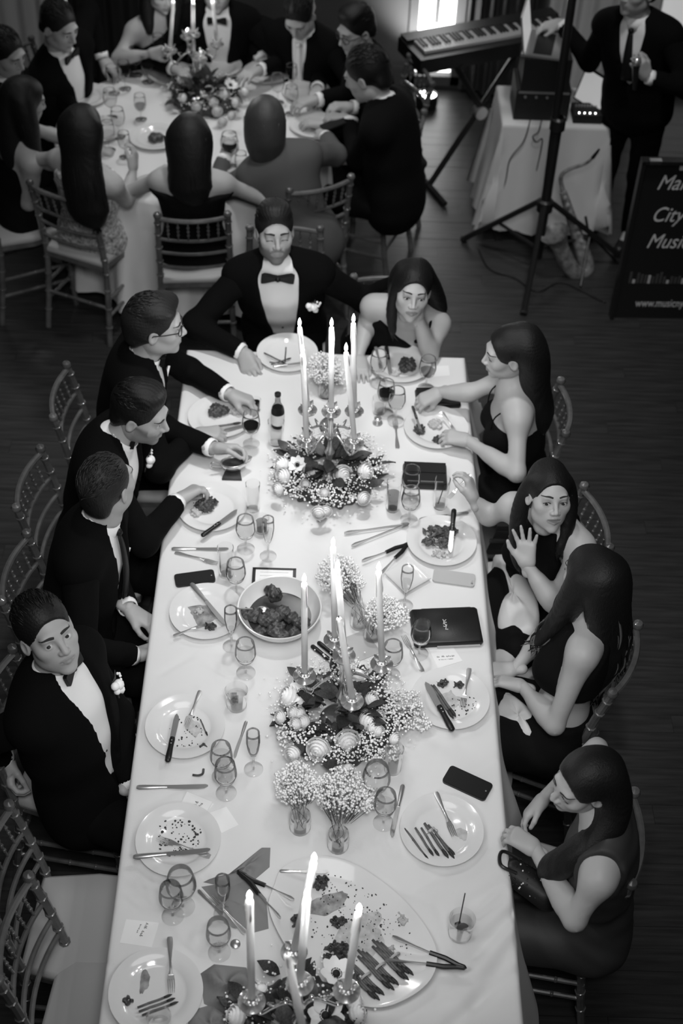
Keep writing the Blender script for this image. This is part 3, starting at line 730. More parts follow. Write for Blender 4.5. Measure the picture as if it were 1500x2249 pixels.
def bow_tie(J, c, sc=1.0, tilt=0.0):
    b = MB(); f, t, r = J['f'], J['t'], J['r']; r2 = r*cos(tilt)+t*sin(tilt); t2 = t*cos(tilt)-r*sin(tilt); g = unit(f+t*.35)
    for s in (-1, 1):
        for layer in (0, 1):
            A = []; 
            for x, hh in ((.004, .011), (.02, .016), (.04, .025), (.055, .028), (.060, .024)):
                for sg in (-1, 1):
                    for dq in (-1, 1): A.append(c+(r2*s*(x-.006*layer)+t2*sg*hh*(1-.12*layer)+g*(dq*(.005+.05*x)-.006*layer))*sc)
            fcs = []
            for i in range(4):
                o = 4*i; fcs += [(o, o+1, o+5, o+4), (o+1, o+3, o+7, o+5), (o+3, o+2, o+6, o+7), (o+2, o, o+4, o+6)]
            fcs += [(0, 2, 3, 1), (16, 17, 19, 18)]; b.add(A, fcs, 'satin')
    b.ball(c+g*.003, (.011*sc, .012*sc, .011*sc), 'satin', 10, 6); b.build('bow_tie', J['root'], angle=50)
def boutonniere(J, c, R_=None):
    b = MB(); f, t, r = J['f'], J['t'], J['r']; rr = random.Random(3)
    for k, (x, z, q) in enumerate(((0, 0, .019), (.022, .012, .015), (-.006, -.028, .014), (.018, -.015, .012))): b.ball(c+r*x+t*z+f*.012, q, 'rose_petal', 10, 7)
    for k in range(9): b.ball(c+r*rr.uniform(-.03, .03)+t*rr.uniform(-.05, .035)+f*rr.uniform(.002, .012), .0055, 'breath', 6, 4)
    for k in range(4): a = c+t*rr.uniform(-.04, .02)+r*rr.uniform(-.02, .02); b.tube([a, a+t*rr.uniform(.02, .05)+r*rr.uniform(-.03, .03)+f*.006], [.006, .001], 'leaf', 5, flat=(f, .4))
    b.tube([c-t*.02, c-t*.065], .003, 'stem', 5); o = b.build('boutonniere', J['root'], angle=None); o['label'] = 'white flower pinned to the lapel'
def skirt(F, J, o, upto=1.0, thick=0.0):
    for hp, kn, an, kd in J['KN']:
        F.cap(hp, hp+(kn-hp)*upto, .083*J['s']+o, .062*J['s']+o+thick, .05)
def dress_up(J, spec, res):
    root = J['root']; pv, N, t, r, f, L, s = (J[k] for k in ('pelvis', 'N', 't', 'r', 'f', 'L', 's')); w = J['w']
    sp = spec if isinstance(spec, dict) else {'kind': spec}; kind = sp['kind']
    if kind == 'tux':
        jm = sp.get('mat', 'suit')
        F = Field(); torso(F, J, .003, w, hips=False, bust=False); F.half(pv+t*.06, -t); V, Q = F.mesh(res)
        b = MB().add(relax(V, Q, 1), Q, 'shirt')
        # collar
        nk = J['hl']((0, -.024, -.085)); ax = unit(nk-N); band(b, N-t*.022+f*.004, unit(ax+t*.3), r, .080*s, .066*s, .075*s, 'shirt', sx=1.0)
        for q in (-1, 1):   # collar points
            a = N+f*.066*s+t*.022+r*q*.006; b.add([a, a+r*q*.045+f*-.012+t*.012, a+r*q*.034-t*.03+f*.010, a+f*.006-t*.006], [(0, 1, 2, 3)], 'shirt')
        sh = b.build('shirt', root, angle=None)
        if sp.get('studs', True):
            if sp.get('neck', 'bow') == 'bow' and res < .013:
                for k in range(3): c = pv+t*(.21+.062*k)+f*(.106*(.92 if w else 1)*s*J.get('fat', 1)+.006); MB().ball(c, .0055, 'black_plastic', 8, 6).build('shirt_stud', root)
        ap = sp.get('apex', .30); vw = sp.get('vw', .082)
        F = Field(); torso(F, J, .023, w, bust=False); F.cap(pv+t*.02, pv-t*.06+f*.02, .118*s+.018, .125*s+.018, .06, r, 1.36)
        # the opening of the jacket: a tapering V down to the button
        fj = .106*(.92 if w else 1)*s*J.get('fat', 1)+.023; A_ = pv+t*(L*ap)+f*fj; B_ = N+f*.100*s+t*.012; F.cap(A_, B_, sp.get('ar', .008), vw*s, .004, f, 1.35); q = F.p.pop(); F.p.append(q[:8]+(True,))
        F.cap(N+t*.026+f*.012, N+t*.12+f*.005, .060*s, .076*s, .004); q = F.p.pop(); F.p.append(q[:8]+(True,))
        V, Q = F.mesh(min(res, .010) if res < .013 else res, wrinkle_t); b = MB().add(relax(V, Q, 2, .5), Q, jm)
        # lapels
        fr = .106*(.92 if w else 1)*s*J.get('fat', 1)+.022
        for q in (-1, 1):
            e0 = []; e1 = []
            for u in np.linspace(0.0, .90, 12):
                c = A_+(B_-A_)*u; c = c-f*np.dot(c-pv-t*np.dot(c-pv, t), f); rad = .006+(vw*s-.006)*u; wdt = .010+.048*min(1, u*1.6)*(1-.25*u)
                ff = lambda x: fr*math.sqrt(max(.1, 1-(x/(fr*1.46))**2))*(1-.16*max(0, u-.62)/.38)
                e0.append(c+r*q*(rad*.96)+f*(ff(rad)+.004)); e1.append(c+r*q*(rad+wdt)+f*(ff(rad+wdt)+.005))
            if sp.get('lapel', False): e0 = np.array(e0); e1 = np.array(e1); b.strip(e0, e1, 'satin'); b.strip(e0-f*.010, e0, 'satin'); b.strip(e1, e1-f*.010, 'satin')
        for i in (0, 1):
            if J['ARM'][i] is None: continue
            Sx, E_, wr, h = J['ARM'][i]; we = wr-unit(wr-E_)*.022*s; Fs = Field()
            Fs.cap(Sx-t*.0+(N-Sx)*.12, E_, .066*s, .056*s, .05); Fs.cap(E_, we, .056*s, .043*s, .03); Fs.half(we, unit(wr-E_), .004)
            V, Q = Fs.mesh(res, wrinkle); b.add(relax(V, Q, 1, .4), Q, jm)
        b.build('jacket', root, angle=None)
        for i in (0, 1):
            if J['ARM'][i] is None: continue
            Sx, E_, wr, h = J['ARM'][i]; ax = unit(wr-E_); b = MB(); band(b, wr-ax*.034*s, ax, np.cross(ax, (0.2, .1, 1)), .040*s, .037*s, .030*s, 'shirt', 18); b.build('cuff', root, angle=None)
        if J['KN']:
            F = Field(); F.cap(pv-t*.03, pv+t*.05, .125*s, .118*s, .05, r, 1.36)
            for hp, kn, an, kd in J['KN']: F.cap(hp, kn, .094*s, .072*s, .05); F.cap(kn, an, .070*s, .058*s, .03)
            V, Q = F.mesh(max(res, .014), wrinkle); MB().add(V, Q, jm).build('trousers', root, angle=None)
            for hp, kn, an, kd in J['KN']:
                F = Field(); F.cap(np.r_[an[:2], .05], np.r_[an[:2]+kd[:2]*.16, .035], .042, .036, .03); F.half((0, 0, .004), (0, 0, -1)); V, Q = F.mesh(.012); MB().add(V, Q, 'black_leather').build('shoe', root, angle=None)
        ne = sp.get('neck', 'bow')
        if ne == 'bow': bow_tie(J, N+f*.084*s+t*sp.get('th', .040), sp.get('tsc', .9), sp.get('tt', 0.0))
        elif ne == 'tie':
            b = MB(); c0 = N+f*.086*s+t*.002; b.ball(c0, (.016, .014, .016), sp.get('tm', 'satin'), 8, 6); pts = [c0-t*.01+f*.004, c0-t*.07+f*.030, c0-t*.16+f*.056, c0-t*.26+f*.07]
            b.tube(bez(pts, 4), np.linspace(.014, .036, 13), sp.get('tm', 'satin'), 8, flat=(f, .25)); b.build('necktie', root, angle=None)
        if 'bout' in sp: boutonniere(J, N-t*sp['bout'][1]+r*sp['bout'][0]+f*sp['bout'][2])
        if 'square' in sp:
            c = N-t*sp['square'][1]+r*sp['square'][0]+f*sp['square'][2]; b = MB(); b.add([c-r*.03, c+r*.03, c+t*.035+f*.004, c-r*.03+f*.008, c+r*.03+f*.008, c+t*.035+f*.012], [(0, 2, 1), (3, 4, 5), (0, 1, 4, 3), (1, 2, 5, 4), (2, 0, 3, 5)], 'shirt'); b.build('pocket_square', root, angle=30)
        if sp.get('studs', True) and sp.get('stud_uv'):
            for c in sp['stud_uv']: MB().ball(c, .0055, 'black_plastic', 8, 6).build('shirt_stud', root)
    elif kind == 'dress':
        F = Field(); o = sp.get('o', .009)
        torso(F, J, o, True, shoulders=sp.get('shoulders', False))
        if sp.get('waist_only') is None: skirt(F, J, .014, sp.get('len', .85), sp.get('flare', .02))
        for c, n_ in sp.get('cuts', ()): F.half(pv+t*c[2]*L+f*c[1]+r*c[0], t*n_[2]+f*n_[1]+r*n_[0], .004)
        V, Q = F.mesh(res*.85, wrinkle if sp.get('wr', True) else None); MB().add(relax(V, Q, 1, .4), Q, sp.get('mat', 'dress_black')).build('dress', root, angle=None)
        for path in sp.get('straps', ()):
            b = MB(); b.tube(bez([pv+t*c[2]*L+f*c[1]+r*c[0] for c in path], 5), sp.get('sr', .004), sp.get('mat', 'dress_black'), 6); b.build('strap', root, angle=None)
    elif kind == 'two':       # cropped top and skirt with a bare waist
        F = Field(); torso(F, J, .009, True, shoulders=True)
        for c, n_ in sp['cuts']: F.half(pv+t*c[2]*L+f*c[1]+r*c[0], t*n_[2]+f*n_[1]+r*n_[0], .004)
        V, Q = F.mesh(res*.85); MB().add(relax(V, Q, 1, .4), Q, 'dress_black').build('crop_top', root, angle=None)
        F = Field(); torso(F, J, .012, True, shoulders=False, bust=False); skirt(F, J, .016, 1.0, .015); F.half(pv+t*.115, t, .004)
        for hp, kn, an, kd in J['KN']: F.cap(kn, an, .070, .060, .03)
        V, Q = F.mesh(res, wrinkle); MB().add(relax(V, Q, 1, .4), Q, 'dress_black').build('trousers', root, angle=None)
def spectacles(J):
    b = MB(); hl = J['hl']; 
    for q in (-1, 1):
        b.tube(hl([(q*.034+.024*cos(a), .101-.010*abs(cos(a))*(1 if cos(a)*q > 0 else 0), .002+.019*sin(a)) for a in np.linspace(0, 2*pi, 20)]), .0022, 'black_plastic', 6)
        b.tube(hl([(q*.058, .092, .006), (q*.078, .04, .008), (q*.083, -.005, .006), (q*.082, -.02, -.008)]), .0022, 'black_plastic', 6)
    b.tube(hl([(-.011, .104, .005), (0, .107, .008), (.011, .104, .005)]), .0022, 'black_plastic', 6)
    b.build('spectacles', J['root'], angle=None)
def ring(J, c, d, r=.0095, m='silver', name='ring'):
    b = MB(); d = unit(d); e = unit(np.cross(d, (0.1, .3, 1))); g = np.cross(d, e); b.tube([c+(e*cos(a)+g*sin(a))*r for a in np.linspace(0, 2*pi, 14)], .0016, m, 5); b.ball(c+g*r, .003, m, 6, 4); b.build(name, J['root'])
# ================================================================== guests at the long table
A = np.array
def look_at(a, b): return unit(A(b)-A(a))
D2 = radians
# chairs along the long table
for a, b, lab in CH[:4]+CH[6:]: chair_by_tops(a, b, lab)
def chair_by_one(fin, side, face, lab):
    c = P(*fin, .905); fw = A([cos(face), sin(face), 0]); lf = A([-fw[1], fw[0], 0]); q = c-lf*.168*side+fw*.246; chair(q[0], q[1], face, lab)
chair_by_one((20, 1768), 1, D2(-4), 'empty white-seated chair on the left, the upper one of two')
chair_by_one((63, 1925), 1, D2(-6), 'empty white-seated chair at the bottom left corner, the lower one of two')
chair_by_one((777, 608), -1, D2(-92), 'chair under the woman resting her cheek on her hand')
chair(-.20, .52, D2(-88), 'chair under the man in the large bow tie at the table end')

# 1 man with the large bow tie at the head of the table
h = P(603, 512, 1.23)
J1 = person('man in tuxedo and large black bow tie looking down at his plate', h, (.18, -1, .24), (-.20, .46, .56), D2(-88), N=P(610, 597, 1.07)+A([0, .03, 0]),
    up=(0.03, 0, 1), lid='down', beard=.65, hair='quiff', hairmat='hair_mid',
    hands={'R': dict(w=P(535, 775, .80), pole=(-1, .1, -.2), d=(.35, -1, -.25), n=(.5, .1, -1), curl=.75, thumb=.7), 'L': dict(w=A([.34, .22, 1.02]), pole=(.2, .4, -1), d=(1, -.1, -.2), n=(0, -1, -.2), curl=.5)},
    outfit=dict(kind='tux', neck='bow', tsc=1.2, tt=.12, apex=.05, vw=.095, ar=.04, th=.055, bout=(-.15, .12, .125)))
# 2 woman resting her cheek on her hand
h = P(905, 640, 1.13)
S2 = h+A([0, .03, -.17])
hb = lambda x, y, z: h+A([x, y, z])
J2 = person('woman in black one-shoulder dress resting her cheek on her hand', h, (.05, -1, .20), (.26, .38, .54), D2(-92), sex='w', N=h+A([.0, .075, -.165]), up=(.10, 0, 1),
    hands={'L': dict(w=P(918, 697, .985), e=P(945, 778, .80), d=(.15, .12, 1), n=(-1, .1, .2), curl=.35, thumb=.2, curls=[.25, .35, .5, .6]), 'R': dict(w=P(788, 785, .80), e=P(808, 700, .86), d=(.1, -1, -.1), n=(0, 0, -1), curl=.4)},
    outfit=dict(kind='dress', shoulders=True, cuts=[((0, 0, .84), (-.55, .1, 1)), ((.12, 0, .9), (1, 0, .3)), ((-.12, 0, .9), (-1, 0, .3))], straps=[[(-.07, .10, .86), (-.09, .09, .96), (-.10, .02, 1.02), (-.10, -.06, .95)]], sr=.009),
    hair=dict(kind='long', part=0.0, vol=.010, ear=(-1,), falls=[
        dict(pts=[hb(-.062, .02, .02), hb(-.080, .0, -.06), hb(-.080, -.02, -.13), hb(-.070, -.045, -.20)], r=[.012, .012, .012, .004], n=10),
        dict(pts=[hb(.02, .07, .07), hb(.055, .10, .0), hb(.10, .13, -.09), hb(.13, .15, -.2), hb(.11, .16, -.3)], r=[.045, .040, .035, .035, .02], n=30, wave=.003),
        dict(pts=[hb(-.03, .08, .05), hb(-.05, .12, -.06), hb(-.04, .16, -.22)], r=[.045, .04, .03], n=16)]), gaze=(-.1, -.25))
# 3 man in glasses, upper left
h = P(342, 716, 1.245)
J3 = person('man with side-parted hair and glasses leaning in at the upper left', h, (1, .05, -.02), (-.87, -.47, .56), D2(4), hair='flop', hairmat='hair_mid', up=(0, .06, 1), hs=1.02, N=h+A([-.07, 0, -.17]),
    hands={'L': dict(w=P(505, 866, .83), pole=(-.2, .6, -.4), d=(1, -.25, -.15), n=(.1, -.35, -1), curl=.85, thumb=.9), 'R': dict(w=P(430, 955, .80), pole=(-.3, -1, -.2), d=(1, .2, 0), curl=.8)},
    outfit=dict(kind='tux', neck='bow', apex=.25, vw=.088, square=(-.13, .15, .125)), extra=spectacles)
# 4 bearded man with a boutonniere
h = P(308, 908, 1.215)
J4 = person('bearded man with white boutonniere leaning over his plate with a wine glass', h, (1, -.28, -.22), (-.93, -1.02, .56), D2(-6), beard=.55, hair='quiff', hairmat='hair', up=(0.1, .02, 1), N=h+A([-.115, .005, -.14]),
    hands={'L': dict(w=P(470, 985, .84), pole=(-.2, .8, -.5), d=(1, .03, -.02), n=(.1, -.9, -.5), curl=.7, thumb=.6), 'R': dict(w=P(392, 1098, .83), pole=(-.1, -1, -.3), d=(.8, .75, .05), n=(.5, -.2, -1), curl=.8, thumb=.8)},
    outfit=dict(kind='tux', neck='bow', apex=.10, vw=.092, ar=.015, bout=(-.12, .13, .135)))
# 5 man whose face is turned away
h = P(237, 1068, 1.25)
J5 = person('man in dark suit and tie with his face turned away up the table', h, (.62, 1, .05), (-.93, -1.52, .56), D2(-8), hair='crop', hairmat='hair_mid', N=h+A([-.055, -.035, -.165]), up=(-.12, -.05, 1),
    hands={'L': dict(w=P(283, 1338, .74), pole=(-.3, .5, -1), d=(.9, -.35, -.4), n=(-.2, -.3, -1), curl=.7), 'R': dict(w=P(297, 1440, .68), pole=(-.4, -1, -.3), d=(.8, .5, -.1), n=(-.2, .2, 1), curl=.7)},
    outfit=dict(kind='tux', neck='tie', apex=.12, vw=.080, square=(-.115, .17, .112)))
# 6 clean-shaven man looking up
h = P(105, 1393, 1.255)
J6 = person('clean-shaven man in tuxedo with boutonniere turning to look up from the lower left', h, (.66, -.85, .52), (-.80, -2.16, .55), D2(-18), fat=1.1, hair='crop', hairmat='hair', N=h+A([.0, -.02, -.175]), up=(-.16, .10, 1), hs=1.04, gaze=(.35, .1),
    hands={'R': dict(w=P(15, 1664, .66), pole=(-1, -.3, .1), d=(.15, -.75, -.65), n=(.9, .2, -.3), curl=.75, thumb=.6), 'L': dict(w=P(290, 1735, .60), pole=(.1, 1, -.5), d=(.8, .3, -.5), curl=.6)},
    outfit=dict(kind='tux', neck='bow', apex=.08, vw=.078, ar=.02, tt=-.2, bout=(-.13, .14, .135)), sw=.185)
# 7 woman in profile with thin straps
h = P(1118, 775, 1.20)
hb = lambda x, y, z, h=h: h+A([x, y, z])
J7 = person('woman in profile with long straight dark hair and thin dress straps', h, (-1, -.10, -.12), (.86, -.55, .54), D2(180), sex='w', N=h+A([.035, -.01, -.165]),
    hands={'R': dict(w=P(965, 862, .85), e=P(1035, 862, .88), d=(-1, -.35, -.35), n=(-.3, .1, -1), curl=.7, thumb=.8), 'L': dict(w=P(1028, 968, .83), e=P(1135, 1040, .84), d=(-1, .35, -.05), n=(-.1, .3, -1), curl=.55, thumb=.7)},
    outfit=dict(kind='dress', cuts=[((0, 0, .72), (0, -.25, 1))], straps=[[(q*.085, .115, .70), (q*.095, .085, .86), (q*.10, .0, .935), (q*.085, -.09, .84), (q*.07, -.105, .70)] for q in (-1, 1)], sr=.003),
    hair=dict(kind='long', vol=.010, ear=(-1,), falls=[dict(pts=[hb(.06, 0, .07), hb(.10, -.01, -.02), hb(.115, -.02, -.14), hb(.145, -.03, -.27), hb(.15, -.03, -.40)], r=[.06, .055, .055, .06, .03], lat=(0, 1, 0), sx=1.35, n=60, wave=.003)]), gaze=(-.1, 0))
# 8 gesturing woman
h = P(1206, 1092, 1.17)
hb = lambda x, y, z, h=h: h+A([x, y, z])
J8 = person('woman in black sleeveless top talking with one hand raised open', h, (.14, -1, .48), (.90, -1.12, .54), D2(-128), sex='w', N=h+A([.02, .055, -.165]), up=(.06, 0, 1), mouth='open', gaze=(.25, -.2), twist=0.0,
    hands={'R': dict(w=P(1040, 1098, .93), e=P(1075, 1135, .84), d=(-.25, .55, .75), n=(-.6, .3, .1), curl=.75, thumb=.8), 'L': dict(w=P(1158, 1242, .93), e=P(1215, 1325, .82), d=(-.10, .50, .86), n=(-.25, -1, .55), curl=.10, spread=.35, thumb=.0, curls=[.1, .08, .12, .2])},
    outfit=dict(kind='dress', shoulders=True, cuts=[((0, 0, 1.04), (0, 0, 1)), ((.105, 0, .8), (1, 0, .28)), ((-.105, 0, .8), (-1, 0, .28))]),
    hair=dict(kind='long', part=0.015, vol=.007, ear=(-1,), falls=[
        dict(pts=[hb(-.062, .035, .05), hb(-.088, .03, -.04), hb(-.094, .01, -.14), hb(-.085, -.03, -.24), hb(-.07, -.05, -.33)], r=[.016, .019, .023, .025, .010], n=26, wave=.003),
        dict(pts=[hb(.060, .035, .05), hb(.086, .03, -.04), hb(.086, .0, -.14), hb(.065, -.05, -.24)], r=[.016, .018, .020, .010], n=22, wave=.003),
        dict(pts=[hb(0, .08, .04), hb(0, .11, -.1), hb(.02, .13, -.25)], r=[.06, .055, .04], n=20)]))
# 9 woman with long wavy hair, from behind
h = P(1297, 1268, 1.19)
hb = lambda x, y, z, h=h: h+A([x, y, z])
J9 = person('woman with very long wavy hair seen from behind, in a black cropped top', h, (-.62, .80, -.12), (.87, -1.86, .54), D2(168), sex='w', N=h+A([.015, -.035, -.165]), up=(.08, -.05, 1),
    hands={'L': dict(w=P(1148, 1508, .72), e=P(1218, 1592, .74), d=(-1, .45, -.15), n=(-.2, -.3, -1), curl=.5), 'R': dict(w=P(1130, 1470, .66), pole=(.3, 1, -.6), d=(-1, .1, -.2), n=(0, 0, -1), curl=.4)},
    outfit=dict(kind='two', cuts=[((0, 0, 1.0), (0, 0, 1)), ((.125, 0, .85), (1, 0, .2)), ((-.125, 0, .85), (-1, 0, .2)), ((0, 0, .46), (0, 0, -1))]),
    hair=dict(kind='long', vol=.014, noface=False, mix=.5, mix_m='hair_streak', falls=[
        dict(pts=[hb(.04, -.05, .06), hb(.06, -.085, -.06), hb(.085, -.10, -.2), hb(.10, -.11, -.34), hb(.07, -.12, -.47)], r=[.060, .052, .045, .032, .008], lat=(.8, .55, 0), sx=1.4, n=120, wave=.022, ext=.10, tk=1.1),
        dict(pts=[hb(-.03, -.05, .05), hb(-.06, -.05, -.05), hb(-.075, -.04, -.15), hb(-.11, -.035, -.24), hb(-.15, -.05, -.30)], r=[.045, .038, .034, .026, .006], n=70, wave=.018, ext=.05),
        dict(pts=[hb(.06, .0, .05), hb(.10, .0, -.1), hb(.14, -.03, -.25), hb(.15, -.06, -.38)], r=[.042, .036, .03, .008], n=70, wave=.02, ext=.09)]))
# 10 woman with the beaded bag
h = P(1283, 1718, 1.19)
hb = lambda x, y, z, h=h: h+A([x, y, z])
J10 = person('woman in sleeveless grey dress looking down to the left, holding a beaded bag', h, (-.86, -.36, -.10), (.93, -2.62, .54), D2(168), sex='w', flat=True, N=h+A([.075, -.05, -.16]), up=(.05, -.08, 1), gaze=(0, -.3),
    hands={'L': dict(w=P(1176, 1866, .86), e=P(1262, 2020, .84), d=(-.75, .55, .05), n=(-.3, .2, -1), curl=.75, thumb=.6), 'R': dict(w=P(1196, 1752, .80), pole=(-.2, 1, -.6), d=(-.65, -.45, -.5), n=(.2, -.6, -.6), curl=.5, thumb=.3)},
    outfit=dict(kind='dress', mat='dress_dim', shoulders=True, cuts=[((.14, 0, .85), (1, 0, .25)), ((-.14, 0, .85), (-1, 0, .25)), ((0, .06, .98), (0, .75, .9))]),
    hair=dict(kind='long', part=.02, vol=.010, ear=(1, -1), falls=[
        dict(pts=[hb(.06, -.01, .05), hb(.095, -.03, -.06), hb(.07, -.085, -.15), hb(-.005, -.115, -.22), hb(-.06, -.105, -.31), hb(-.075, -.09, -.37)], r=[.05, .045, .042, .040, .034, .012], n=60, wave=.005),
        dict(pts=[hb(.05, .02, .05), hb(.08, .01, -.08), hb(.09, .0, -.2)], r=[.05, .045, .02], n=20)]))
# ================================================================== tableware builders
def glassmat(name, tcol=.93, rough=.0, blend=.22, gcol=1.0):
    m = bpy.data.materials.new(name); m.use_nodes = True; nt = m.node_tree; nt.nodes.remove(nt.nodes['Principled BSDF'])
    o = nt.nodes['Material Output']; t = nt.nodes.new('ShaderNodeBsdfTransparent'); t.inputs[0].default_value = (tcol,)*3+(1,)
    g = nt.nodes.new('ShaderNodeBsdfGlossy'); g.inputs['Roughness'].default_value = rough; g.inputs[0].default_value = (gcol,)*3+(1,)
    lw = nt.nodes.new('ShaderNodeLayerWeight'); lw.inputs[0].default_value = blend; mx = nt.nodes.new('ShaderNodeMixShader')
    mm = nt.nodes.new('ShaderNodeMath'); mm.operation = 'MULTIPLY'; mm.inputs[1].default_value = .9; nt.links.new(lw.outputs['Fresnel'], mm.inputs[0]); nt.links.new(mm.outputs[0], mx.inputs[0]); nt.links.new(t.outputs[0], mx.inputs[1]); nt.links.new(g.outputs[0], mx.inputs[2]); nt.links.new(mx.outputs[0], o.inputs[0]); MATS[name] = m
glassmat('wineglass', .965, 0, .09); glassmat('glassfoot', .95, 0, .20); glassmat('liquid', .93, .02, .08); glassmat('amber', .62, .02, .08); glassmat('icecube', .80, .08, .25)

def rod_frame(p0, p1, up=(0, 0, 1)):
    x = unit(A(p1)-A(p0)); y = unit(np.cross(up, x)); z = np.cross(x, y); return np.stack([x, y, z], 1)
def lay(o, p0, p1, L, up=(0, 0, 1)):
    """lay an object modelled along +X (0..L) from p0 to p1"""
    R = rod_frame(p0, p1, up); sc = np.linalg.norm(A(p1)-A(p0))/L; M = Matrix.Identity(4)
    for i in range(3):
        for j in range(3): M[i][j] = R[i, j]*sc
        M[i][3] = p0[i]
    o.matrix_world = M; return o
def T(u, v, dz=0.0): return P(u, v, TZ+dz)

PROTO = {}
def proto_mesh(key, fn):
    if key not in PROTO: PROTO[key] = fn()
    return PROTO[key]
def inst(name, me, parent=None, loc=None):
    o = bpy.data.objects.new(name, me); COL.objects.link(o)
    if parent is not None: o.parent = parent
    if loc is not None: o.location = loc
    return o

def plate_mesh():
    R_ = .136; pr = [(0, .006), (.080, .006), (.090, .009), (.098, .0155), (.118, .0185), (R_-.004, .021), (R_, .0215), (R_, .0185), (.118, .0145), (.098, .010), (.088, .0025), (.078, .0), (.072, .0), (.07, .003), (0, .003)]
    return MB().lathe(pr, 'china', n=56).mesh('dinner_plate', angle=50)
def plate(u, v, label, sc=1.0):
    o = inst('dinner_plate', proto_mesh('plate', plate_mesh)); o.location = T(u, v)+A([0, 0, .0006]); o.scale = (sc,)*3
    o.rotation_euler = (0, 0, rnd.uniform(0, 6)); tag(o, label, 'plate', 'white dinner plates'); return A(o.location)

def fork_mesh():
    b = MB(); n = 16; xs = np.linspace(0, .135, n); hw = np.interp(xs, [0, .01, .03, .08, .12, .135], [.0075, .0105, .009, .0042, .0038, .008]); zz = np.interp(xs, [0, .06, .11, .135], [.001, .004, .010, .008])
    for sgn in (1,):
        top = [(x, q*w_, z+.0016) for x, w_, z in zip(xs, hw, zz) for q in (-1, 0, 1)]; bot = [(x, q*w_, z-.0008) for x, w_, z in zip(xs, hw, zz) for q in (-1, 0, 1)]
        for k in range(n): top[3*k+1] = (top[3*k+1][0], 0, top[3*k+1][2]+.0012)
        f = []
        for i in range(n-1):
            a = 3*i
            for j in (0, 1): f.append((a+j, a+3+j, a+4+j, a+1+j)); f.append((3*n+a+j, 3*n+a+1+j, 3*n+a+4+j, 3*n+a+3+j))
            f.append((a, 3*n+a, 3*n+a+3, a+3)); f.append((a+2, a+5, 3*n+a+5, 3*n+a+2))
        f += [(0, 1, 2, 3*n+2, 3*n+1, 3*n), (3*n-3, 6*n-3, 6*n-2, 6*n-1, 3*n-1, 3*n-2)]; b.add(top+bot, f, 'steel')
    b.prism([(.132, -.009), (.150, -.0118), (.150, .0118), (.132, .009)], .004, .0065, 'steel')
    for q in (-.0102, -.0034, .0034, .0102): b.tube([(.149, q, .0052), (.17, q, .004), (.196, q*.94, .0075)], [.0021, .0019, .0008], 'steel', 5)
    return b.mesh('fork', angle=50)
def fork(p0, p1, label, name='fork'):
    o = inst(name, proto_mesh('fork', fork_mesh)); lay(o, p0, p1, .196); return tag(o, label, 'fork', 'silver dinner forks')
def knife_parts():
    h = MB(); h.tube([(0, 0, .005), (.008, 0, .005), (.05, 0, .0055), (.092, 0, .0055), (.100, 0, .005)], [.0055, .0095, .0085, .0062, .0072], 'steel', 10, flat=(A([0, 0, 1.0]), .55))
    bl = MB(); bl.prism([(.098, -.0062), (.15, -.0098), (.20, -.0105), (.222, -.008), (.234, -.001), (.234, .004), (.225, .007), (.098, .0062)], .0042, .0058, 'blade'); return h.mesh('handle', angle=50), bl.mesh('blade', smooth=False)
def knife(p0, p1, label):
    r = empty('table_knife'); h, bl = proto_mesh('knife', knife_parts); inst('handle', h, r); inst('blade', bl, r); lay(r, p0, p1, .234); return tag(r, label, 'knife', 'silver table knives')
def steak_parts():
    h = MB(); h.tube([(0, 0, .008), (.006, 0, .008), (.03, 0, .008), (.07, 0, .008), (.108, 0, .008), (.118, 0, .008)], [.006, .0115, .0125, .0105, .0115, .010], 'black_plastic', 10, flat=(A([0, 0, 1.0]), .72))
    r = MB()
    for x in (.10, .085): r.lathe([(0, .0165), (.003, .0162), (.003, .014)], 'steel', (x, 0, 0), 8)
    bl = MB(); bl.prism([(.116, -.010), (.20, -.0115), (.222, -.008), (.236, .002), (.228, .008), (.205, .011), (.116, .010)], .0065, .0085, 'blade'); return h.mesh('handle', angle=60), r.mesh('rivet'), bl.mesh('blade', smooth=False)
def steak(p0, p1, label, up=(0, 0, 1)):
    r = empty('steak_knife'); h, rv, bl = proto_mesh('steak', steak_parts); ho = inst('handle', h, r); ho['label'] = 'black riveted handle'; inst('rivet', rv, ho); inst('blade', bl, r); lay(r, p0, p1, .236, up); return tag(r, label, 'knife', 'black-handled steak knives')

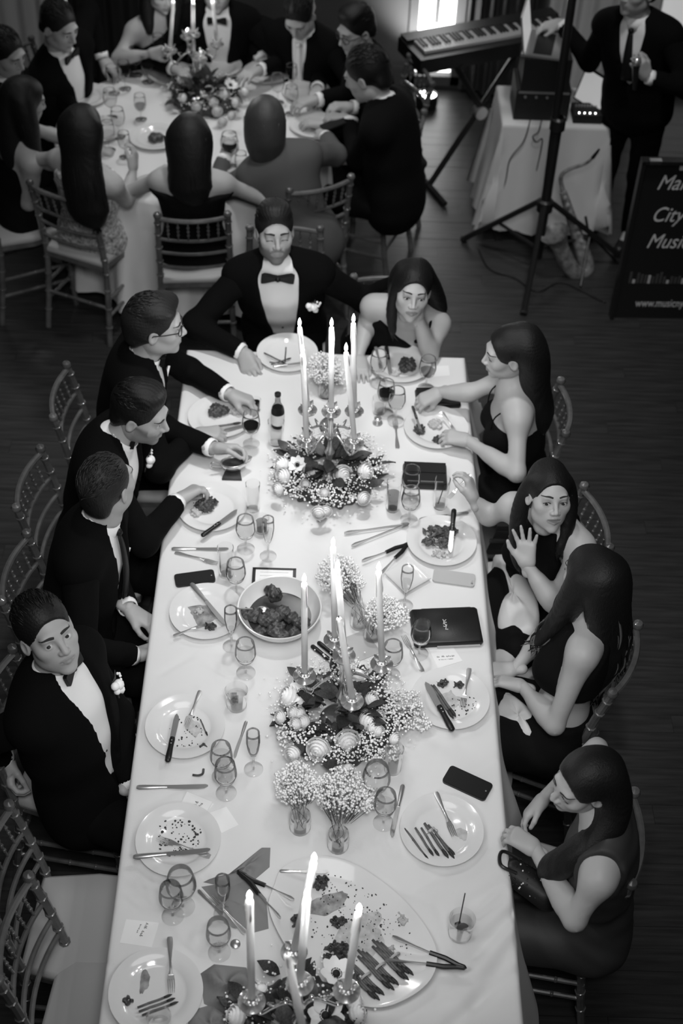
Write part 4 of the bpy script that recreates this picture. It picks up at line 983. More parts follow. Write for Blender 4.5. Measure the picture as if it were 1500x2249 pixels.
def goblet_parts(kind):
    if kind == 'goblet': H, st, rb, rt, rf = .165, .062, .038, .032, .034
    elif kind == 'small': H, st, rb, rt, rf = .145, .050, .033, .029, .031
    elif kind == 'balloon': H, st, rb, rt, rf = .19, .075, .047, .037, .037
    else: H, st, rb, rt, rf = .205, .075, .024, .0225, .032           # flute
    hb = H-st
    if kind == 'flute': out = [(.004, st), (.012, st+.010), (rb*.80, st+hb*.30), (rb, st+hb*.62), (rt, H)]
    else: out = [(.004, st), (.016, st+.006), (rb*.80, st+hb*.18), (rb, st+hb*.45), (rb*.97, st+hb*.65), (rt, H)]
    out = [(a, b) for a, b in zip(np.interp(np.linspace(0, 1, 16), np.linspace(0, 1, len(out)), [q[0] for q in out]), np.interp(np.linspace(0, 1, 16), np.linspace(0, 1, len(out)), [q[1] for q in out]))]
    inn = [(max(r-.0014, .0005), z+.0016 if i == 0 else z) for i, (r, z) in enumerate(out)][::-1]
    bowl = MB().lathe(out+inn+[(0, inn[-1][1])], 'wineglass', n=28).mesh('bowl', angle=None)
    stem = MB().lathe([(.0045, .006), (.0035, .02), (.0033, st*.6), (.0045, st-.004), (.007, st+.001)], 'glassfoot', n=12).mesh('stem', angle=None)
    foot = MB().lathe([(0, .0005), (rf, .0005), (rf+.0005, .0015), (rf, .0025), (.012, .005), (.0045, .008)], 'glassfoot', n=28).mesh('foot', angle=60)
    return bowl, stem, foot, [(max(r-.0018, 0), z) for r, z in out]
def liquid_mesh(prof, fill, m):
    z0, z1 = prof[0][1]+.002, prof[0][1]+(prof[-1][1]-prof[0][1])*fill
    zs = np.linspace(z0, z1, 8); rs = np.interp(zs, [z for r, z in prof], [r for r, z in prof]); pr = [(0, zs[0])]+list(zip(rs, zs))+[(0, z1)]
    return MB().lathe(pr, m, n=24).mesh('drink', angle=50)
def stemware(u, v, kind, label, fill=.0, m='liquid', z=0.0, tilt=None):
    nm = {'goblet': 'wine_glass', 'small': 'wine_glass', 'balloon': 'wine_glass', 'flute': 'champagne_flute'}[kind]
    r = empty(nm); bowl, stem, foot, prof = proto_mesh(kind, lambda: goblet_parts(kind)); inst('bowl', bowl, r); inst('stem', stem, r); inst('foot', foot, r)
    if fill: inst('drink', proto_mesh((kind, fill, m), lambda: liquid_mesh(prof, fill, m)), r)
    r.location = T(u, v, z+.0008); 
    if tilt: r.rotation_euler = tilt
    return tag(r, label, 'glass', 'stemmed glasses on the long table')
def tumbler_parts(H, r0, r1):
    return MB().lathe([(0, 0), (r0-.002, 0), (r0, .002), (r1, H), (r1-.0018, H), (r0-.0018, .010), (0, .009)], 'wineglass', n=28).mesh('glass', angle=50), [(r0-.0028, .0085), (r1-.0028, H)]
def tumbler(u, v, label, H=.15, r0=.027, r1=.032, fill=0, m='liquid', ice=0, straw=None, lime=False, z=0.0, name='tumbler'):
    r = empty(name); g, prof = proto_mesh(('t', H, r0, r1), lambda: tumbler_parts(H, r0, r1)); inst('glass', g, r)
    if fill: inst('drink', proto_mesh(('t', H, r0, r1, fill, m), lambda: liquid_mesh(prof, fill, m)), r)
    q = random.Random(int(u*7+v))
    for k in range(ice):
        b = MB(); b.box((q.uniform(-.010, .010), q.uniform(-.010, .010), H*fill*(.45+.25*k)), (.021, .021, .019), 'icecube', rotz(q.uniform(0, 3)) @ rotx(q.uniform(0, 2))); b.build('ice_cube', r, smooth=False)
    if lime: b = MB(); b.lathe([(.0, 0), (.017, 0), (.019, .004), (.017, .008), (0, .008)], 'lime', n=16, R=rotx(1.1) @ rotz(.4), c=(.004, -.004, H*fill*.80), a0=0, a1=pi); b.build('lime_wedge', r)
    if straw is not None: b = MB(); b.tube([(-.008, .002, .012), straw], .0020, 'black_plastic', 6); o = b.build('straw', r); o['label'] = 'thin black stirring straw'
    r.location = T(u, v, z+.0008); return tag(r, label, 'glass')

def phone(q, label, m='black_plastic', cam_=True):
    """q: four photo corners in order around the phone"""
    c = [T(*k, .006) for k in q]; ctr = sum(c)/4; ex = (c[1]-c[0]+c[2]-c[3])/2; ey = (c[3]-c[0]+c[2]-c[1])/2; L, Wd = np.linalg.norm(ex), np.linalg.norm(ey); ang = math.atan2(ex[1], ex[0])
    r = thing('mobile_phone', label, 'phone', (ctr[0], ctr[1], TZ+.0006), ang); rr = .012
    def rrect(l, w_): return [(sx*(l/2-rr)+rr*cos(a), sy*(w_/2-rr)+rr*sin(a)) for sx, sy, a0 in ((1, 1, 0), (-1, 1, pi/2), (-1, -1, pi), (1, -1, 1.5*pi)) for a in np.linspace(a0, a0+pi/2, 5)]
    MB().prism(rrect(L, Wd), 0, .0085, m).build('body', r, angle=30)
    if cam_:
        MB().prism(rrect(L-.006, Wd-.006), .0086, .0092, 'black_plastic').build('screen', r, angle=30)
        MB().lathe([(0, .0100), (.0028, .0098), (.0030, .0093)], 'steel', (L/2-.012, 0, 0), 8).build('camera_lens', r)
    else:
        MB().lathe([(0, .0100), (.0042, .0098), (.0045, .0086)], 'blade', (-L/2+.010, Wd/2-.014, 0), 10).build('camera_lens', r)
        MB().lathe([(0, .0100), (.0028, .0098), (.003, .0086)], 'key_white', (-L/2+.010, Wd/2-.026, 0), 8).build('flash', r)
def scribble(parent, rows, L, w_, seed, m='ink', z=.0012, name='handwriting', ang=0.0):
    q = random.Random(seed); b = MB()
    for (x0, y0, ln, hgt) in rows:
        x = x0
        while x < x0+ln:
            k = q.uniform(.45, 1.0)*hgt; pts = [(x, y0, z), (x+hgt*.2, y0+k, z), (x+hgt*.35, y0+q.uniform(-.2, .3)*hgt, z), (x+hgt*.55, y0+.4*k, z)]
            pts = [(px_*cos(ang)-py_*sin(ang), px_*sin(ang)+py_*cos(ang), z) for px_, py_, z in pts]; b.tube(bez(pts, 3), hgt*.045+.00015, m, 4); x += hgt*q.uniform(.5, .95)
            if q.random() < .18: x += hgt*.5
    return b.build(name, parent)
def place_card(q, label, fold=False, rows=None, ang=0.0, seed=1):
    c = [T(*k) for k in q]; ctr = sum(c)/4; r = thing('place_card', label, 'card', (ctr[0], ctr[1], TZ+.0006)); v = [k-ctr for k in c]; v = [A([k[0], k[1], 0]) for k in v]; b = MB()
    th = A([0, 0, .0006]); b.add([*v, *[k+th for k in v]], [(3, 2, 1, 0), (4, 5, 6, 7)]+[(i, (i+1) % 4, 4+(i+1) % 4, 4+i) for i in range(4)], 'paper')
    if fold: 
        m0, m1 = (v[0]+v[1])/2, (v[3]+v[2])/2; hgt = A([0, 0, .018]); b.add([v[0], v[3], v[3]*.15+v[2]*.85+hgt, v[0]*.15+v[1]*.85+hgt, v[0]+th, v[3]+th, v[3]*.15+v[2]*.85+hgt+th, v[0]*.15+v[1]*.85+hgt+th], [(0, 1, 2, 3), (7, 6, 5, 4), (0, 4, 5, 1), (1, 5, 6, 2), (2, 6, 7, 3), (3, 7, 4, 0)], 'paper')
    b.build('card', r, smooth=False)
    if rows: scribble(r, rows, 0, 0, seed, ang=ang, z=.0012 if not fold else .012)
    return r
def tongs(apex, t1, t2, label, black=True, h=.03):
    """spring tongs lying on their side: apex and the two tips as world points"""
    r = thing('serving_tongs', label, 'tongs', tuple(apex)); ap = A(apex)*0
    for k, t in enumerate((t1, t2)):
        d = A(t)-A(apex); L = np.linalg.norm(d); x = unit(d); nrm = unit(np.cross(x, (0, 0, 1)))*(1 if k == 0 else -1)
        if black: b = MB(); b.tube([ap+x*L*.02, ap+x*L*.25+nrm*.004, ap+x*L*.47], [.0075, .0085, .0075], 'black_plastic', 8, flat=(A([0, 0, 1.0]), .9)); b.build('grip', r)
        b = MB(); b.tube([ap+x*L*(.0 if not black else .4), ap+x*L*.7, ap+x*L*.86, ap+x*L*.94, ap+x*L], [.0060 if black else .007, .006, .010, .012, .007], 'steel', 8, flat=(nrm, .35)); b.build('arm', r)
    b = MB(); d1, d2 = unit(A(t1)-A(apex)), unit(A(t2)-A(apex)); b.tube(bez([ap+d1*.02, ap-(unit(d1+d2))*.006, ap+d2*.02], 6), .0078, 'black_plastic' if black else 'steel', 8); b.build('hinge', r)
    return r

# ------------------------------------------------------------------ food
def spear_mesh():
    b = MB(); b.tube([(0, 0, 0), (.05, .001, 0), (.10, -.001, 0), (.125, 0, 0)], [.0048, .0052, .005, .0052], 'asparagus', 7); b.tube([(.122, 0, 0), (.135, 0, 0), (.148, .0005, 0), (.160, 0, 0)], [.0052, .0066, .0058, .0015], 'asp_tip', 7)
    for k in range(5): x = .03+.022*k; a = k*2.1; b.add([(x, .0053*cos(a), .0053*sin(a)), (x+.009, .0056*cos(a+.3), .0056*sin(a+.3)), (x+.001, .0053*cos(a+.6), .0053*sin(a+.6))], [(0, 1, 2)], 'asp_tip')
    return b.mesh('asparagus_spear')
def spear(p0, p1, label, group): o = inst('asparagus_spear', proto_mesh('spear', spear_mesh)); lay(o, p0, p1, .16); return tag(o, label, 'asparagus', group)
def lump(c, r, m, seed, n=5, res=.004, flat=.5, rough=.006):
    q = random.Random(seed); F = Field()
    for k in range(n):
        a = q.uniform(0, 2*pi); d = q.uniform(.1, .65); F.ell(A([cos(a)*r[0]*d, sin(a)*r[1]*d, r[2]*q.uniform(.35, .6)]), (r[0]*q.uniform(.35, .6), r[1]*q.uniform(.35, .6), r[2]*q.uniform(.4, .6)), .008, rotz(q.uniform(0, 3)))
    F.half((0, 0, .0006), (0, 0, -1), .002)
    ph = q.uniform(0, 6)
    V, Q = F.mesh(res, lambda p: rough*.35*(np.sin(p[:, 0]*260+ph)*np.sin(p[:, 1]*240+ph+p[:, 2]*150)+.6*np.sin(p[:, 0]*480+p[:, 2]*300)*np.sin(p[:, 1]*450+ph))); return V+A(c), Q
def food(u, v, r, m, label, cat='food', name='meat_portion', z=.0075, seed=None, n=10, rough=.013, group=None):
    seed = seed or int(u*3+v); c = T(u, v, z); V, Q = lump((0, 0, 0), r, m, seed, n, max(.0028, min(r)*.12), rough=rough); o = MB().add(V, Q, m).build(name, angle=None, loc=c); return tag(o, label, cat, group)
def leafy(u, v, rad, m, label, z=.008, n=40, seed=1, hgt=.025, name='salad_greens'):
    q = random.Random(seed); b = MB()
    for k in range(n):
        a = q.uniform(0, 2*pi); d = rad*math.sqrt(q.random()); c = A([cos(a)*d, sin(a)*d, q.uniform(.001, hgt)*(1-.6*d/rad)]); L = q.uniform(.010, .020); R = rotz(q.uniform(0, 6.3)) @ rotx(q.uniform(-.9, .9)) @ roty(q.uniform(-.5, .5))
        p = A([(-L, 0, 0), (-L*.4, -L*.45, .003), (L*.4, -L*.4, .001), (L, 0, .004), (L*.3, L*.45, .0), (-L*.4, L*.4, .004)]) @ R.T+c; p[:, 2] = np.maximum(p[:, 2], .0008); b.add(np.concatenate([p, p+A([0, 0, .0012])]), [(5, 4, 3, 2, 1, 0), (6, 7, 8, 9, 10, 11)]+[(i, (i+1) % 6, 6+(i+1) % 6, 6+i) for i in range(6)], m)
    o = b.build(name, smooth=False, loc=T(u, v, z)); return tag(o, label, 'food', None, 'stuff')
def crumbs(u, v, n, rad, label, z=.0072, seed=1, m='crumb', ring=False, size=(.0012, .0035)):
    q = random.Random(seed); b = MB()
    for k in range(n):
        a = q.uniform(0, 2*pi); d = rad*(math.sqrt(q.random()) if not ring else q.uniform(.8, 1.05)); s_ = q.uniform(*size); b.ball((cos(a)*d, sin(a)*d, s_*.4), (s_*q.uniform(.7, 1.6), s_, s_*.6), m, 5, 3, rotz(q.uniform(0, 3)))
    o = b.build('crumbs', smooth=False, loc=T(u, v, z)); return tag(o, label, 'crumbs', None, 'stuff')
def smear(u, v, r, label, seed=1, m='sauce', z=.0068, name='sauce_smear'):
    q = random.Random(seed); n = 26; pts = [(cos(2*pi*i/n)*r[0]*(1+.25*sin(3*2*pi*i/n+seed)+q.uniform(-.12, .12)), sin(2*pi*i/n)*r[1]*(1+.2*cos(2*2*pi*i/n+seed)+q.uniform(-.12, .12))) for i in range(n)]
    o = MB().prism(pts, 0, .0012, m, R=rotz(seed*1.3)).build(name, angle=50, loc=T(u, v, z)); return tag(o, label, 'sauce')
def napkin(pts, label, m='napkin', h=.02, seed=1, fold=3, z=0.0, name='napkin'):
    """crumpled cloth filling a photo polygon"""
    w_ = [T(*p) for p in pts]; c = sum(w_)/len(w_); q = random.Random(seed); b = MB(); n = len(w_); K = 7; V = []
    for k in range(K+1):
        t_ = k/K
        for i in range(n*4):
            a = w_[i//4 % n]; d = w_[(i//4+1) % n]; e = a+(d-a)*(i % 4)/4-c; zz = h*(min(1, t_*2.2)**.7)*(.55+.45*sin(i*2*pi*fold/(n*4)+seed+3.5*t_))+.001; V.append((e[0]*(1-t_*.97), e[1]*(1-t_*.97), max(.0008, zz) if k else .0008))
    N4 = n*4; f = [(k*N4+i, k*N4+(i+1) % N4, (k+1)*N4+(i+1) % N4, (k+1)*N4+i) for k in range(K) for i in range(N4)]+[tuple(K*N4+i for i in range(N4))]
    b.add(V, f, m); o = b.build(name, angle=None, loc=(c[0], c[1], TZ+z)); return tag(o, label, 'napkin')
def clutch(q, label, h=.03, m='black_leather', flap=.5, name='clutch_bag', bev=.008):
    c = [T(*k, h) for k in q]; ctr = sum(c)/4; ex = (c[1]-c[0]+c[2]-c[3])/2; ey = (c[3]-c[0]+c[2]-c[1])/2; L, Wd = np.linalg.norm(ex), np.linalg.norm(ey); ang = math.atan2(ex[1], ex[0])
    r = thing(name, label, 'bag', (ctr[0], ctr[1], TZ+.0006), ang); a = bev
    def lay_(l, w_, z): return [(x*l/2, y*w_/2, z) for x, y in ((-1+.06, -1), (1-.06, -1), (1, -1+.1), (1, 1-.1), (1-.06, 1), (-1+.06, 1), (-1, 1-.1), (-1, -1+.1))]
    V = lay_(L*.97, Wd*.97, 0)+lay_(L, Wd, h*.35)+lay_(L*.98, Wd*.98, h*.8)+lay_(L*.93, Wd*.93, h); b = MB(); b.add(V, [(i*8+j, i*8+(j+1) % 8, i*8+8+(j+1) % 8, i*8+8+j) for i in range(3) for j in range(8)]+[tuple(range(8))[::-1], tuple(range(24, 32))], m); b.build('body', r, angle=40)
    if flap: b = MB(); b.box((0, Wd*(.5-flap/2)*.98, h+.0022), (L*.94, Wd*flap*.95, .0035), m); b.box((0, Wd*(.5-flap)*.96, h+.0018), (L*.94, .004, .004), m); b.build('flap', r, smooth=False)
    return r, L, Wd, h
# ================================================================== candelabra, candles, flowers
def cup_mesh():
    b = MB(); b.lathe([(0, -.022), (.007, -.022), (.010, -.014), (.006, -.008), (.010, -.002), (.030, .001), (.037, .007), (.0385, .012), (.036, .011), (.028, .006), (.012, .004), (.0145, .012), (.018, .022), (.0155, .030), (.0125, .034), (.0125, .024), (0, .024)], 'silver', n=24); return b.mesh('candle_cup', angle=60)
def leafcup_mesh():
    b = MB()
    for k in range(5):
        a = 2*pi*k/5; b.add(A([(.012, -.009, .026), (.012, .009, .026), (.024, .011, .036), (.030, 0, .047), (.024, -.011, .036), (.020, 0, .034)]) @ rotz(a).T, [(0, 1, 2, 5), (5, 2, 3), (5, 3, 4), (0, 5, 4)], 'silver')
    return b.mesh('drip_petals', angle=80)
def candelabrum(base, rot, label, H=.27, arm=.131, rise=.075, scale=1.0):
    r = thing('candelabrum', label, 'candelabrum', tuple(base), rot, 'silver five-light candelabra')
    MB().lathe([(0, 0), (.072, 0), (.076, .004), (.072, .010), (.055, .016), (.030, .030), (.016, .045), (.012, .06)], 'silver', n=28).build('base', r)
    MB().lathe([(.012, .058), (.018, .068), (.012, .078), (.009, .10), (.014, .125), (.021, .145), (.012, .165), (.009, .20), (.013, .215), (.019, .228), (.012, .242), (.009, .27), (.012, H+rise-.03), (.008, H+rise-.02)], 'silver', n=20).build('stem', r)
    cups = [(0, 0, H+rise)]
    for k in range(4):
        a = pi/2*k; d = A([cos(a), sin(a), 0]); pts = bez([A([0, 0, .225])+d*.010, A([0, 0, .255])+d*.035, A([0, 0, .235])+d*.072, A([0, 0, .205])+d*.105, A([0, 0, .22])+d*(arm-.006), A([0, 0, H-.02])+d*arm], 6)
        b = MB(); b.tube(pts, np.linspace(.0065, .0045, len(pts)), 'silver', 8); b.ball(A([0, 0, .268])+d*.034, .008, 'silver', 8, 6); b.tube(bez([A([0, 0, .235])+d*.072, A([0, 0, .262])+d*.088, A([0, 0, .258])+d*.070], 5), np.linspace(.004, .002, 11), 'silver', 6); b.build('arm', r); cups.append(tuple(d*arm+A([0, 0, H])))
    for c in cups:
        q = inst('candle_cup', proto_mesh('cup', cup_mesh), r, c); inst('drip_petals', proto_mesh('drip', leafcup_mesh), q)
    Rz = rotz(rot); return [A(base)+Rz @ A(c)+A([0, 0, .026]) for c in cups]
def candle(b0, tip, label, lit=True, power=2.2, r=.0108, group=None):
    """tapered candle standing in the cup at b0 with its tip seen at photo point tip"""
    best = None
    for Lc in np.linspace(.30, .50, 41):
        t = P(*tip, b0[2]+Lc); d = np.linalg.norm(t[:2]-b0[:2])
        if best is None or d < best[0]: best = (d, t)
    t = best[1]; ax = unit(t-b0); L = np.linalg.norm(t-b0)-(.018 if lit else 0); top = b0+ax*L
    o = thing('taper_candle', label, 'candle', tuple(b0), 0.0, group or 'white taper candles on the long table')
    q = random.Random(int(tip[0]*3+tip[1])); b = MB(); loc = lambda p: p-b0
    b.tube([loc(b0), loc(b0+ax*L*.5), loc(top-ax*.012), loc(top-ax*.004), loc(top)], [r, r*.98, r*.93, r*.80, r*.45], 'wax', 14)
    for k in range(3): a = q.uniform(0, 6.3); e = unit(np.cross(ax, (cos(a), sin(a), .2))); z0 = L*q.uniform(.75, .95); b.tube([loc(b0+ax*(L-.006)+e*r*.75), loc(b0+ax*z0+e*r*1.0), loc(b0+ax*(z0-.02)+e*r*1.0)], [.0022, .0026, .0012], 'wax', 6)
    b.build('wax', o, angle=None)
    b = MB(); b.tube([loc(top-ax*.002), loc(top+ax*.008)], .0012 if lit else .0018, 'wick', 5); b.build('wick', o)
    if not lit: b = MB(); b.ball(loc(top+ax*.006), .003, 'wick', 6, 4); b.build('snuffed_tip', o)
    else:
        f0 = top+ax*.004; b = MB(); up = A([0, 0, 1.0]); b.tube([loc(f0+up*x) for x in (0, .004, .010, .017, .025, .033, .038)], [.001, .0048, .0068, .0066, .0048, .0022, .0004], 'flame', 10); b.build('flame', o, angle=None)
        lp = lamp('candle_light', 'POINT', tuple(f0+up*.03), power, shadow_soft_size=.012); 
    return o
def rose_mesh(seed=1, openness=1.0):
    q = random.Random(seed); b = MB(); b.ball((0, 0, .014), (.027, .027, .022), 'rose_petal', 14, 8)
    for ring_, (n, th0, rad, lift, wd) in enumerate(((2, .10, .024, .007, 2.2), (3, .38, .026, .006, 1.5), (4, .68, .029, .005, 1.25), (5, .98, .032, .004, 1.1), (6, 1.30, .035, .002, .95), (6, 1.62, .037, 0, .9))):
        for k in range(n):
            a0 = 2*pi*k/n+ring_*.75+q.uniform(-.15, .15); V = []
            for i in range(5):
                t_ = i/4; th = th0+.62*(1-t_)                       # polar angle, rim of the petal nearest the top
                for j in range(9):
                    s_ = j/8*2-1; a = a0+s_*wd*(.75+.25*t_); rr = rad+.0035*t_*t_+.0018*(1-s_*s_)*t_; edge = 1-.10*s_*s_*t_
                    V.append((rr*sin(th)*cos(a), rr*sin(th)*sin(a), .014+(rr*.80*cos(th)+lift*t_)*edge))
            b.add(V, [(i*9+j, i*9+j+1, i*9+10+j, i*9+9+j) for i in range(4) for j in range(8)], 'rose_petal')
    b.tube([(0, 0, -.02), (0, 0, .0)], [.003, .008], 'stem', 6); return b.mesh('rose', angle=None)
def anemone_mesh():
    b = MB()
    for k in range(8):
        a = 2*pi*k/8; n = 5; V = []
        for i in range(n):
            t_ = i/(n-1); w_ = .015*sin(pi*(.12+.80*t_)); rr = .008+.034*t_; z = .010+.010*t_-(.004 if k % 2 else 0)+.004*t_*t_
            V += [(rr, -w_, z+.002), (rr, 0, z), (rr, w_, z+.002)]
        b.add(A(V) @ rotz(a).T, [(3*i+j, 3*i+3+j, 3*i+4+j, 3*i+1+j) for i in range(n-1) for j in (0, 1)], 'anemone')
    b.ball((0, 0, .014), (.0095, .0095, .007), 'flower_dark', 12, 6)
    for k in range(22): a = k*2.4; b.ball((.0125*cos(a), .0125*sin(a), .0155), .0016, 'flower_dark', 5, 3)
    return b.mesh('anemone', angle=None)
def leaf_mesh():
    n = 7; V = []
    for i in range(n):
        t_ = i/(n-1); w_ = .3*sin(pi*min(1, t_*1.02))**.8*(1-.35*t_)+.004; V += [(t_, -w_, .06*sin(pi*t_)+.05), (t_, 0, .10*sin(pi*t_)), (t_, w_, .06*sin(pi*t_)+.05)]
    V2 = [(x, y, z-.015) for x, y, z in V]; m_ = len(V); f = [(3*i+j, 3*i+3+j, 3*i+4+j, 3*i+1+j) for i in range(n-1) for j in (0, 1)]; f += [tuple(m_+q for q in k[::-1]) for k in f]
    return MB().add(V+V2, f, 'leaf').mesh('leaf', angle=None)
def look_rot(o, n, sp=0.0):
    z = unit(n); x = unit(np.cross((0.3, 1, .1), z)); y = np.cross(z, x); x, y = x*cos(sp)+y*sin(sp), y*cos(sp)-x*sin(sp); M = Matrix.Identity(3)
    for i in range(3): M[i][0], M[i][1], M[i][2] = x[i], y[i], z[i]
    o.rotation_euler = M.to_euler()
def breath(b, c, rad, n, q, m='breath', size=(.0032, .0058), stems=None, squash=(1, 1, 1), shell=.35):
    for k in range(n):
        d = unit(A([q.gauss(0, 1), q.gauss(0, 1), q.gauss(0, 1)])); p = A(c)+d*A(squash)*rad*(shell+(1-shell)*q.random()**.5); s_ = q.uniform(*size); b.ball(p, (s_, s_, s_*.8), m, 6, 4, rotx(q.uniform(0, 3)))
        if stems is not None and q.random() < .1: b.tube([p, A(stems)*.6+p*.4], .0007, 'stem', 3, cap=False)
def wreath(base, label, roses, anem, sprays, seed, R0=.15, nleaf=60, filler=1150):
    q = random.Random(seed); r = thing('flower_wreath', label, 'flowers', tuple(base)); b0 = A(base)
    # rounded moss-dark foliage ring
    F = Field(); nn = 14
    for k in range(nn): a0, a1 = 2*pi*k/nn, 2*pi*(k+1)/nn; F.cap((R0*cos(a0), R0*sin(a0), .026), (R0*cos(a1), R0*sin(a1), .026), .034, .034, .02)
    F.half((0, 0, .001), (0, 0, -1)); V, Q = F.mesh(.010, lambda p: .008*np.sin(p[:, 0]*90)*np.sin(p[:, 1]*97+p[:, 2]*60)); MB().add(V, Q, 'leaf').build('foliage', r, angle=None)
    for k in range(nleaf):
        a = q.uniform(0, 2*pi); rr = R0+q.uniform(-.085, .05); o = inst('leaf', proto_mesh('leaf', leaf_mesh), r, (rr*cos(a), rr*sin(a), q.uniform(.03, .07))); s_ = q.uniform(.045, .085); o.scale = (s_,)*3; o.rotation_euler = (q.uniform(-.5, .5), q.uniform(-.7, .2), a+q.uniform(-1, 1))
    for k in range(34):          # taller dark leaves around the stem
        a = q.uniform(0, 2*pi); rr = q.uniform(.02, .10); o = inst('leaf', proto_mesh('leaf', leaf_mesh), r, (rr*cos(a), rr*sin(a), q.uniform(.03, .12))); s_ = q.uniform(.06, .10); o.scale = (s_,)*3; o.rotation_euler = (q.uniform(-.4, .4), q.uniform(-1.0, -.1), a+q.uniform(-.8, .8))
    for k, (u, v, s_) in enumerate(roses):
        p = P(u, v, TZ+.085)-b0; n = unit(A([p[0]*1.2, p[1]*1.2-.05, .16])); o = inst('rose', proto_mesh(('rose', k % 3), lambda: rose_mesh(k % 3+1)), r, tuple(p-n*.02*s_)); o.scale = (s_*.80,)*3; look_rot(o, n, q.uniform(0, 6))
    for (u, v, s_) in anem:
        p = P(u, v, TZ+.10)-b0; o = inst('anemone', proto_mesh('anem', anemone_mesh), r, tuple(p-A([0, 0, .012]))); o.scale = (s_,)*3; look_rot(o, unit(A([p[0]*.6, p[1]*.6-.08, .2])), q.uniform(0, 6))
    b = MB()
    for k in range(filler):
        a = q.uniform(0, 2*pi); rr = max(.05, R0+q.gauss(.012, .045)); z = .022+.052*math.sqrt(max(0, 1-((rr-R0)/.11)**2))+q.uniform(0, .016); s_ = q.uniform(.0026, .0052); b.ball((rr*cos(a), rr*sin(a), z), (s_, s_, s_*.8), 'breath', 6, 4)
    for (u, v, z, rad, n, sq) in sprays: breath(b, P(u, v, TZ+z)-b0, rad, n, q, stems=A([0, 0, .03]), squash=sq)
    tag(b.build('baby_breath', r, angle=None), kind='stuff'); return r
def posy(u, v, label, cu, cv, cz, rad, n, seed, sq=(1, 1, .75), H=.075, rj=.034):
    sq = (sq[0]*1.06, sq[1]*1.06, .88); n = int(n*1.25)
    """little glass jar holding a bunch of baby's breath"""
    q = random.Random(seed); base = T(u, v, .0008); r = thing('flower_jar', label, 'flowers', tuple(base), 0, "jars of baby's breath")
    MB().lathe([(0, 0), (rj-.003, 0), (rj, .003), (rj*1.02, H*.7), (rj*.98, H), (rj*.93, H), (rj*.94, .008), (0, .007)], 'wineglass', n=24).build('jar', r, angle=50)
    MB().lathe([(0, .0085), (rj*.9, .0085), (rj*.92, H*.6), (0, H*.6)], 'liquid', n=20).build('water', r, angle=50)
    c = P(cu, cv, TZ+cz)-base; b = MB()
    for k in range(9): d = unit(A([q.gauss(0, 1), q.gauss(0, 1), q.gauss(0, .6)])); b.tube(bez([(q.uniform(-.015, .015), q.uniform(-.015, .015), .012), A([q.uniform(-.02, .02), q.uniform(-.02, .02), H]), c+d*A(sq)*rad*.8], 4), .0007, 'leaf_mid', 4, cap=False)
    b.build('stems', r); b = MB(); breath(b, c, rad*.92, int(n*1.2), q, stems=A([0, 0, H]), squash=sq, shell=.3)
    for k in range(5): a = 2*pi*k/5+q.uniform(-.4, .4); breath(b, c+A([cos(a), sin(a), q.uniform(-.65, .1)])*A(sq)*rad*.72, rad*q.uniform(.38, .52), int(n*.32), q, stems=A([0, 0, H]), squash=sq, shell=.2); tag(b.build('baby_breath', r, angle=None), kind='stuff'); return r

# --- three candelabra down the long table
cb = candelabrum(T(722, 1050), D2(45), 'silver five-arm candelabrum at the far end of the long table')
for c, tip, d in zip([cb[0], cb[1], cb[2], cb[3], cb[4]], [(728, 709), (776, 700), (657, 709), (664, 768), (759, 764)], ['centre', 'back right', 'back left', 'front left', 'front right']):
    candle(c, tip, 'lit white taper on the far candelabrum, %s candle' % d)
cb = candelabrum(T(748, 1584), D2(13), 'silver five-arm candelabrum in the middle of the long table')
for c, tip, lit, d in zip(cb, [(741, 1241), (831, 1245), (731, 1191), (668, 1271), (744, 1357)], (1, 1, 1, 1, 0), ['centre', 'right', 'back', 'left', 'front']):
    candle(c, tip, ('lit white taper on the middle candelabrum, %s candle' % d) if lit else 'unlit white taper with black wick at the front of the middle candelabrum', bool(lit))
cb = candelabrum(T(655, 2288), D2(8), 'silver five-arm candelabrum at the bottom edge of the photograph')
for c, tip, lit, d in zip(cb, [(675, 1962), (789, 1995), (691, 1884), (548, 1966), (631, 2097)], (1, 1, 1, 1, 0), ['centre', 'right', 'back', 'left', 'front']):
    candle(c, tip, ('lit white taper on the nearest candelabrum, %s candle' % d) if lit else 'unlit taper on the nearest candelabrum, cut by the bottom edge', bool(lit))
wreath(T(722, 1050), 'white rose and greenery wreath around the far candelabrum',
       [(614, 1020, 1.15), (618, 1045, 1.1), (607, 1075, .85), (685, 1035, .9), (672, 1030, .8), (756, 1043, 1.3), (806, 1035, 1.2), (700, 1128, .95), (715, 1125, .8), (801, 1096, .9), (712, 1085, .7), (645, 1000, .9), (800, 990, .9), (668, 1065, .7)],
       [(655, 1018, .9)], [(735, 1090, .06, .05, 160, (2.2, 1, .6)), (650, 1075, .05, .04, 90, (1.5, 1, .6)), (800, 960, .07, .03, 60, (1, 1, .7))], 11)
wreath(T(748, 1584), 'white rose, anemone and greenery wreath around the middle candelabrum',
       [(765, 1632, 1.35), (697, 1648, 1.3), (640, 1658, .95), (812, 1585, 1.15), (822, 1600, .75), (834, 1607, .7), (836, 1575, .8), (655, 1568, .8), (663, 1585, .85), (641, 1565, .75), (646, 1590, .75), (628, 1528, 1.3), (612, 1575, .75), (870, 1625, .75), (648, 1683, .7), (765, 1690, .6), (820, 1535, .9), (790, 1480, 1.0)],
       [(666, 1520, 1.15)], [(885, 1555, .07, .065, 330, (1.2, 1.3, .7)), (925, 1590, .04, .03, 70, (1.2, 1, .6)), (830, 1650, .05, .055, 200, (1.6, .8, .6)), (640, 1615, .05, .05, 130, (1, 1.2, .6)), (730, 1660, .05, .05, 140, (2, .7, .6))], 12, R0=.16)
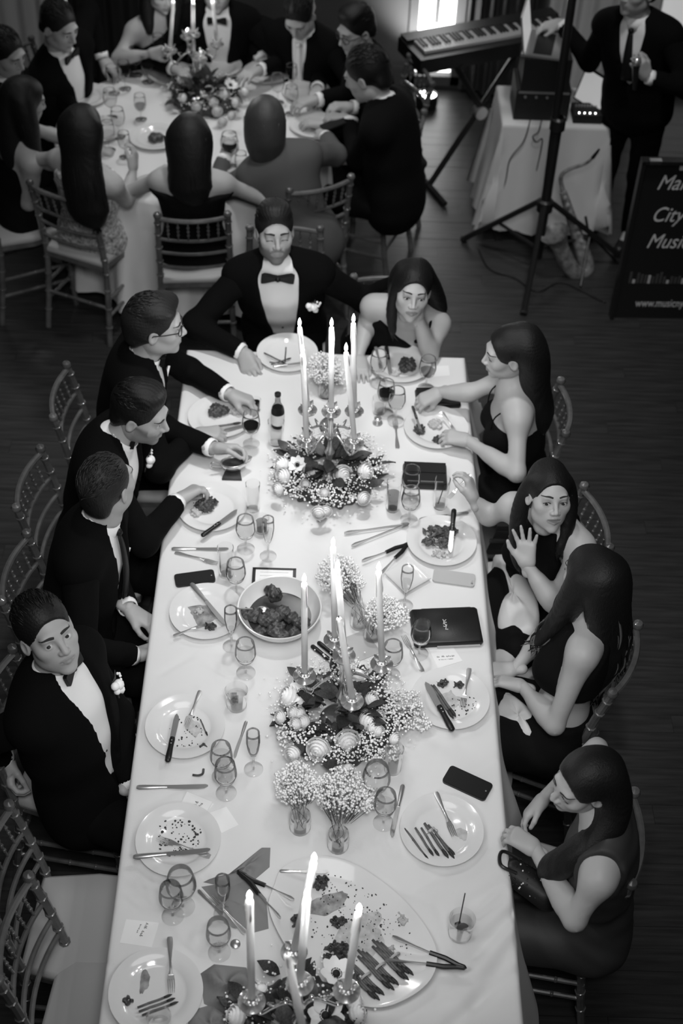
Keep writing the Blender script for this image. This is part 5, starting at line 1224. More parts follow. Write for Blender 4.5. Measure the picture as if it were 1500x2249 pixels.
wreath(T(655, 2288), 'greenery wreath with anemones around the nearest candelabrum',
       [(782, 2195, 1.1), (790, 2225, 1.0), (512, 2232, 1.15), (570, 2170, .7)], [(735, 2140, 1.25), (712, 2228, 1.3)], [(535, 2215, .05, .04, 60, (1.5, 1, .5)), (700, 2180, .05, .05, 60, (1.5, 1, .5))], 13, filler=320)
posy(716, 868, "jar of baby's breath beside the far plates, behind the far candles", 712, 808, .10, .082, 420, 21)
posy(789, 1372, "jar of baby's breath behind the middle candelabrum, upper bunch", 742, 1262, .11, .085, 460, 22, sq=(1, 1.05, .7))
posy(818, 1398, "jar of baby's breath beside the monogrammed clutch", 845, 1345, .095, .074, 400, 23)
posy(659, 1818, "jar of baby's breath below the middle wreath, left one", 652, 1722, .10, .082, 480, 24, sq=(1, .9, .65))
posy(742, 1858, "jar of baby's breath below the middle wreath, right one", 752, 1738, .11, .092, 560, 25, sq=(1.05, .9, .65))
# ================================================================== what stands on the long table
# --- far end, in front of the man in the bow tie
plate(631, 781, 'dinner plate of the man in the large bow tie')
for k, (a, b) in enumerate((((580, 775), (625, 797)), ((628, 763), (626, 795)), ((596, 800), (640, 786)), ((592, 795), (632, 800)))): spear(T(*a, .022), T(*b, .016), 'asparagus spear on the plate of the man in the bow tie', 'asparagus on the bow-tie plate')
knife(T(600, 806, .024), T(672, 796, .024), 'table knife across the plate of the man in the bow tie')
# --- man in glasses
plate(484, 921, 'dinner plate with meat in front of the man in glasses')
food(478, 908, (.045, .034, .034), 'meat', 'dark roasted meat on the plate of the man in glasses'); food(515, 905, (.026, .024, .018), 'mash', 'mashed potato on the plate of the man in glasses', name='mashed_potato')
fork(T(409, 948, .024), T(480, 938, .020), 'fork on the plate of the man in glasses'); knife(T(440, 958, .024), T(540, 935, .022), 'table knife on the plate of the man in glasses')
spear(T(455, 940, .02), T(530, 928, .02), 'asparagus spear on the plate of the man in glasses', 'asparagus on the glasses plate')
# --- bearded man
plate(466, 1120, 'dinner plate with meat in front of the bearded man'); food(458, 1114, (.05, .042, .03), 'meat', 'torn dark meat on the plate of the bearded man', seed=5); food(432, 1128, (.026, .024, .014), 'mash', 'mashed potato on the plate of the bearded man', name='mashed_potato')
crumbs(440, 1105, 30, .04, 'meat crumbs on the plate of the bearded man', seed=3, z=.012)
steak(T(443, 1180, .022), T(522, 1122, .024), 'steak knife across the plate of the bearded man')
# --- between bearded man and man with face turned away
knife(T(377, 1207), T(502, 1207), 'table knife lying on the cloth above the black phone'); fork(T(384, 1214), T(478, 1240), 'fork lying on the cloth above the black phone')
phone([(382, 1262), (470, 1251), (473, 1277), (386, 1290)], 'black mobile phone on the left side of the table')
# --- man with face turned away
plate(454, 1349, 'messy dinner plate beside the serving bowl'); smear(448, 1352, (.055, .042), 'gravy smear on the plate beside the serving bowl', 2); food(462, 1378, (.03, .016, .012), 'meat', 'meat scrap on the plate beside the serving bowl', seed=9); food(437, 1343, (.014, .020, .010), 'mash', 'mash scrap on the plate beside the serving bowl', name='mashed_potato')
knife(T(420, 1283, .024), T(497, 1374, .018), 'table knife leaning on the plate beside the serving bowl'); fork(T(381, 1397, .018), T(452, 1372, .024), 'fork under the scraps on the plate beside the serving bowl')
# --- serving bowl of meat
bc = T(614, 1365, .0006); bw = thing('serving_bowl', 'large white serving bowl full of dark meat', 'bowl', tuple(bc))
MB().lathe([(0, .004), (.075, .004), (.110, .022), (.135, .055), (.148, .082), (.153, .083), (.153, .078), (.142, .052), (.116, .016), (.085, 0), (0, 0)], 'china', n=56).build('bowl', bw, angle=50)
MB().lathe([(0, .030), (.118, .030), (.116, .026), (0, .026)], 'gravy', n=40).build('gravy', bw)
for k, (u, v, z, r_) in enumerate(((600, 1308, .066, (.036, .034, .055)), (556, 1350, .050, (.048, .040, .040)), (590, 1362, .055, (.050, .044, .042)), (634, 1348, .055, (.052, .044, .046)), (662, 1366, .050, (.042, .040, .036)), (612, 1388, .046, (.052, .036, .034)), (572, 1388, .042, (.038, .028, .030)), (648, 1392, .042, (.038, .028, .030)))):
    V, Q = lump((0, 0, 0), r_, 'meat', 31+k, 6, .0045, rough=.008); c = P(u, v, TZ+z); tag(MB().add(V, Q, 'meat').build('meat_piece', angle=None, loc=tuple(c-A([0, 0, .012]))), 'upright dark meat piece at the back of the serving bowl' if k == 0 else 'dark meat piece lying in the serving bowl', 'food', None if k == 0 else 'meat pieces in the serving bowl')
sp_ = thing('serving_spoon', 'silver serving spoon resting on the rim of the bowl', 'spoon', tuple(P(520, 1336, TZ+.10))); b = MB(); d = P(570, 1338, TZ+.065)-P(520, 1336, TZ+.10); b.tube([d*0, d*.5, d*.9], [.006, .004, .004], 'steel', 6, flat=(A([0, 0, 1.]), .5)); b.build('handle', sp_); b = MB(); b.ball(d*1.15, (.024, .016, .006), 'steel', 10, 6); b.build('spoon_bowl', sp_)
# framed card behind the bowl
fc = thing('framed_card', 'white menu card with black frame lying behind the serving bowl', 'card', tuple(T(602, 1268, .0006))); wv = .153; hv = .115
MB().box((0, -.02, .003), (wv, hv, .005), 'paper').build('card', fc, smooth=False)
for nm, c, d in (('frame_top', (0, hv/2-.02, .0045), (wv+.012, .008, .008)), ('frame_side', (-wv/2, -.02, .0045), (.012, hv, .008)), ('frame_side', (wv/2, -.02, .0045), (.012, hv, .008))): MB().box(c, d, 'black_plastic').build(nm, fc, smooth=False)
for j in range(5): MB().box((0, .020-.018*j, .0058), (wv*.7, .0018, .0004), 'paper_grey').build('print_line', fc, smooth=False)
# --- clean-shaven man
plate(407, 1601, 'dinner plate with crossed fork and steak knife, left side'); crumbs(410, 1605, 40, .07, 'crumbs on the left plate with the steak knife', seed=5); smear(425, 1598, (.045, .022), 'thin gravy smear on the left plate with the steak knife', 4, 'mash'); food(446, 1642, (.012, .010, .008), 'meat', 'small dark scrap at the edge of the left steak-knife plate', seed=14)
spear(T(440, 1580, .012), T(456, 1616, .012), 'asparagus piece on the left plate with the steak knife', 'asparagus on the left steak-knife plate')
steak(T(368, 1676, .024), T(390, 1570, .020), 'steak knife resting on the left plate, handle toward the camera'); fork(T(440, 1517, .026), T(409, 1598, .014), 'fork resting tines-down on the left plate with the steak knife')
knife(T(300, 1731), T(457, 1728), 'table knife lying alone on the cloth at the left edge')
o = MB(); o.tube(bez([T(423, 1702, .004), T(436, 1703, .005), T(445, 1699, .005), T(447, 1689, .004)], 5), .0042, 'meat', 6); tag(o.build('food_scrap'), 'curled dark scrap of food on the cloth', 'food')
place_card([(396, 1768), (414, 1742), (470, 1766), (452, 1786)], 'folded place card with handwriting beside the crumb-covered plate', True, [(-.03, -.006, .045, .012), (-.02, -.02, .03, .007)], .9, 3)
place_card([(460, 1786), (497, 1772), (524, 1812), (487, 1830)], 'blank square card beside the crumb-covered plate')
plate(392, 1850, 'crumb-covered dinner plate with knife and fork across it'); crumbs(392, 1838, 70, .075, 'dark crumbs scattered on the plate with knife and fork across', seed=8, size=(.0012, .004)); crumbs(392, 1838, 26, .062, 'larger dark crumbs ringed on the plate with knife and fork across', seed=9, ring=True, size=(.002, .005))
fork(T(462, 1882, .022), T(344, 1842, .020), 'fork across the crumb-covered plate'); knife(T(293, 1884, .026), T(462, 1868, .030), 'table knife across the crumb-covered plate')
# --- lower left corner
plate(343, 2184, 'dinner plate with asparagus at the bottom left', 1.02)
fork(T(373, 2058, .026), T(377, 2182, .014), 'fork on the bottom left plate'); 
for k, (a, b) in enumerate((((305, 2222), (385, 2192)), ((312, 2230), (392, 2200)), ((302, 2213), (378, 2184)))): spear(T(*a, .016), T(*b, .016), 'asparagus spear on the bottom left plate', 'asparagus on the bottom left plate')
smear(318, 2155, (.035, .016), 'gravy smear on the bottom left plate', 6); food(278, 2200, (.018, .008, .008), 'meat', 'dark scrap on the bottom left plate', seed=22)
place_card([(277, 2019), (349, 2027), (333, 2081), (263, 2071)], 'square place card with handwriting above the bottom left plate', False, [(-.038, .006, .05, .010), (-.028, -.008, .03, .005)], -1.9, 5)
stemware(380, 2012, 'goblet', 'water glass just below the crumb-covered plate', .55); stemware(402, 1992, 'balloon', 'empty balloon glass behind the water glass, below the crumb-covered plate')
stemware(492, 2008, 'flute', 'half-full flute on the grey napkin', .5); stemware(482, 2092, 'goblet', 'empty goblet left of the nearest candelabrum')
napkin([(446, 1938), (500, 1922), (575, 1862), (594, 1862), (592, 1905), (560, 1932), (505, 1950)], 'grey napkin folded to a point by the black tongs', h=.018, seed=2); napkin([(442, 1948), (548, 1930), (585, 1975), (590, 2040), (545, 2052), (480, 1990)], 'grey napkin lying flat under the half-full flute', h=.006, seed=4, fold=2)
knife(T(436, 1956, .012), T(520, 2040, .012), 'table knife on the grey napkin'); fork(T(540, 2050, .012), T(462, 1972, .014), 'fork on the grey napkin')
napkin([(438, 2140), (470, 2118), (540, 2125), (575, 2175), (560, 2232), (500, 2230), (448, 2205)], 'crumpled grey napkin beside the bottom left plate', h=.045, seed=6); napkin([(410, 2222), (470, 2205), (520, 2245), (500, 2300), (420, 2300)], 'grey napkin cut by the bottom edge of the photograph', h=.02, seed=8)
cp = thing('bottle_cap', 'crimped bottle cap on the cloth', 'cap', tuple(T(517, 2074, .0006))); MB().lathe([(.016, 0), (.0155, .004), (.013, .006), (0, .0065)], 'steel', n=18).build('cap', cp); MB().lathe([(.0125, .0062), (.013, .0066), (.0135, .0062)], 'blade', n=18).build('rim', cp)
tumbler(352, 2262, 'small glass at the bottom edge by the bottom left plate', .085, .033, .036, .3)
# --- serving platter
pc = T(765, 2062); po = []
for (u, v) in ((600, 1960), (622, 1915), (690, 1890), (770, 1905), (850, 1955), (915, 2020), (955, 2090), (950, 2150), (905, 2195), (830, 2222), (740, 2200), (660, 2130), (612, 2060), (590, 2000)): po.append(T(u, v)-pc)
po = A(po); pts = bez(np.concatenate([po, po[:1]]), 5)[:-1]; n = len(pts); V = []
for sc_, z in ((.72, .0), (.80, .004), (.96, .022), (1.0, .024), (1.0, .0275), (.95, .0255), (.80, .0085), (.70, .006), (.02, .006)): V += [(x*sc_, y*sc_, z) for x, y, _ in pts]
b = MB(); b.add(V, [(i*n+j, i*n+(j+1) % n, (i+1)*n+(j+1) % n, (i+1)*n+j) for i in range(8) for j in range(n)]+[tuple(range(8*n, 9*n)), tuple(range(n))[::-1]], 'china'); tag(b.build('serving_platter', angle=60, loc=tuple(pc+A([0, 0, .0006]))), 'large rounded triangular serving platter with meat scraps and asparagus', 'platter')
crumbs(760, 2000, 150, .14, 'crumbs scattered over the serving platter', seed=12, z=.0078, size=(.001, .0035)); crumbs(840, 2060, 70, .12, 'crumbs on the right half of the serving platter', seed=13, z=.0078, size=(.001, .003)); smear(790, 2060, (.09, .06), 'pale juices pooled on the serving platter', 3, 'mash', .007); smear(720, 1985, (.07, .035), 'sauce smear at the top of the serving platter', 5, 'sauce', .0072)
for k, (u, v, r_, lab) in enumerate(((745, 2028, (.026, .018, .012), 'dark meat scrap in the middle of the serving platter'), (655, 2030, (.018, .030, .022), 'brown meat slice at the left of the serving platter'), (705, 1940, (.026, .028, .016), 'sausage-brown piece near the top of the serving platter'), (740, 2085, (.040, .016, .014), 'dark meat strip beside the asparagus bundles'), (735, 2105, (.045, .015, .016), 'long dark meat strip next to the nearest candles'), (885, 2020, (.016, .024, .006), 'limp leaf scrap at the right of the serving platter'), (860, 2086, (.007, .007, .008), 'small round morsel by the right-hand tongs'))): food(u, v, r_, 'meat' if k < 5 else 'mash', lab, z=.0075, seed=40+k)
for g in range(3):
    for k in range(5):
        du, dv = 32*g+4*(k % 3)-8, -22*g+(k//3)*5; spear(T(762+du+6*(k % 3)*.8, 2108+dv+k*3, .016+.009*(k//3)), T(832+du+6*(k % 3), 2190+dv+k*3-10, .016+.009*(k//3)), ('asparagus spear in the lowest bundle on the platter', 'asparagus spear in the middle bundle on the platter', 'asparagus spear in the upper bundle on the platter')[g], 'asparagus bundle %d on the platter' % (g+1))
    b = MB(); c = T(802+32*g, 2146-22*g, .018); ax = unit(T(832, 2190)-T(762, 2108)); e = unit(np.cross((0, 0, 1), ax)); b.tube([(e*cos(a)*.019+A([0, 0, 1])*sin(a)*.012) for a in np.linspace(0, 2*pi, 16)], .0042, 'mash', 6, cap=False, flat=None); tag(b.build('leek_tie', loc=tuple(c)), ('pale leek tie around the lowest asparagus bundle', 'pale leek tie around the middle asparagus bundle', 'pale leek tie around the upper asparagus bundle')[g], 'food')
tongs(T(527, 1917, .022), T(646, 1976, .03), T(616, 2016, .03), 'black serving tongs at the upper left of the platter'); tongs(T(1016, 2124, .022), T(862, 2056, .036), T(846, 2108, .036), 'black-handled steel tongs at the right of the platter')
knife(T(614, 1914, .026), T(722, 1916, .026), 'table knife lying on the top edge of the platter')
# --- right side, far to near
plate(878, 804, 'dinner plate of the woman resting her cheek'); food(890, 806, (.048, .045, .040), 'meat', 'piled roast meat on the plate of the woman resting her cheek', seed=3, n=9); food(868, 822, (.03, .022, .012), 'mash', 'mash on the plate of the woman resting her cheek', name='mashed_potato')
steak(T(848, 763, .03), T(858, 822, .02), 'steak knife leaning on the plate of the woman resting her cheek'); fork(T(825, 762, .03), T(838, 812, .018), 'fork on the plate of the woman resting her cheek')
stemware(829, 840, 'goblet', 'small water glass on the plate edge of the woman resting her cheek', .5)
stemware(935, 852, 'goblet', 'red wine glass at the far right, near the elbow of the woman resting her cheek', .35, 'amber'); place_card([(950, 805), (985, 803), (988, 825), (952, 828)], 'blank card at the far right corner')
stemware(845, 905, 'goblet', 'dark red wine glass between the two far right plates', .45, 'red_wine'); stemware(868, 922, 'goblet', 'white wine glass between the two far right plates', .5); tumbler(832, 905, 'short tumbler left of the dark red wine glass', .08, .026, .03, .4)
tag(MB().lathe([(0, 0), (.02, 0), (.022, .006), (.014, .02), (.016, .03), (.01, .036), (0, .036)], 'steel', n=16).build('salt_shaker', loc=tuple(T(829, 930))), 'small silver salt shaker on the cloth', 'shaker')
fork(T(873, 986), T(867, 922), 'fork lying on the cloth beside the upper right plate')
clutch([(915, 890), (1013, 888), (1008, 852), (912, 852)], 'black clutch under the hand of the woman with thin straps', .022, flap=.55)
plate(957, 945, 'dinner plate of the woman with thin straps'); food(920, 945, (.022, .034, .02), 'meat', 'meat strip on the plate of the woman with thin straps', seed=6); food(965, 970, (.04, .018, .018), 'meat', 'rib of meat on the plate of the woman with thin straps', seed=7); food(955, 935, (.034, .026, .016), 'mash', 'mash on the plate of the woman with thin straps', name='mashed_potato'); food(990, 962, (.024, .022, .014), 'greens', 'dark greens on the plate of the woman with thin straps', name='greens')
steak(T(905, 892, .08), T(925, 950, .02), 'steak knife held over the plate of the woman with thin straps'); fork(T(972, 905, .05), T(1000, 950, .02), 'fork held over the plate of the woman with thin straps')
r, L, Wd, hh = clutch([(884, 1062), (985, 1066), (980, 1018), (886, 1014)], 'black zip wallet on the right side of the table', .03, flap=.45, name='wallet')
MB().box((0, -Wd*.38, hh+.002), (L*.8, .003, .003), 'steel').build('zip', r, smooth=False)
tumbler(862, 1118, 'tall glass left of the black wallet', .15, .026, .031, .55, 'amber'); stemware(898, 1142, 'goblet', 'water goblet in front of the black wallet', .55); stemware(899, 1096, 'goblet', 'water goblet overlapping the black wallet', .5)
tumbler(966, 1112, 'highball glass with black straw in front of the gesturing woman', .15, .027, .031, .15, straw=(.012, .012, .115), name='highball_glass')
knife(T(1028, 1127, .002), T(920, 1142, .002), 'table knife above the plate of the gesturing woman')
plate(969, 1194, 'dinner plate with salad and meat of the gesturing woman'); leafy(958, 1183, .055, 'greens', 'pile of dark salad leaves on the plate of the gesturing woman', n=90, seed=4, hgt=.03); food(985, 1178, (.032, .04, .03), 'meat', 'meat on the plate of the gesturing woman', seed=8); food(962, 1218, (.035, .014, .010), 'mash', 'pale vegetable scraps on the plate of the gesturing woman', name='vegetable_scraps')
steak(T(997, 1120, .07), T(988, 1216, .03), 'steak knife with black handle on the plate of the gesturing woman')
fork(T(1033, 1042, .16), T(985, 1096, .12), 'fork in the raised hand of the gesturing woman')
tongs(T(892, 1152, .012), T(756, 1171, .012), T(772, 1199, .012), 'plain steel tongs on the cloth left of the salad plate', False); tongs(T(894, 1196, .014), T(795, 1232, .02), T(838, 1258, .02), 'black-handled tongs below the plain steel tongs')
b = MB(); sq = [T(*k)-T(895, 1268) for k in ((845, 1265), (895, 1228), (946, 1276), (890, 1308))]; n = 4; V = []
for sc_, z in ((.6, 0), (.7, .002), (1.0, .014), (1.0, .017), (.68, .006), (.05, .005)): V += [(p[0]*sc_, p[1]*sc_, z) for p in sq]
b.add(V, [(i*4+j, i*4+(j+1) % 4, i*4+4+(j+1) % 4, i*4+4+j) for i in range(5) for j in range(4)]+[(3, 2, 1, 0), (20, 21, 22, 23)], 'china'); tag(b.build('square_plate', angle=30, loc=tuple(T(895, 1268, .0006))), 'small square white plate beside the pale phone', 'plate')
stemware(888, 1330, 'flute', 'half-full flute beside the square plate', .45)
phone([(1040, 1290), (948, 1276), (954, 1250), (1046, 1262)], 'pale grey mobile phone lying face down', 'paper_grey', False)
r, L, Wd, hh = clutch([(903, 1413), (1062, 1408), (1050, 1330), (906, 1337)], 'large black clutch with a metal monogram', .03, flap=.0)
MB().box((L*.04, Wd*.44, hh*.72), (L*.72, Wd*.14, .004), 'black_leather').build('inner_flap', r, smooth=False); MB().box((L*.14, -Wd*.50, .008), (L*.62, .012, .006), 'paper_grey').build('edge_trim', r, smooth=False)
def text_mesh(s, size, m, name, parent=None, ext=.0008, sx=1.0, shear=0.0, align='LEFT'):
    c = bpy.data.curves.new(name, 'FONT'); c.body = s; c.size = size; c.extrude = ext; c.shear = shear; c.align_x = align; o = bpy.data.objects.new(name, c); COL.objects.link(o); bpy.context.view_layer.update()
    me = bpy.data.meshes.new_from_object(o.evaluated_get(bpy.context.evaluated_depsgraph_get())); bpy.data.objects.remove(o); bpy.data.curves.remove(c); me.materials.clear(); me.materials.append(MATS[m])
    q = bpy.data.objects.new(name, me); COL.objects.link(q); q.scale = (sx, 1, 1)
    if parent is not None: q.parent = parent
    return q
mg = empty('monogram'); mg.parent = r; mg.location = (-L*.02, -.004, hh+.0010); mg.rotation_euler = (0, 0, -.12); mg['label'] = 'interlocked metal letters YSL'
for ch, x, y, s_ in (('Y', -.014, .004, .034), ('S', -.008, -.008, .034), ('L', -.002, -.021, .036)): q = text_mesh(ch, s_, 'gold', 'letter', mg, .0006, .72, .25); q.location = (x, y, 0)
stemware(920, 1436, 'goblet', 'white wine glass in front of the large black clutch', .55); fork(T(928, 1476), T(886, 1398), 'fork lying on the cloth beside the large black clutch')
place_card([(938, 1418), (990, 1414), (1016, 1452), (962, 1468)], 'place card with handwriting below the large black clutch', False, [(-.03, -.012, .06, .009), (-.025, -.024, .05, .004)], .12, 9)
stemware(858, 1482, 'goblet', 'water goblet right of the middle candelabrum', .4)
plate(989, 1540, 'dinner plate behind the flower spray, lower right side'); crumbs(1020, 1550, 40, .05, 'dark crumbs on the plate behind the flower spray', seed=21); smear(985, 1540, (.05, .035), 'mash smear on the plate behind the flower spray', 8, 'mash'); food(972, 1503, (.022, .014, .012), 'meat', 'meat scrap at the back of the plate behind the flower spray', seed=15); food(1008, 1506, (.016, .012, .010), 'meat', 'small meat scrap near the fork on the plate behind the flower spray', seed=16)
fork(T(1031, 1468, .03), T(1015, 1556, .014), 'fork on the plate behind the flower spray'); steak(T(994, 1608, .024), T(935, 1500, .02), 'steak knife sticking out below the flower spray')
for k in range(2): spear(T(946+6*k, 1505, .018), T(996+5*k, 1578-4*k, .016), 'asparagus spear beside the steak knife, right side', 'asparagus beside the right steak knife')
phone([(972, 1716), (1064, 1762), (1084, 1722), (988, 1681)], 'black mobile phone on the right side of the table')
plate(969, 1829, 'dinner plate with asparagus at the lower right'); 
for k, (a, b) in enumerate((((888, 1820), (945, 1895)), ((912, 1818), (952, 1880)), ((925, 1818), (965, 1882)), ((932, 1808), (985, 1885)), ((940, 1812), (1000, 1880)), ((950, 1820), (998, 1886)))): spear(T(*a, .016+.004*(k % 2)), T(*b, .014+.004*(k % 2)), 'asparagus spear on the lower right plate', 'asparagus on the lower right plate')
smear(1015, 1832, (.028, .022), 'pale sauce on the lower right plate', 7, 'mash'); food(948, 1828, (.016, .010, .012), 'mash', 'leek tie on the lower right plate', name='leek_tie', seed=33)
fork(T(957, 1740, .03), T(998, 1838, .014), 'fork on the lower right plate'); knife(T(885, 1725, .002), T(860, 1840, .002), 'table knife lying on the cloth left of the lower right plate')
stemware(842, 1808, 'goblet', 'wine glass left of the lower right plate', .4); stemware(822, 1760, 'balloon', 'empty balloon glass behind the flowers at lower right'); tumbler(862, 1690, 'tall clear glass above the lower right knife', .12, .028, .032)
tumbler(1010, 2050, 'rocks glass with lime and black straw at the lower right', .088, .036, .041, .62, 'liquid', 2, (.0, .03, .185), True, name='rocks_glass')
# --- centre
bt = thing('beer_bottle', 'small dark bottle in the middle of the far table end', 'bottle', tuple(T(610, 935)))
MB().lathe([(0, 0), (.026, 0), (.028, .004), (.028, .085), (.024, .105), (.012, .130), (.0105, .165), (.0125, .168), (.0125, .175), (0, .175)], 'amber', n=20).build('bottle', bt); MB().lathe([(.0285, .02), (.0285, .075)], 'paper', n=20).build('label', bt); MB().lathe([(.0135, .166), (.0135, .178), (0, .180)], 'black_plastic', n=14).build('cap', bt); MB().lathe([(0, .006), (.0255, .006), (.0255, .085), (.02, .105), (0, .105)], 'gravy', n=16).build('drink', bt)
tumbler(606, 972, 'tall tumbler in front of the small dark bottle', .12, .03, .034, .4)
tumbler(556, 1118, 'tall clear glass beside the gravy boat', .14, .026, .029); stemware(589, 1222, 'flute', 'champagne flute right of the highball glasses', .5); stemware(540, 1206, 'goblet', 'water goblet left of the champagne flute', .5); tumbler(575, 1165, 'short dark tumbler behind the champagne flute', .07, .027, .03, .6, 'amber')
tumbler(497, 1262, 'tall clear highball right of the black phone', .15, .027, .031, .2); stemware(519, 1302, 'goblet', 'white wine goblet right of the black phone', .45); stemware(509, 1420, 'flute', 'flute in front of the serving bowl', .2); stemware(540, 1478, 'goblet', 'small goblet below the serving bowl', .45)
tumbler(520, 1550, 'rocks glass with ice above the left steak-knife plate', .088, .034, .040, .6, 'liquid', 3, name='rocks_glass')
stemware(497, 1742, 'goblet', 'water goblet right of the lone table knife', .4); stemware(488, 1705, 'goblet', 'wine goblet behind the water goblet, left of the flute', .45); stemware(557, 1690, 'flute', 'tall flute left of the middle wreath', .5); knife(T(541, 1585, .002), T(515, 1665, .002), 'table knife lying between the goblet and the flute')
for k, (a, b) in enumerate((((684, 1420), (762, 1482)), ((698, 1412), (775, 1474)))): steak(T(*a, .002), T(*b, .002), ('lower of two steak knives lying behind the middle candelabrum', 'upper of two steak knives lying behind the middle candelabrum')[k])
tag(MB().box((0, 0, .0015), (.11, .12, .002), 'paper_grey', rotz(.5)).build('menu_card', smooth=False, loc=tuple(T(790, 1420))), 'grey menu card lying behind the middle candelabrum', 'card')
# gravy boat
gb = thing('gravy_boat', 'silver gravy boat full of dark sauce on the left', 'gravy boat', tuple(T(512, 1035)), D2(12)); n = 28; pr = []
def boat(sc_, z): return [(.052*sc_*cos(a)*(1+.38*max(0, cos(a))**3)+.004, .032*sc_*sin(a), z+.012*max(0, cos(a))**2) for a in np.linspace(0, 2*pi, n, endpoint=False)]
V = boat(.45, .012)+boat(.7, .018)+boat(.95, .035)+boat(1.05, .055)+boat(1.0, .055)+boat(.88, .036)+boat(.6, .022); b = MB(); b.add(V, [(i*n+j, i*n+(j+1) % n, i*n+n+(j+1) % n, i*n+n+j) for i in range(6) for j in range(n)]+[tuple(range(n))[::-1]], 'silver'); b.build('body', gb, angle=None)
V = [(x, y, .046) for x, y, z in boat(.93, 0)]; MB().add(V, [tuple(range(n))], 'gravy').build('gravy', gb); MB().lathe([(.03, 0), (.032, .004), (.014, .012)], 'silver', n=20).build('foot', gb); b = MB(); b.tube(bez([(-.050, 0, .05), (-.082, 0, .062), (-.088, 0, .035), (-.045, 0, .022)], 6), .0035, 'silver', 6); b.build('handle', gb)
tag(MB().prism([(-.04, -.02), (.04, -.02), (.03, .03), (-.03, .025)], 0, .012, 'leaf').build('garnish', loc=tuple(T(510, 1048))), 'dark garnish leaves under the gravy boat', 'food')
# glasses in hands
stemware(552, 975, 'goblet', 'red wine glass held by the bearded man', .4, 'red_wine', z=.02); tumbler(563, 900, 'small dark shot held by the man in glasses', .06, .018, .02, .7, 'red_wine'); 
hg = P(22, 1735, .80); tumbler(22, 1735, 'tumbler in the lowered hand of the clean-shaven man, left edge', .10, .034, .037, .35, 'liquid', 2, z=.0, name='tumbler'); 
bpy.data.objects[[o.name for o in bpy.data.objects if o.name.startswith('tumbler')][-1]].location = tuple(P(22, 1722, .56))
# cloth napkins on laps
def lapcloth(pts, label, m='napkin_pale'):
    w_ = A([P(u, v, z) for u, v, z in pts]); w_ = bez(np.concatenate([w_, w_[:1]]), 6)[:-1]; c = w_.mean(0); n = len(w_); V = []; K = 8
    for k in range(K+1):
        t_ = k/K; 
        for i in range(n): e = (w_[i]-c)*((1.0, 1.0, .93, .8, .62, .45, .28, .12, .01)[k]); V.append(e+A([0, 0, (-.09, -.03, .004, .012, .016, .018, .018, .018, .018)[k]+.007*sin(i*.7+2.5*t_)*(t_ > .1)]))
    b = MB(); b.add(V, [(k*n+i, k*n+(i+1) % n, (k+1)*n+(i+1) % n, (k+1)*n+i) for k in range(K) for i in range(n)], m); tag(b.build('lap_napkin', angle=None, loc=tuple(c)), label, 'napkin')
lapcloth([(1085, 1215, .60), (1130, 1225, .64), (1185, 1330, .64), (1172, 1395, .62), (1100, 1385, .58), (1085, 1300, .55)], 'pale napkin spread on the lap of the gesturing woman')
lapcloth([(1090, 1510, .58), (1150, 1540, .64), (1185, 1595, .64), (1165, 1622, .62), (1095, 1610, .56)], 'pale napkin on the lap of the woman with wavy hair')
# beaded bag held by the woman at lower right
hb_ = thing('beaded_bag', 'small black beaded bag with handle held on a lap', 'bag', tuple(P(1165, 1935, .72))); F = Field(); F.cap((-.05, .03, 0), (.05, -.05, 0), .045, .05, .03); V, Q = F.mesh(.009); MB().add(V, Q, 'black_leather').build('body', hb_, angle=None)
b = MB(); b.tube(bez([(-.03, .06, .03), (-.09, .075, .05), (-.10, .02, .06), (-.05, -.0, .045)], 6), .006, 'black_plastic', 8); b.build('handle', hb_); b = MB(); q = random.Random(4)
for k in range(160): d = unit(A([q.gauss(0, 1), q.gauss(0, 1), abs(q.gauss(0, 1))])); b.ball(A([-.05, .03, 0])+(A([.10, -.08, 0]))*q.random()+d*.049, .0032, 'pearl' if q.random() < .2 else 'black_plastic', 5, 3)
tag(b.build('beads', hb_), kind='stuff')
# ================================================================== round table behind
RC = A([-.74, 1.90]); RR = .73
rt = thing('round_table', 'round banquet table under the white cloth in the background', 'table', (RC[0], RC[1], 0)); MB().lathe([(0, TZ-.035), (RR-.01, TZ-.035), (RR-.01, TZ-.012), (0, TZ-.012)], 'chair_wood', n=40).build('tabletop', rt)
for k in range(4): a = pi/4+k*pi/2; MB().tube([(.45*cos(a), .45*sin(a), 0), (.45*cos(a), .45*sin(a), TZ-.036)], .02, 'steel', 8).build('leg', rt)
n = 160; V = []
rings = [(.02, 0), (.3, 0), (.6, 0), (RR-.02, 0), (RR, -.004), (RR+.012, -.02), (RR+.02, -.08), (RR+.035, -.2), (RR+.05, -.35), (RR+.06, -.5), (RR+.065, -.66)]
for r_, z in rings:
    for j in range(n): a = 2*pi*j/n; wv_ = (abs(z)/.66)*(.045*sin(a*15+sin(a*3))+.02*sin(a*31)); V.append((RC[0]+(r_+wv_)*cos(a), RC[1]+(r_+wv_)*sin(a), TZ+z))
m = len(rings); tag(MB().add(V, [(i*n+j, i*n+(j+1) % n, (i+1)*n+(j+1) % n, (i+1)*n+j) for i in range(m-1) for j in range(n)]+[tuple(range(n))], 'linen').build('tablecloth', angle=None), 'white cloth falling to the floor over the round background table', 'tablecloth')
def TB(u, v, dz=0): return P(u, v, TZ+dz)
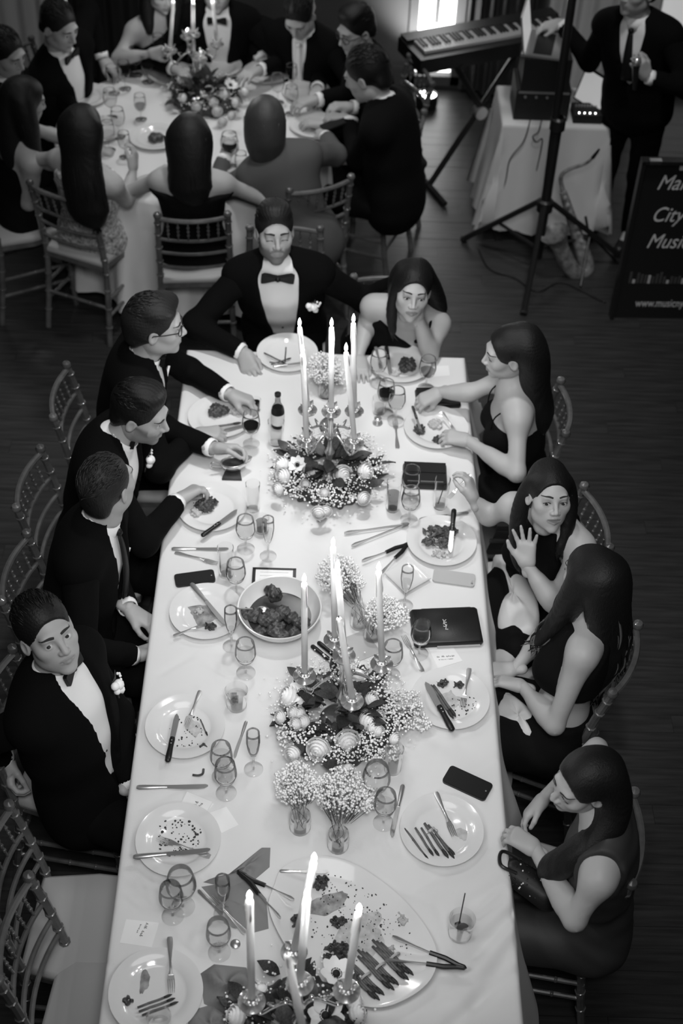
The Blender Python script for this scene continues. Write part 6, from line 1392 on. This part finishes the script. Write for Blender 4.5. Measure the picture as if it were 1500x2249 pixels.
# chairs seen at the round table
chair_by_tops((73, 402), (188, 435), 'chair under the woman in the sequined dress'); chair_by_tops((347, 473), (498, 470), 'chair under the woman in the off-shoulder black dress')
chair_by_tops((637, 418), (770, 388), 'chair under the woman in the grey dress'); chair_by_tops((885, 307), (928, 250), 'chair under the large man in black seen from behind, jacket hung on it')
chair(-1.62, 1.40, D2(28), 'chair under the dark-haired woman at the far left edge'); chair(.26, 2.28, D2(200), 'chair under the man with glasses at the round table'); chair(-1.55, 2.32, D2(-25), 'chair under the man in a bow tie at the left of the round table')
BK = dict(res=.016, hres=.0050)
def bh(**k): k.setdefault('res', .0055); return k
# bow-tied man, upper left
h = P(130, 58, 1.22); person('man in bow tie seated at the upper left of the round table', h, (.75, -.55, -.25), (-1.50, 2.28, .56), D2(-32), hair='crop', hands={'R': bh(w=P(150, 188, .80), pole=(-.3, -1, -.3), d=(1, .1, -.1), curl=.6), 'L': bh(w=P(225, 130, .86), pole=(.2, 1, -.3), d=(.8, -.5, -.4), curl=.6)}, outfit=dict(kind='tux', apex=.12, vw=.075), N=h+A([-.02, .03, -.175]), **BK)
# cropped man at the left edge
h = P(12, 118, 1.22); person('man with short hair cut off by the left edge of the photograph', h, (.9, -.5, -.25), (-1.78, 1.86, .56), D2(-5), hair='short', hands={'R': bh(w=P(5, 300, .75), curl=.5), 'L': bh(w=h+A([.35, .1, -.42]), curl=.5)}, outfit=dict(kind='tux', apex=.2), **BK)
# woman in black, sleeveless, with a glass
h = P(352, -22, 1.20); hb = lambda x, y, z, h=h: h+A([x, y, z]); person('woman in sleeveless black dress raising a small glass, head above the frame', h, (.5, -.8, -.2), (-1.02, 2.74, .54), D2(-62), sex='w', hands={'R': bh(w=P(330, 118, .93), e=P(258, 128, .86), d=(1, -.1, .3), n=(.2, -.9, 0), curl=.8), 'L': bh(w=P(385, 110, .82), curl=.5)}, outfit=dict(kind='dress', cuts=[((0, 0, .80), (.2, .1, 1))]), hair=dict(kind='long', falls=[dict(pts=[hb(-.06, .02, .04), hb(-.08, .0, -.1), hb(-.07, -.05, -.22)], r=[.04, .04, .02], n=10), dict(pts=[hb(.06, .02, .04), hb(.07, .0, -.1), hb(.06, -.04, -.22)], r=[.04, .04, .02], n=10)]), **BK)
# man facing us behind the candles
h = PY(476, -28, 2.62); person('man in bow tie behind the background candles, head above the frame', h, (0, -1, -.1), (h[0], 2.86, .56), D2(-90), hair='crop', hands={'R': bh(w=h+A([-.22, -.28, -.35]), curl=.5), 'L': bh(w=h+A([.24, -.26, -.35]), curl=.5)}, outfit=dict(kind='tux', apex=.12, vw=.085), N=h+A([0, .03, -.17]), **BK)
# man looking down
h = P(658, 34, 1.17); person('dark-suited man with a pale tie bowing his head at the round table', h, (-.25, -.8, -.55), (-.10, 2.66, .56), D2(-115), hair='crop', hands={'R': bh(w=P(575, 130, .80), curl=.6), 'L': bh(w=h+A([.1, -.33, -.32]), pole=(1, 0, -.2), curl=.6)}, outfit=dict(kind='tux', neck='tie', tm='paper', apex=.3, vw=.05), N=h+A([.03, .08, -.15]), **BK)
# man with glasses
h = P(782, 66, 1.20); person('man with dark-rimmed glasses at the right of the round table', h, (-.8, -.6, -.25), (.24, 2.34, .56), D2(-160), hair='quiff', hairmat='hair', hands={'R': bh(w=h+A([-.2, .05, -.38]), curl=.6), 'L': bh(w=h+A([-.15, -.3, -.4]), curl=.6)}, outfit=dict(kind='tux', neck='tie', apex=.25), extra=spectacles, N=h+A([.05, .05, -.165]), **BK)
# large man in black, from behind
h = P(806, 166, 1.19); J = person('large man in black seen from behind, reading a phone at the round table', h, (-.9, .35, -.4), (.36, 1.62, .56), D2(162), hair='short', hairmat='hair', fat=1.14, hands={'L': bh(w=P(765, 262, .86), pole=(.2, -1, -.4), d=(-1, .15, .05), curl=.7), 'R': bh(w=P(770, 235, .86), curl=.7)}, outfit=dict(kind='tux', apex=.3, vw=.05, neck='none'), N=h+A([.10, -.05, -.14]), hs=1.12, sw=.21, **BK)
# woman in grey
h = P(583, 268, 1.17); hb = lambda x, y, z, h=h: h+A([x, y, z]); person('woman with smooth shoulder-length hair in a grey dress, seen from behind', h, (-.1, 1, -.35), (-.12, 1.20, .54), D2(105), sex='w', hands={'L': bh(w=h+A([-.22, .22, -.33]), curl=.5), 'R': bh(w=P(715, 300, .84), pole=(1, 0, -.5), curl=.6)}, outfit=dict(kind='tux', mat='dress_grey', neck='none', apex=.9, vw=.03, lapel=False), hair=dict(kind='long', vol=.018, falls=[dict(pts=[hb(0, -.05, .05), hb(0, -.075, -.06), hb(.0, -.07, -.16)], r=[.07, .065, .04], n=90, wave=.002, lat=(1, 0, 0), sx=1.3, ext=.012)]), hairmat='hair_light', N=h+A([.05, -.03, -.165]), **BK)
# woman with bare shoulders
h = P(418, 305, 1.19); hb = lambda x, y, z, h=h: h+A([x, y, z]); person('woman in off-shoulder black dress with dark hair, seen from behind', h, (.05, 1, -.25), (-.68, 1.10, .54), D2(90), sex='w', hands={'L': bh(w=h+A([-.2, .3, -.38]), curl=.5), 'R': bh(w=h+A([.22, .28, -.38]), curl=.5)}, outfit=dict(kind='dress', shoulders=True, o=.012, cuts=[((0, 0, .84), (0, 0, 1))]), hair=dict(kind='long', vol=.016, falls=[dict(pts=[hb(0, -.05, .05), hb(0, -.09, -.07), hb(.0, -.10, -.2), hb(.02, -.10, -.28)], r=[.07, .058, .060, .02], n=110, wave=.012, lat=(1, 0, 0), sx=1.5, ext=.06)]), N=h+A([0, -.03, -.165]), **BK)
# woman in sequins
h = P(182, 285, 1.19); hb = lambda x, y, z, h=h: h+A([x, y, z]); person('woman with very long hair in a shimmering sequined dress, seen from behind', h, (.45, 1, -.2), (-1.22, 1.22, .54), D2(65), sex='w', hands={'R': bh(w=P(292, 372, .90), e=P(278, 440, .80), d=(.1, .5, .7), n=(-.9, .2, 0), curl=.7), 'L': bh(w=h+A([-.15, .3, -.4]), curl=.5)}, outfit=dict(kind='dress', mat='sequin', shoulders=True, o=.014, cuts=[((0, 0, .92), (0, 0, 1)), ((.13, 0, .9), (1, 0, .2)), ((-.13, 0, .9), (-1, 0, .2))]), hair=dict(kind='long', vol=.016, falls=[dict(pts=[hb(0, -.05, .05), hb(-.005, -.09, -.07), hb(.0, -.12, -.22), hb(.01, -.13, -.36), hb(.03, -.13, -.44)], r=[.07, .055, .06, .06, .02], n=130, wave=.010, lat=(1, -.2, 0), sx=1.5, ext=.07)]), N=h+A([0, -.035, -.165]), **BK)
# woman at the left edge
h = P(55, 222, 1.18); hb = lambda x, y, z, h=h: h+A([x, y, z]); person('dark-haired woman in profile at the left edge of the round table', h, (.85, .45, -.25), (-1.64, 1.42, .54), D2(28), sex='w', hands={'R': bh(w=P(30, 395, .66), curl=.5), 'L': bh(w=h+A([.28, .25, -.4]), curl=.5)}, outfit=dict(kind='dress', cuts=[((0, 0, .8), (0, 0, 1))], straps=[[(q*.08, .10, .78), (q*.1, .02, .95), (q*.08, -.1, .8)] for q in (-1, 1)]), hair=dict(kind='long', vol=.014, falls=[dict(pts=[hb(-.05, -.03, .05), hb(-.08, -.06, -.08), hb(-.08, -.08, -.24), hb(-.06, -.08, -.34)], r=[.06, .055, .05, .02], n=70, ext=.05), dict(pts=[hb(0, -.07, .04), hb(.02, -.09, -.1), hb(.04, -.1, -.24)], r=[.05, .045, .02], n=20)]), **BK)
# jacket and bag hung behind the large man's chair
F = Field(); a = PY(905, 330, 1.70); F.cap(a, a+A([.02, .08, -.18]), .05, .07, .03); F.cap(a+A([.02, .05, -.1]), a+A([-.02, .1, -.3]), .06, .03, .03); V, Q = F.mesh(.014, lambda p: .008*np.sin(p[:, 2]*70+p[:, 1]*40)); tag(MB().add(V, Q, 'black_matte').build('hanging_bag', angle=None), 'black bag hanging on the back of the large man\'s chair', 'bag')
# --- table setting, simplified for distance
def bplate(u, v, lab, fd=None):
    o = inst('dinner_plate', proto_mesh('plate', plate_mesh)); o.location = TB(u, v)+A([0, 0, .0006]); tag(o, lab, 'plate', 'plates on the round table')
    if fd: c = TB(u, v, .008); V, Q = lump((0, 0, 0), fd, 'meat', int(u+v), 6, .006); tag(MB().add(V, Q, 'meat').build('food_portion', angle=None, loc=tuple(c)), 'dark food on the '+lab, 'food')
bplate(340, 306, 'plate between the sequined and off-shoulder women', (.05, .04, .03)); bplate(378, 168, 'plate in front of the raised small glass', (.035, .03, .02)); bplate(480, 150, 'plate before the man behind the candles'); bplate(585, 165, 'plate before the dark-suited man bowing his head', (.03, .03, .02)); bplate(672, 205, 'plate before the man with glasses'); bplate(690, 280, 'plate before the grey-dressed woman and the large man', (.03, .02, .02)); bplate(185, 215, 'plate before the bow-tied man at the upper left'); bplate(215, 290, 'plate left of the round-table glasses')
def bstem(u, v, kind, lab, fill=.45, m='liquid'):
    o = stemware(u, v, kind, lab, fill, m); o['group'] = 'glasses on the round table'
for k, (u, v, kd, m_, lab) in enumerate(((505, 365, 'balloon', 'red_wine', 'dark red wine glass beside the woman in grey'), (568, 135, 'balloon', 'amber', 'large glass held up in front of the man bowing his head'), (310, 262, 'small', 'amber', 'stemmed dish glass in the middle of the round table'), (250, 205, 'goblet', 'liquid', 'round-table goblet near the bow-tied man, leftmost of the far cluster'), (275, 195, 'goblet', 'liquid', 'round-table goblet near the bow-tied man, second of the far cluster'), (245, 258, 'goblet', 'liquid', 'round-table goblet in the left cluster, upper one'), (262, 300, 'goblet', 'liquid', 'round-table goblet in the left cluster, middle one'), (240, 330, 'goblet', 'liquid', 'round-table goblet in the left cluster, lower one'), (275, 345, 'small', 'liquid', 'small round-table goblet before the sequined woman'), (325, 180, 'goblet', 'liquid', 'round-table goblet beside the raised small glass'), (300, 165, 'goblet', 'liquid', 'round-table goblet left of the plate with food'), (640, 250, 'goblet', 'liquid', 'round-table goblet right of the flowers'), (610, 225, 'goblet', 'liquid', 'round-table goblet behind the flowers at right'), (640, 195, 'small', 'liquid', 'small round-table goblet before the man with glasses'), (530, 390, 'small', 'liquid', 'small glass near the edge of the round table by the grey sleeve'))): bstem(u, v, kd, lab, .4, m_)
stemware(350, 130, 'small', 'small glass raised by the woman in sleeveless black', .5, z=.10); stemware(285, 165, 'goblet', 'martini-shaped glass at the far left of the round table', .3)
cbk = candelabrum(TB(430, 208), D2(20), 'silver candelabrum on the round background table', scale=1)
for c, tip, d in zip([cbk[0], cbk[3], cbk[1]], [(424, 2), (381, -6), (466, -4)], ('middle', 'left', 'right')): candle(c, tip, 'lit tall taper on the round background table, %s one' % d, group='tapers on the round table')
wreath(TB(452, 222), 'flower wreath around the background candelabrum', [(495, 205, 1.1), (520, 225, .9), (478, 245, .9), (470, 225, .8), (510, 255, .8), (430, 235, .8), (540, 200, .8), (460, 195, .8), (400, 215, .8), (490, 270, .8)], [(505, 185, .9)], [(470, 210, .06, .06, 160, (1.5, 1, .6))], 31, R0=.15, nleaf=40, filler=200)
place_card([(402, 262), (452, 262), (452, 235), (402, 235)], 'white menu card lying before the background flowers')
knife(TB(676, 245, .02), TB(690, 200, .02), 'dark table knife at the right of the round table')
ph = thing('mobile_phone', 'dark phone held by the large man in black', 'phone', tuple(P(735, 272, .86)), D2(20)); MB().box((0, 0, 0), (.15, .07, .009), 'black_plastic', roty(-.25)).build('body', ph, smooth=False); MB().box((0, 0, .0055), (.14, .064, .001), 'black_plastic', roty(-.25)).build('screen', ph, smooth=False)
# ================================================================== musician's corner
dj = thing('folding_table', 'small folding table under the musician\'s equipment', 'table', (1.25, 2.32, 0)); MB().box((0, 0, .70), (.56, .40, .03), 'wall_dark').build('tabletop', dj, smooth=False)
for sx in (-1, 1):
    for sy in (-1, 1): MB().tube([(sx*.24, sy*.16, 0), (sx*.24, sy*.16, .69)], .014, 'steel', 8).build('leg', dj)
cloth('tablecloth', "white floor-length cloth on the musician's table", 1.25, 2.32, .29, .21, .70, .10, .04, m='linen_dj', wav=(40, 34), seed=5, top=.735)
# black rack case, laptop stand and mixer
rk = thing('equipment_case', 'black equipment case standing on the musician\'s table', 'case', (1.16, 2.27, .738)); MB().box((0, 0, .09), (.30, .24, .18), 'black_matte').build('body', rk, smooth=False); MB().box((0, -.121, .165), (.28, .004, .012), 'steel').build('trim', rk, smooth=False); MB().box((0, -.02, .27), (.26, .20, .18), 'black_matte').build('laptop_riser', rk, smooth=False)
for k in range(4): MB().lathe([(0, 0), (.008, 0), (.007, .008), (0, .009)], 'steel', (-.1+.06*k, -.122, .14), 8, R=rotx(pi/2)).build('knob', rk)
lp = thing('laptop', 'open laptop on the riser under the musician\'s reaching hand', 'laptop', (1.15, 2.30, 1.10), D2(80)); MB().box((0, 0, .006), (.22, .30, .012), 'steel').build('base', lp, smooth=False); MB().box((0, 0, .0125), (.10, .25, .001), 'black_plastic').build('keyboard', lp, smooth=False); MB().box((-.115, 0, .11), (.008, .30, .21), 'steel', roty(-.18)).build('lid', lp, smooth=False); MB().box((-.109, 0, .11), (.002, .28, .19), 'screen_glow', roty(-.18)).build('screen', lp, smooth=False)
lp.rotation_euler = (0, 0, D2(-12)); 
l2 = thing('tablet_stand', 'tilted screen at the right end of the musician\'s table', 'screen', (1.46, 2.30, .74), D2(-55)); MB().box((0, 0, .11), (.22, .012, .19), 'black_plastic', rotx(-.35)).build('body', l2, smooth=False); MB().box((0, -.009, .11), (.20, .002, .17), 'screen_glow', rotx(-.35)).build('screen', l2, smooth=False); MB().box((0, .04, .01), (.16, .12, .015), 'black_plastic').build('foot', l2, smooth=False)
mx = thing('mixer', 'small mixer with glowing lights on the musician\'s table', 'mixer', (1.42, 2.20, .738)); MB().box((0, 0, .025), (.16, .14, .05), 'black_matte').build('body', mx, smooth=False)
for k in range(4): MB().ball((-.05+.03*k, -.05, .053), .004, 'led', 6, 4).build('indicator_light', mx)
for k in range(8): MB().lathe([(0, .05), (.006, .05), (.005, .062), (0, .063)], 'steel', (-.06+.016*k, .02, 0), 8).build('knob', mx)
# keyboard on a crossed stand
ka, kb_ = A([.45, 2.53, .95]), A([1.02, 2.78, .95]); kd = unit(kb_-ka); kang = math.atan2(kd[1], kd[0]); kc = ka+kd*.48
ky = thing('electric_piano', 'long black electric piano on a crossed stand', 'keyboard', tuple(kc), kang); MB().box((0, 0, -.045), (1.0, .30, .085), 'black_plastic').build('body', ky, smooth=False); MB().box((0, .10, .008), (.98, .09, .02), 'black_plastic').build('control_panel', ky, smooth=False)
wk = MB().box((0, 0, 0), (.0185, .14, .016), 'key_white').mesh('white_key', smooth=False); bk_ = MB().box((0, 0, 0), (.010, .09, .014), 'black_plastic').mesh('black_key', smooth=False)
for k in range(44):
    x = -.44+.0205*k; inst('white_key', wk, ky, (x, -.02, .006))
    if k % 7 not in (2, 6): inst('black_key', bk_, ky, (x+.010, .005, .018))
xs = thing('keyboard_stand', 'black crossed metal stand under the electric piano', 'stand', (kc[0], kc[1], 0), kang)
for s in (-1, 1):
    MB().tube([(s*.30, .0, .02), (-s*.24, .0, .86)], .018, 'black_plastic', 8).build('cross_tube', xs)
    MB().tube([(s*.30, -.22, .018), (s*.30, .22, .018)], .018, 'black_plastic', 8).build('foot', xs); MB().tube([(s*.24, -.16, .865), (s*.24, .16, .865)], .015, 'black_plastic', 8).build('support_arm', xs)
MB().lathe([(0, -.03), (.04, -.03), (.04, .03), (0, .03)], 'steel', (0, 0, .46), 14, R=rotx(pi/2)).build('hinge', xs)
# tripod stand
tp = A([1.19, 1.76, 0]); ts = thing('tripod_stand', 'tall black tripod stand in front of the musician\'s table', 'stand', tuple(tp)); MB().tube([(0, 0, .30), (-.02, 0, 1.2), (-.03, 0, 2.1)], .022, 'black_plastic', 10).build('pole', ts); MB().tube([(0, 0, .10), (0, 0, .95)], .028, 'black_plastic', 10).build('column', ts); MB().lathe([(.028, .40), (.045, .41), (.045, .47), (.028, .48)], 'black_plastic', n=12).build('collar', ts); MB().lathe([(.028, .90), (.042, .91), (.042, .97), (.028, .98)], 'black_plastic', n=12).build('clamp', ts)
for ft in ((.80, 2.04), (1.73, 1.86), (1.09, 1.35)):
    d = A([ft[0], ft[1], 0])-tp; e = MB(); e.tube([A([0, 0, .46])+unit(d)*.03, d+A([0, 0, .02])], .016, 'black_plastic', 8); lg = e.build('leg', ts); e = MB(); e.tube([A([0, 0, .16])+unit(d)*.02, d*.55+A([0, 0, .215])], .010, 'black_plastic', 6); e.build('brace', ts); e = MB(); e.tube([d*.98+A([0, 0, .02]), d*1.03+A([0, 0, .012])], .02, 'rubber', 8); e.build('rubber_foot', lg)
MB().box((-.03, 0, 2.12), (.5, .05, .05), 'black_plastic').build('crossbar', ts, smooth=False)
# saxophone
sx_ = thing('saxophone', 'saxophone leaning on its stand before the white cloth', 'saxophone', tuple(PY(1283, 592, 1.80))); o0 = PY(1283, 592, 1.80)
def sq_(u, v, y): return PY(u, v, y)-o0
b = MB(); pts = bez([sq_(1312, 335, 1.80), sq_(1288, 358, 1.84), sq_(1250, 372, 1.86), sq_(1232, 388, 1.86), sq_(1236, 420, 1.86)], 6); b.tube(pts, np.linspace(.007, .014, len(pts)), 'brass', 8); b.build('neck', sx_); b = MB(); b.tube([sq_(1316, 328, 1.79), sq_(1302, 346, 1.82)], [.006, .011], 'black_plastic', 8); b.build('mouthpiece', sx_)
b = MB(); pts = bez([sq_(1236, 420, 1.86), sq_(1258, 490, 1.84), sq_(1282, 560, 1.80)], 6); b.tube(pts, np.linspace(.022, .044, len(pts)), 'brass', 10); b.build('body', sx_); b = MB(); pts = bez([sq_(1282, 560, 1.80), sq_(1288, 590, 1.78), sq_(1268, 602, 1.75), sq_(1248, 580, 1.73), sq_(1232, 548, 1.72), sq_(1218, 512, 1.71)], 6); b.tube(pts, np.r_[np.linspace(.044, .048, len(pts)-5), .05, .055, .062, .072, .085], 'brass', 12, cap=False); b.build('bell', sx_)
for k in range(9): c = sq_(1236+46*(k/8), 428+125*(k/8), 1.86-.06*k/8)+A([.012, -.03, 0]); MB().lathe([(0, 0), (.013, 0), (.013, .006), (0, .008)], 'brass', c, 10, R=rotx(1.2)).build('key_cup', sx_)
st_ = thing('saxophone_stand', 'small black floor stand holding the saxophone', 'stand', (o0[0], o0[1]+.02, 0))
for a in (.3, 2.4, 4.5): MB().tube([(0, 0, .22), (.20*cos(a), .20*sin(a), .008)], .008, 'black_plastic', 6).build('leg', st_)
MB().tube([(0, .02, .2), (-.03, .06, .30)], .008, 'rubber', 6).build('upright', st_)
# sign board
sA, sW, sH = A([1.575, 1.36, 0]), .62, .98; sg = thing('sign_board', 'black upright advertising board with white lettering at the right edge', 'sign', tuple(sA), D2(2)); MB().box((sW/2, 0, sH/2), (sW, .03, sH), 'board').build('panel', sg, smooth=False)
MB().box((-.0, -.01, sH/2), (.02, .05, sH), 'black_plastic').build('frame_edge', sg, smooth=False); MB().box((sW/2, -.01, sH), (sW+.02, .05, .02), 'black_plastic').build('frame_edge', sg, smooth=False); MB().box((.06, -.02, sH+.004), (.06, .03, .02), 'steel').build('clip', sg, smooth=False); MB().box((sW*.45, -.02, sH-.02), (.18, .012, .045), 'paper_grey').build('name_strip', sg, smooth=False)
for tx, uv, sz, sxx, shr in (('Manhattan', (1440, 417), .125, .78, .35), ('City', (1428, 487), .125, .78, .35), ('Music', (1417, 545), .125, .78, .35), ('www.musicny.com', (1394, 674), .072, .66, 0)):
    q = text_mesh(tx, sz, 'print_white', 'lettering', sg, .0006, sxx, shr); w_ = PY(*uv, 1.344)-sA; q.location = (w_[0], -.0165, w_[2]); q.rotation_euler = (pi/2, 0, 0)
    bb_ = [v_.co.x for v_ in q.data.vertices]; wd = max(bb_)*sxx; mxw = sW-w_[0]-.02
    if wd > mxw and tx.startswith('Manh'): q.scale[0] = sxx
q_ = random.Random(2)
for k in range(26): hh = q_.uniform(.02, .075); MB().box((.06+.0205*k, -.0165, .235+hh/2), (.014, .002, hh), 'paper_grey' if q_.random() < .25 else 'wall_dark').build('skyline_tower', sg, smooth=False)
# cables
for pts, lab in (([(1165, 262), (1150, 310), (1120, 350), (1110, 400), (1085, 500), (1095, 545)], 'thin black cable trailing down the left of the white cloth'), ([(1190, 262), (1182, 290), (1170, 300), (1178, 312), (1190, 305), (1188, 330), (1170, 420), (1165, 520), (1160, 560)], 'looped black cable hanging in front of the white cloth')):
    b = MB(); w_ = [PY(u, v, 2.075-.02*i/len(pts)) for i, (u, v) in enumerate(pts)]; b.tube(bez(w_, 5), .0035, 'rubber', 5); tag(b.build('cable', angle=None), lab, 'cable')
b = MB(); b.tube(bez([P(u, v, .006) for u, v in ((1050, 545), (1075, 590), (1130, 610), (1180, 640), (1230, 620), (1280, 640), (1330, 665))], 6), .005, 'rubber', 5); tag(b.build('cable', angle=None), 'black cable snaking over the floor under the tripod stand', 'cable')
# musician
h = PY(1402, -22, 2.03); J = person('standing musician in dark suit and tie holding a microphone at his chest', h, (-.75, -.55, .02), (h[0]+.13, 2.13, .90), D2(-120), stand=True, hair='short', hands={'R': bh(w=P(1232, 50, 1.17)+A([0, 0, 0]), pole=(0, .3, -1), d=(-1, .1, -.3), n=(0, 0, -1), curl=.5), 'L': bh(w=PY(1420, 168, 1.80), pole=(1, -.2, -.6), d=(-.5, -.2, .7), n=(-.5, .6, .4), curl=.9)}, outfit=dict(kind='tux', neck='tie', tm='satin', apex=.28, vw=.075), N=h+A([.03, .02, -.175]), **BK)
mc = thing('microphone', 'handheld microphone with round grille held at the musician\'s chest', 'microphone', tuple(PY(1398, 135, 1.77))); MB().ball((0, 0, .0), .026, 'steel', 12, 8).build('grille', mc); b = MB(); b.tube([(0.004, 0, -.02), (.02, .01, -.16)], [.018, .011], 'black_plastic', 10); b.build('handle', mc)
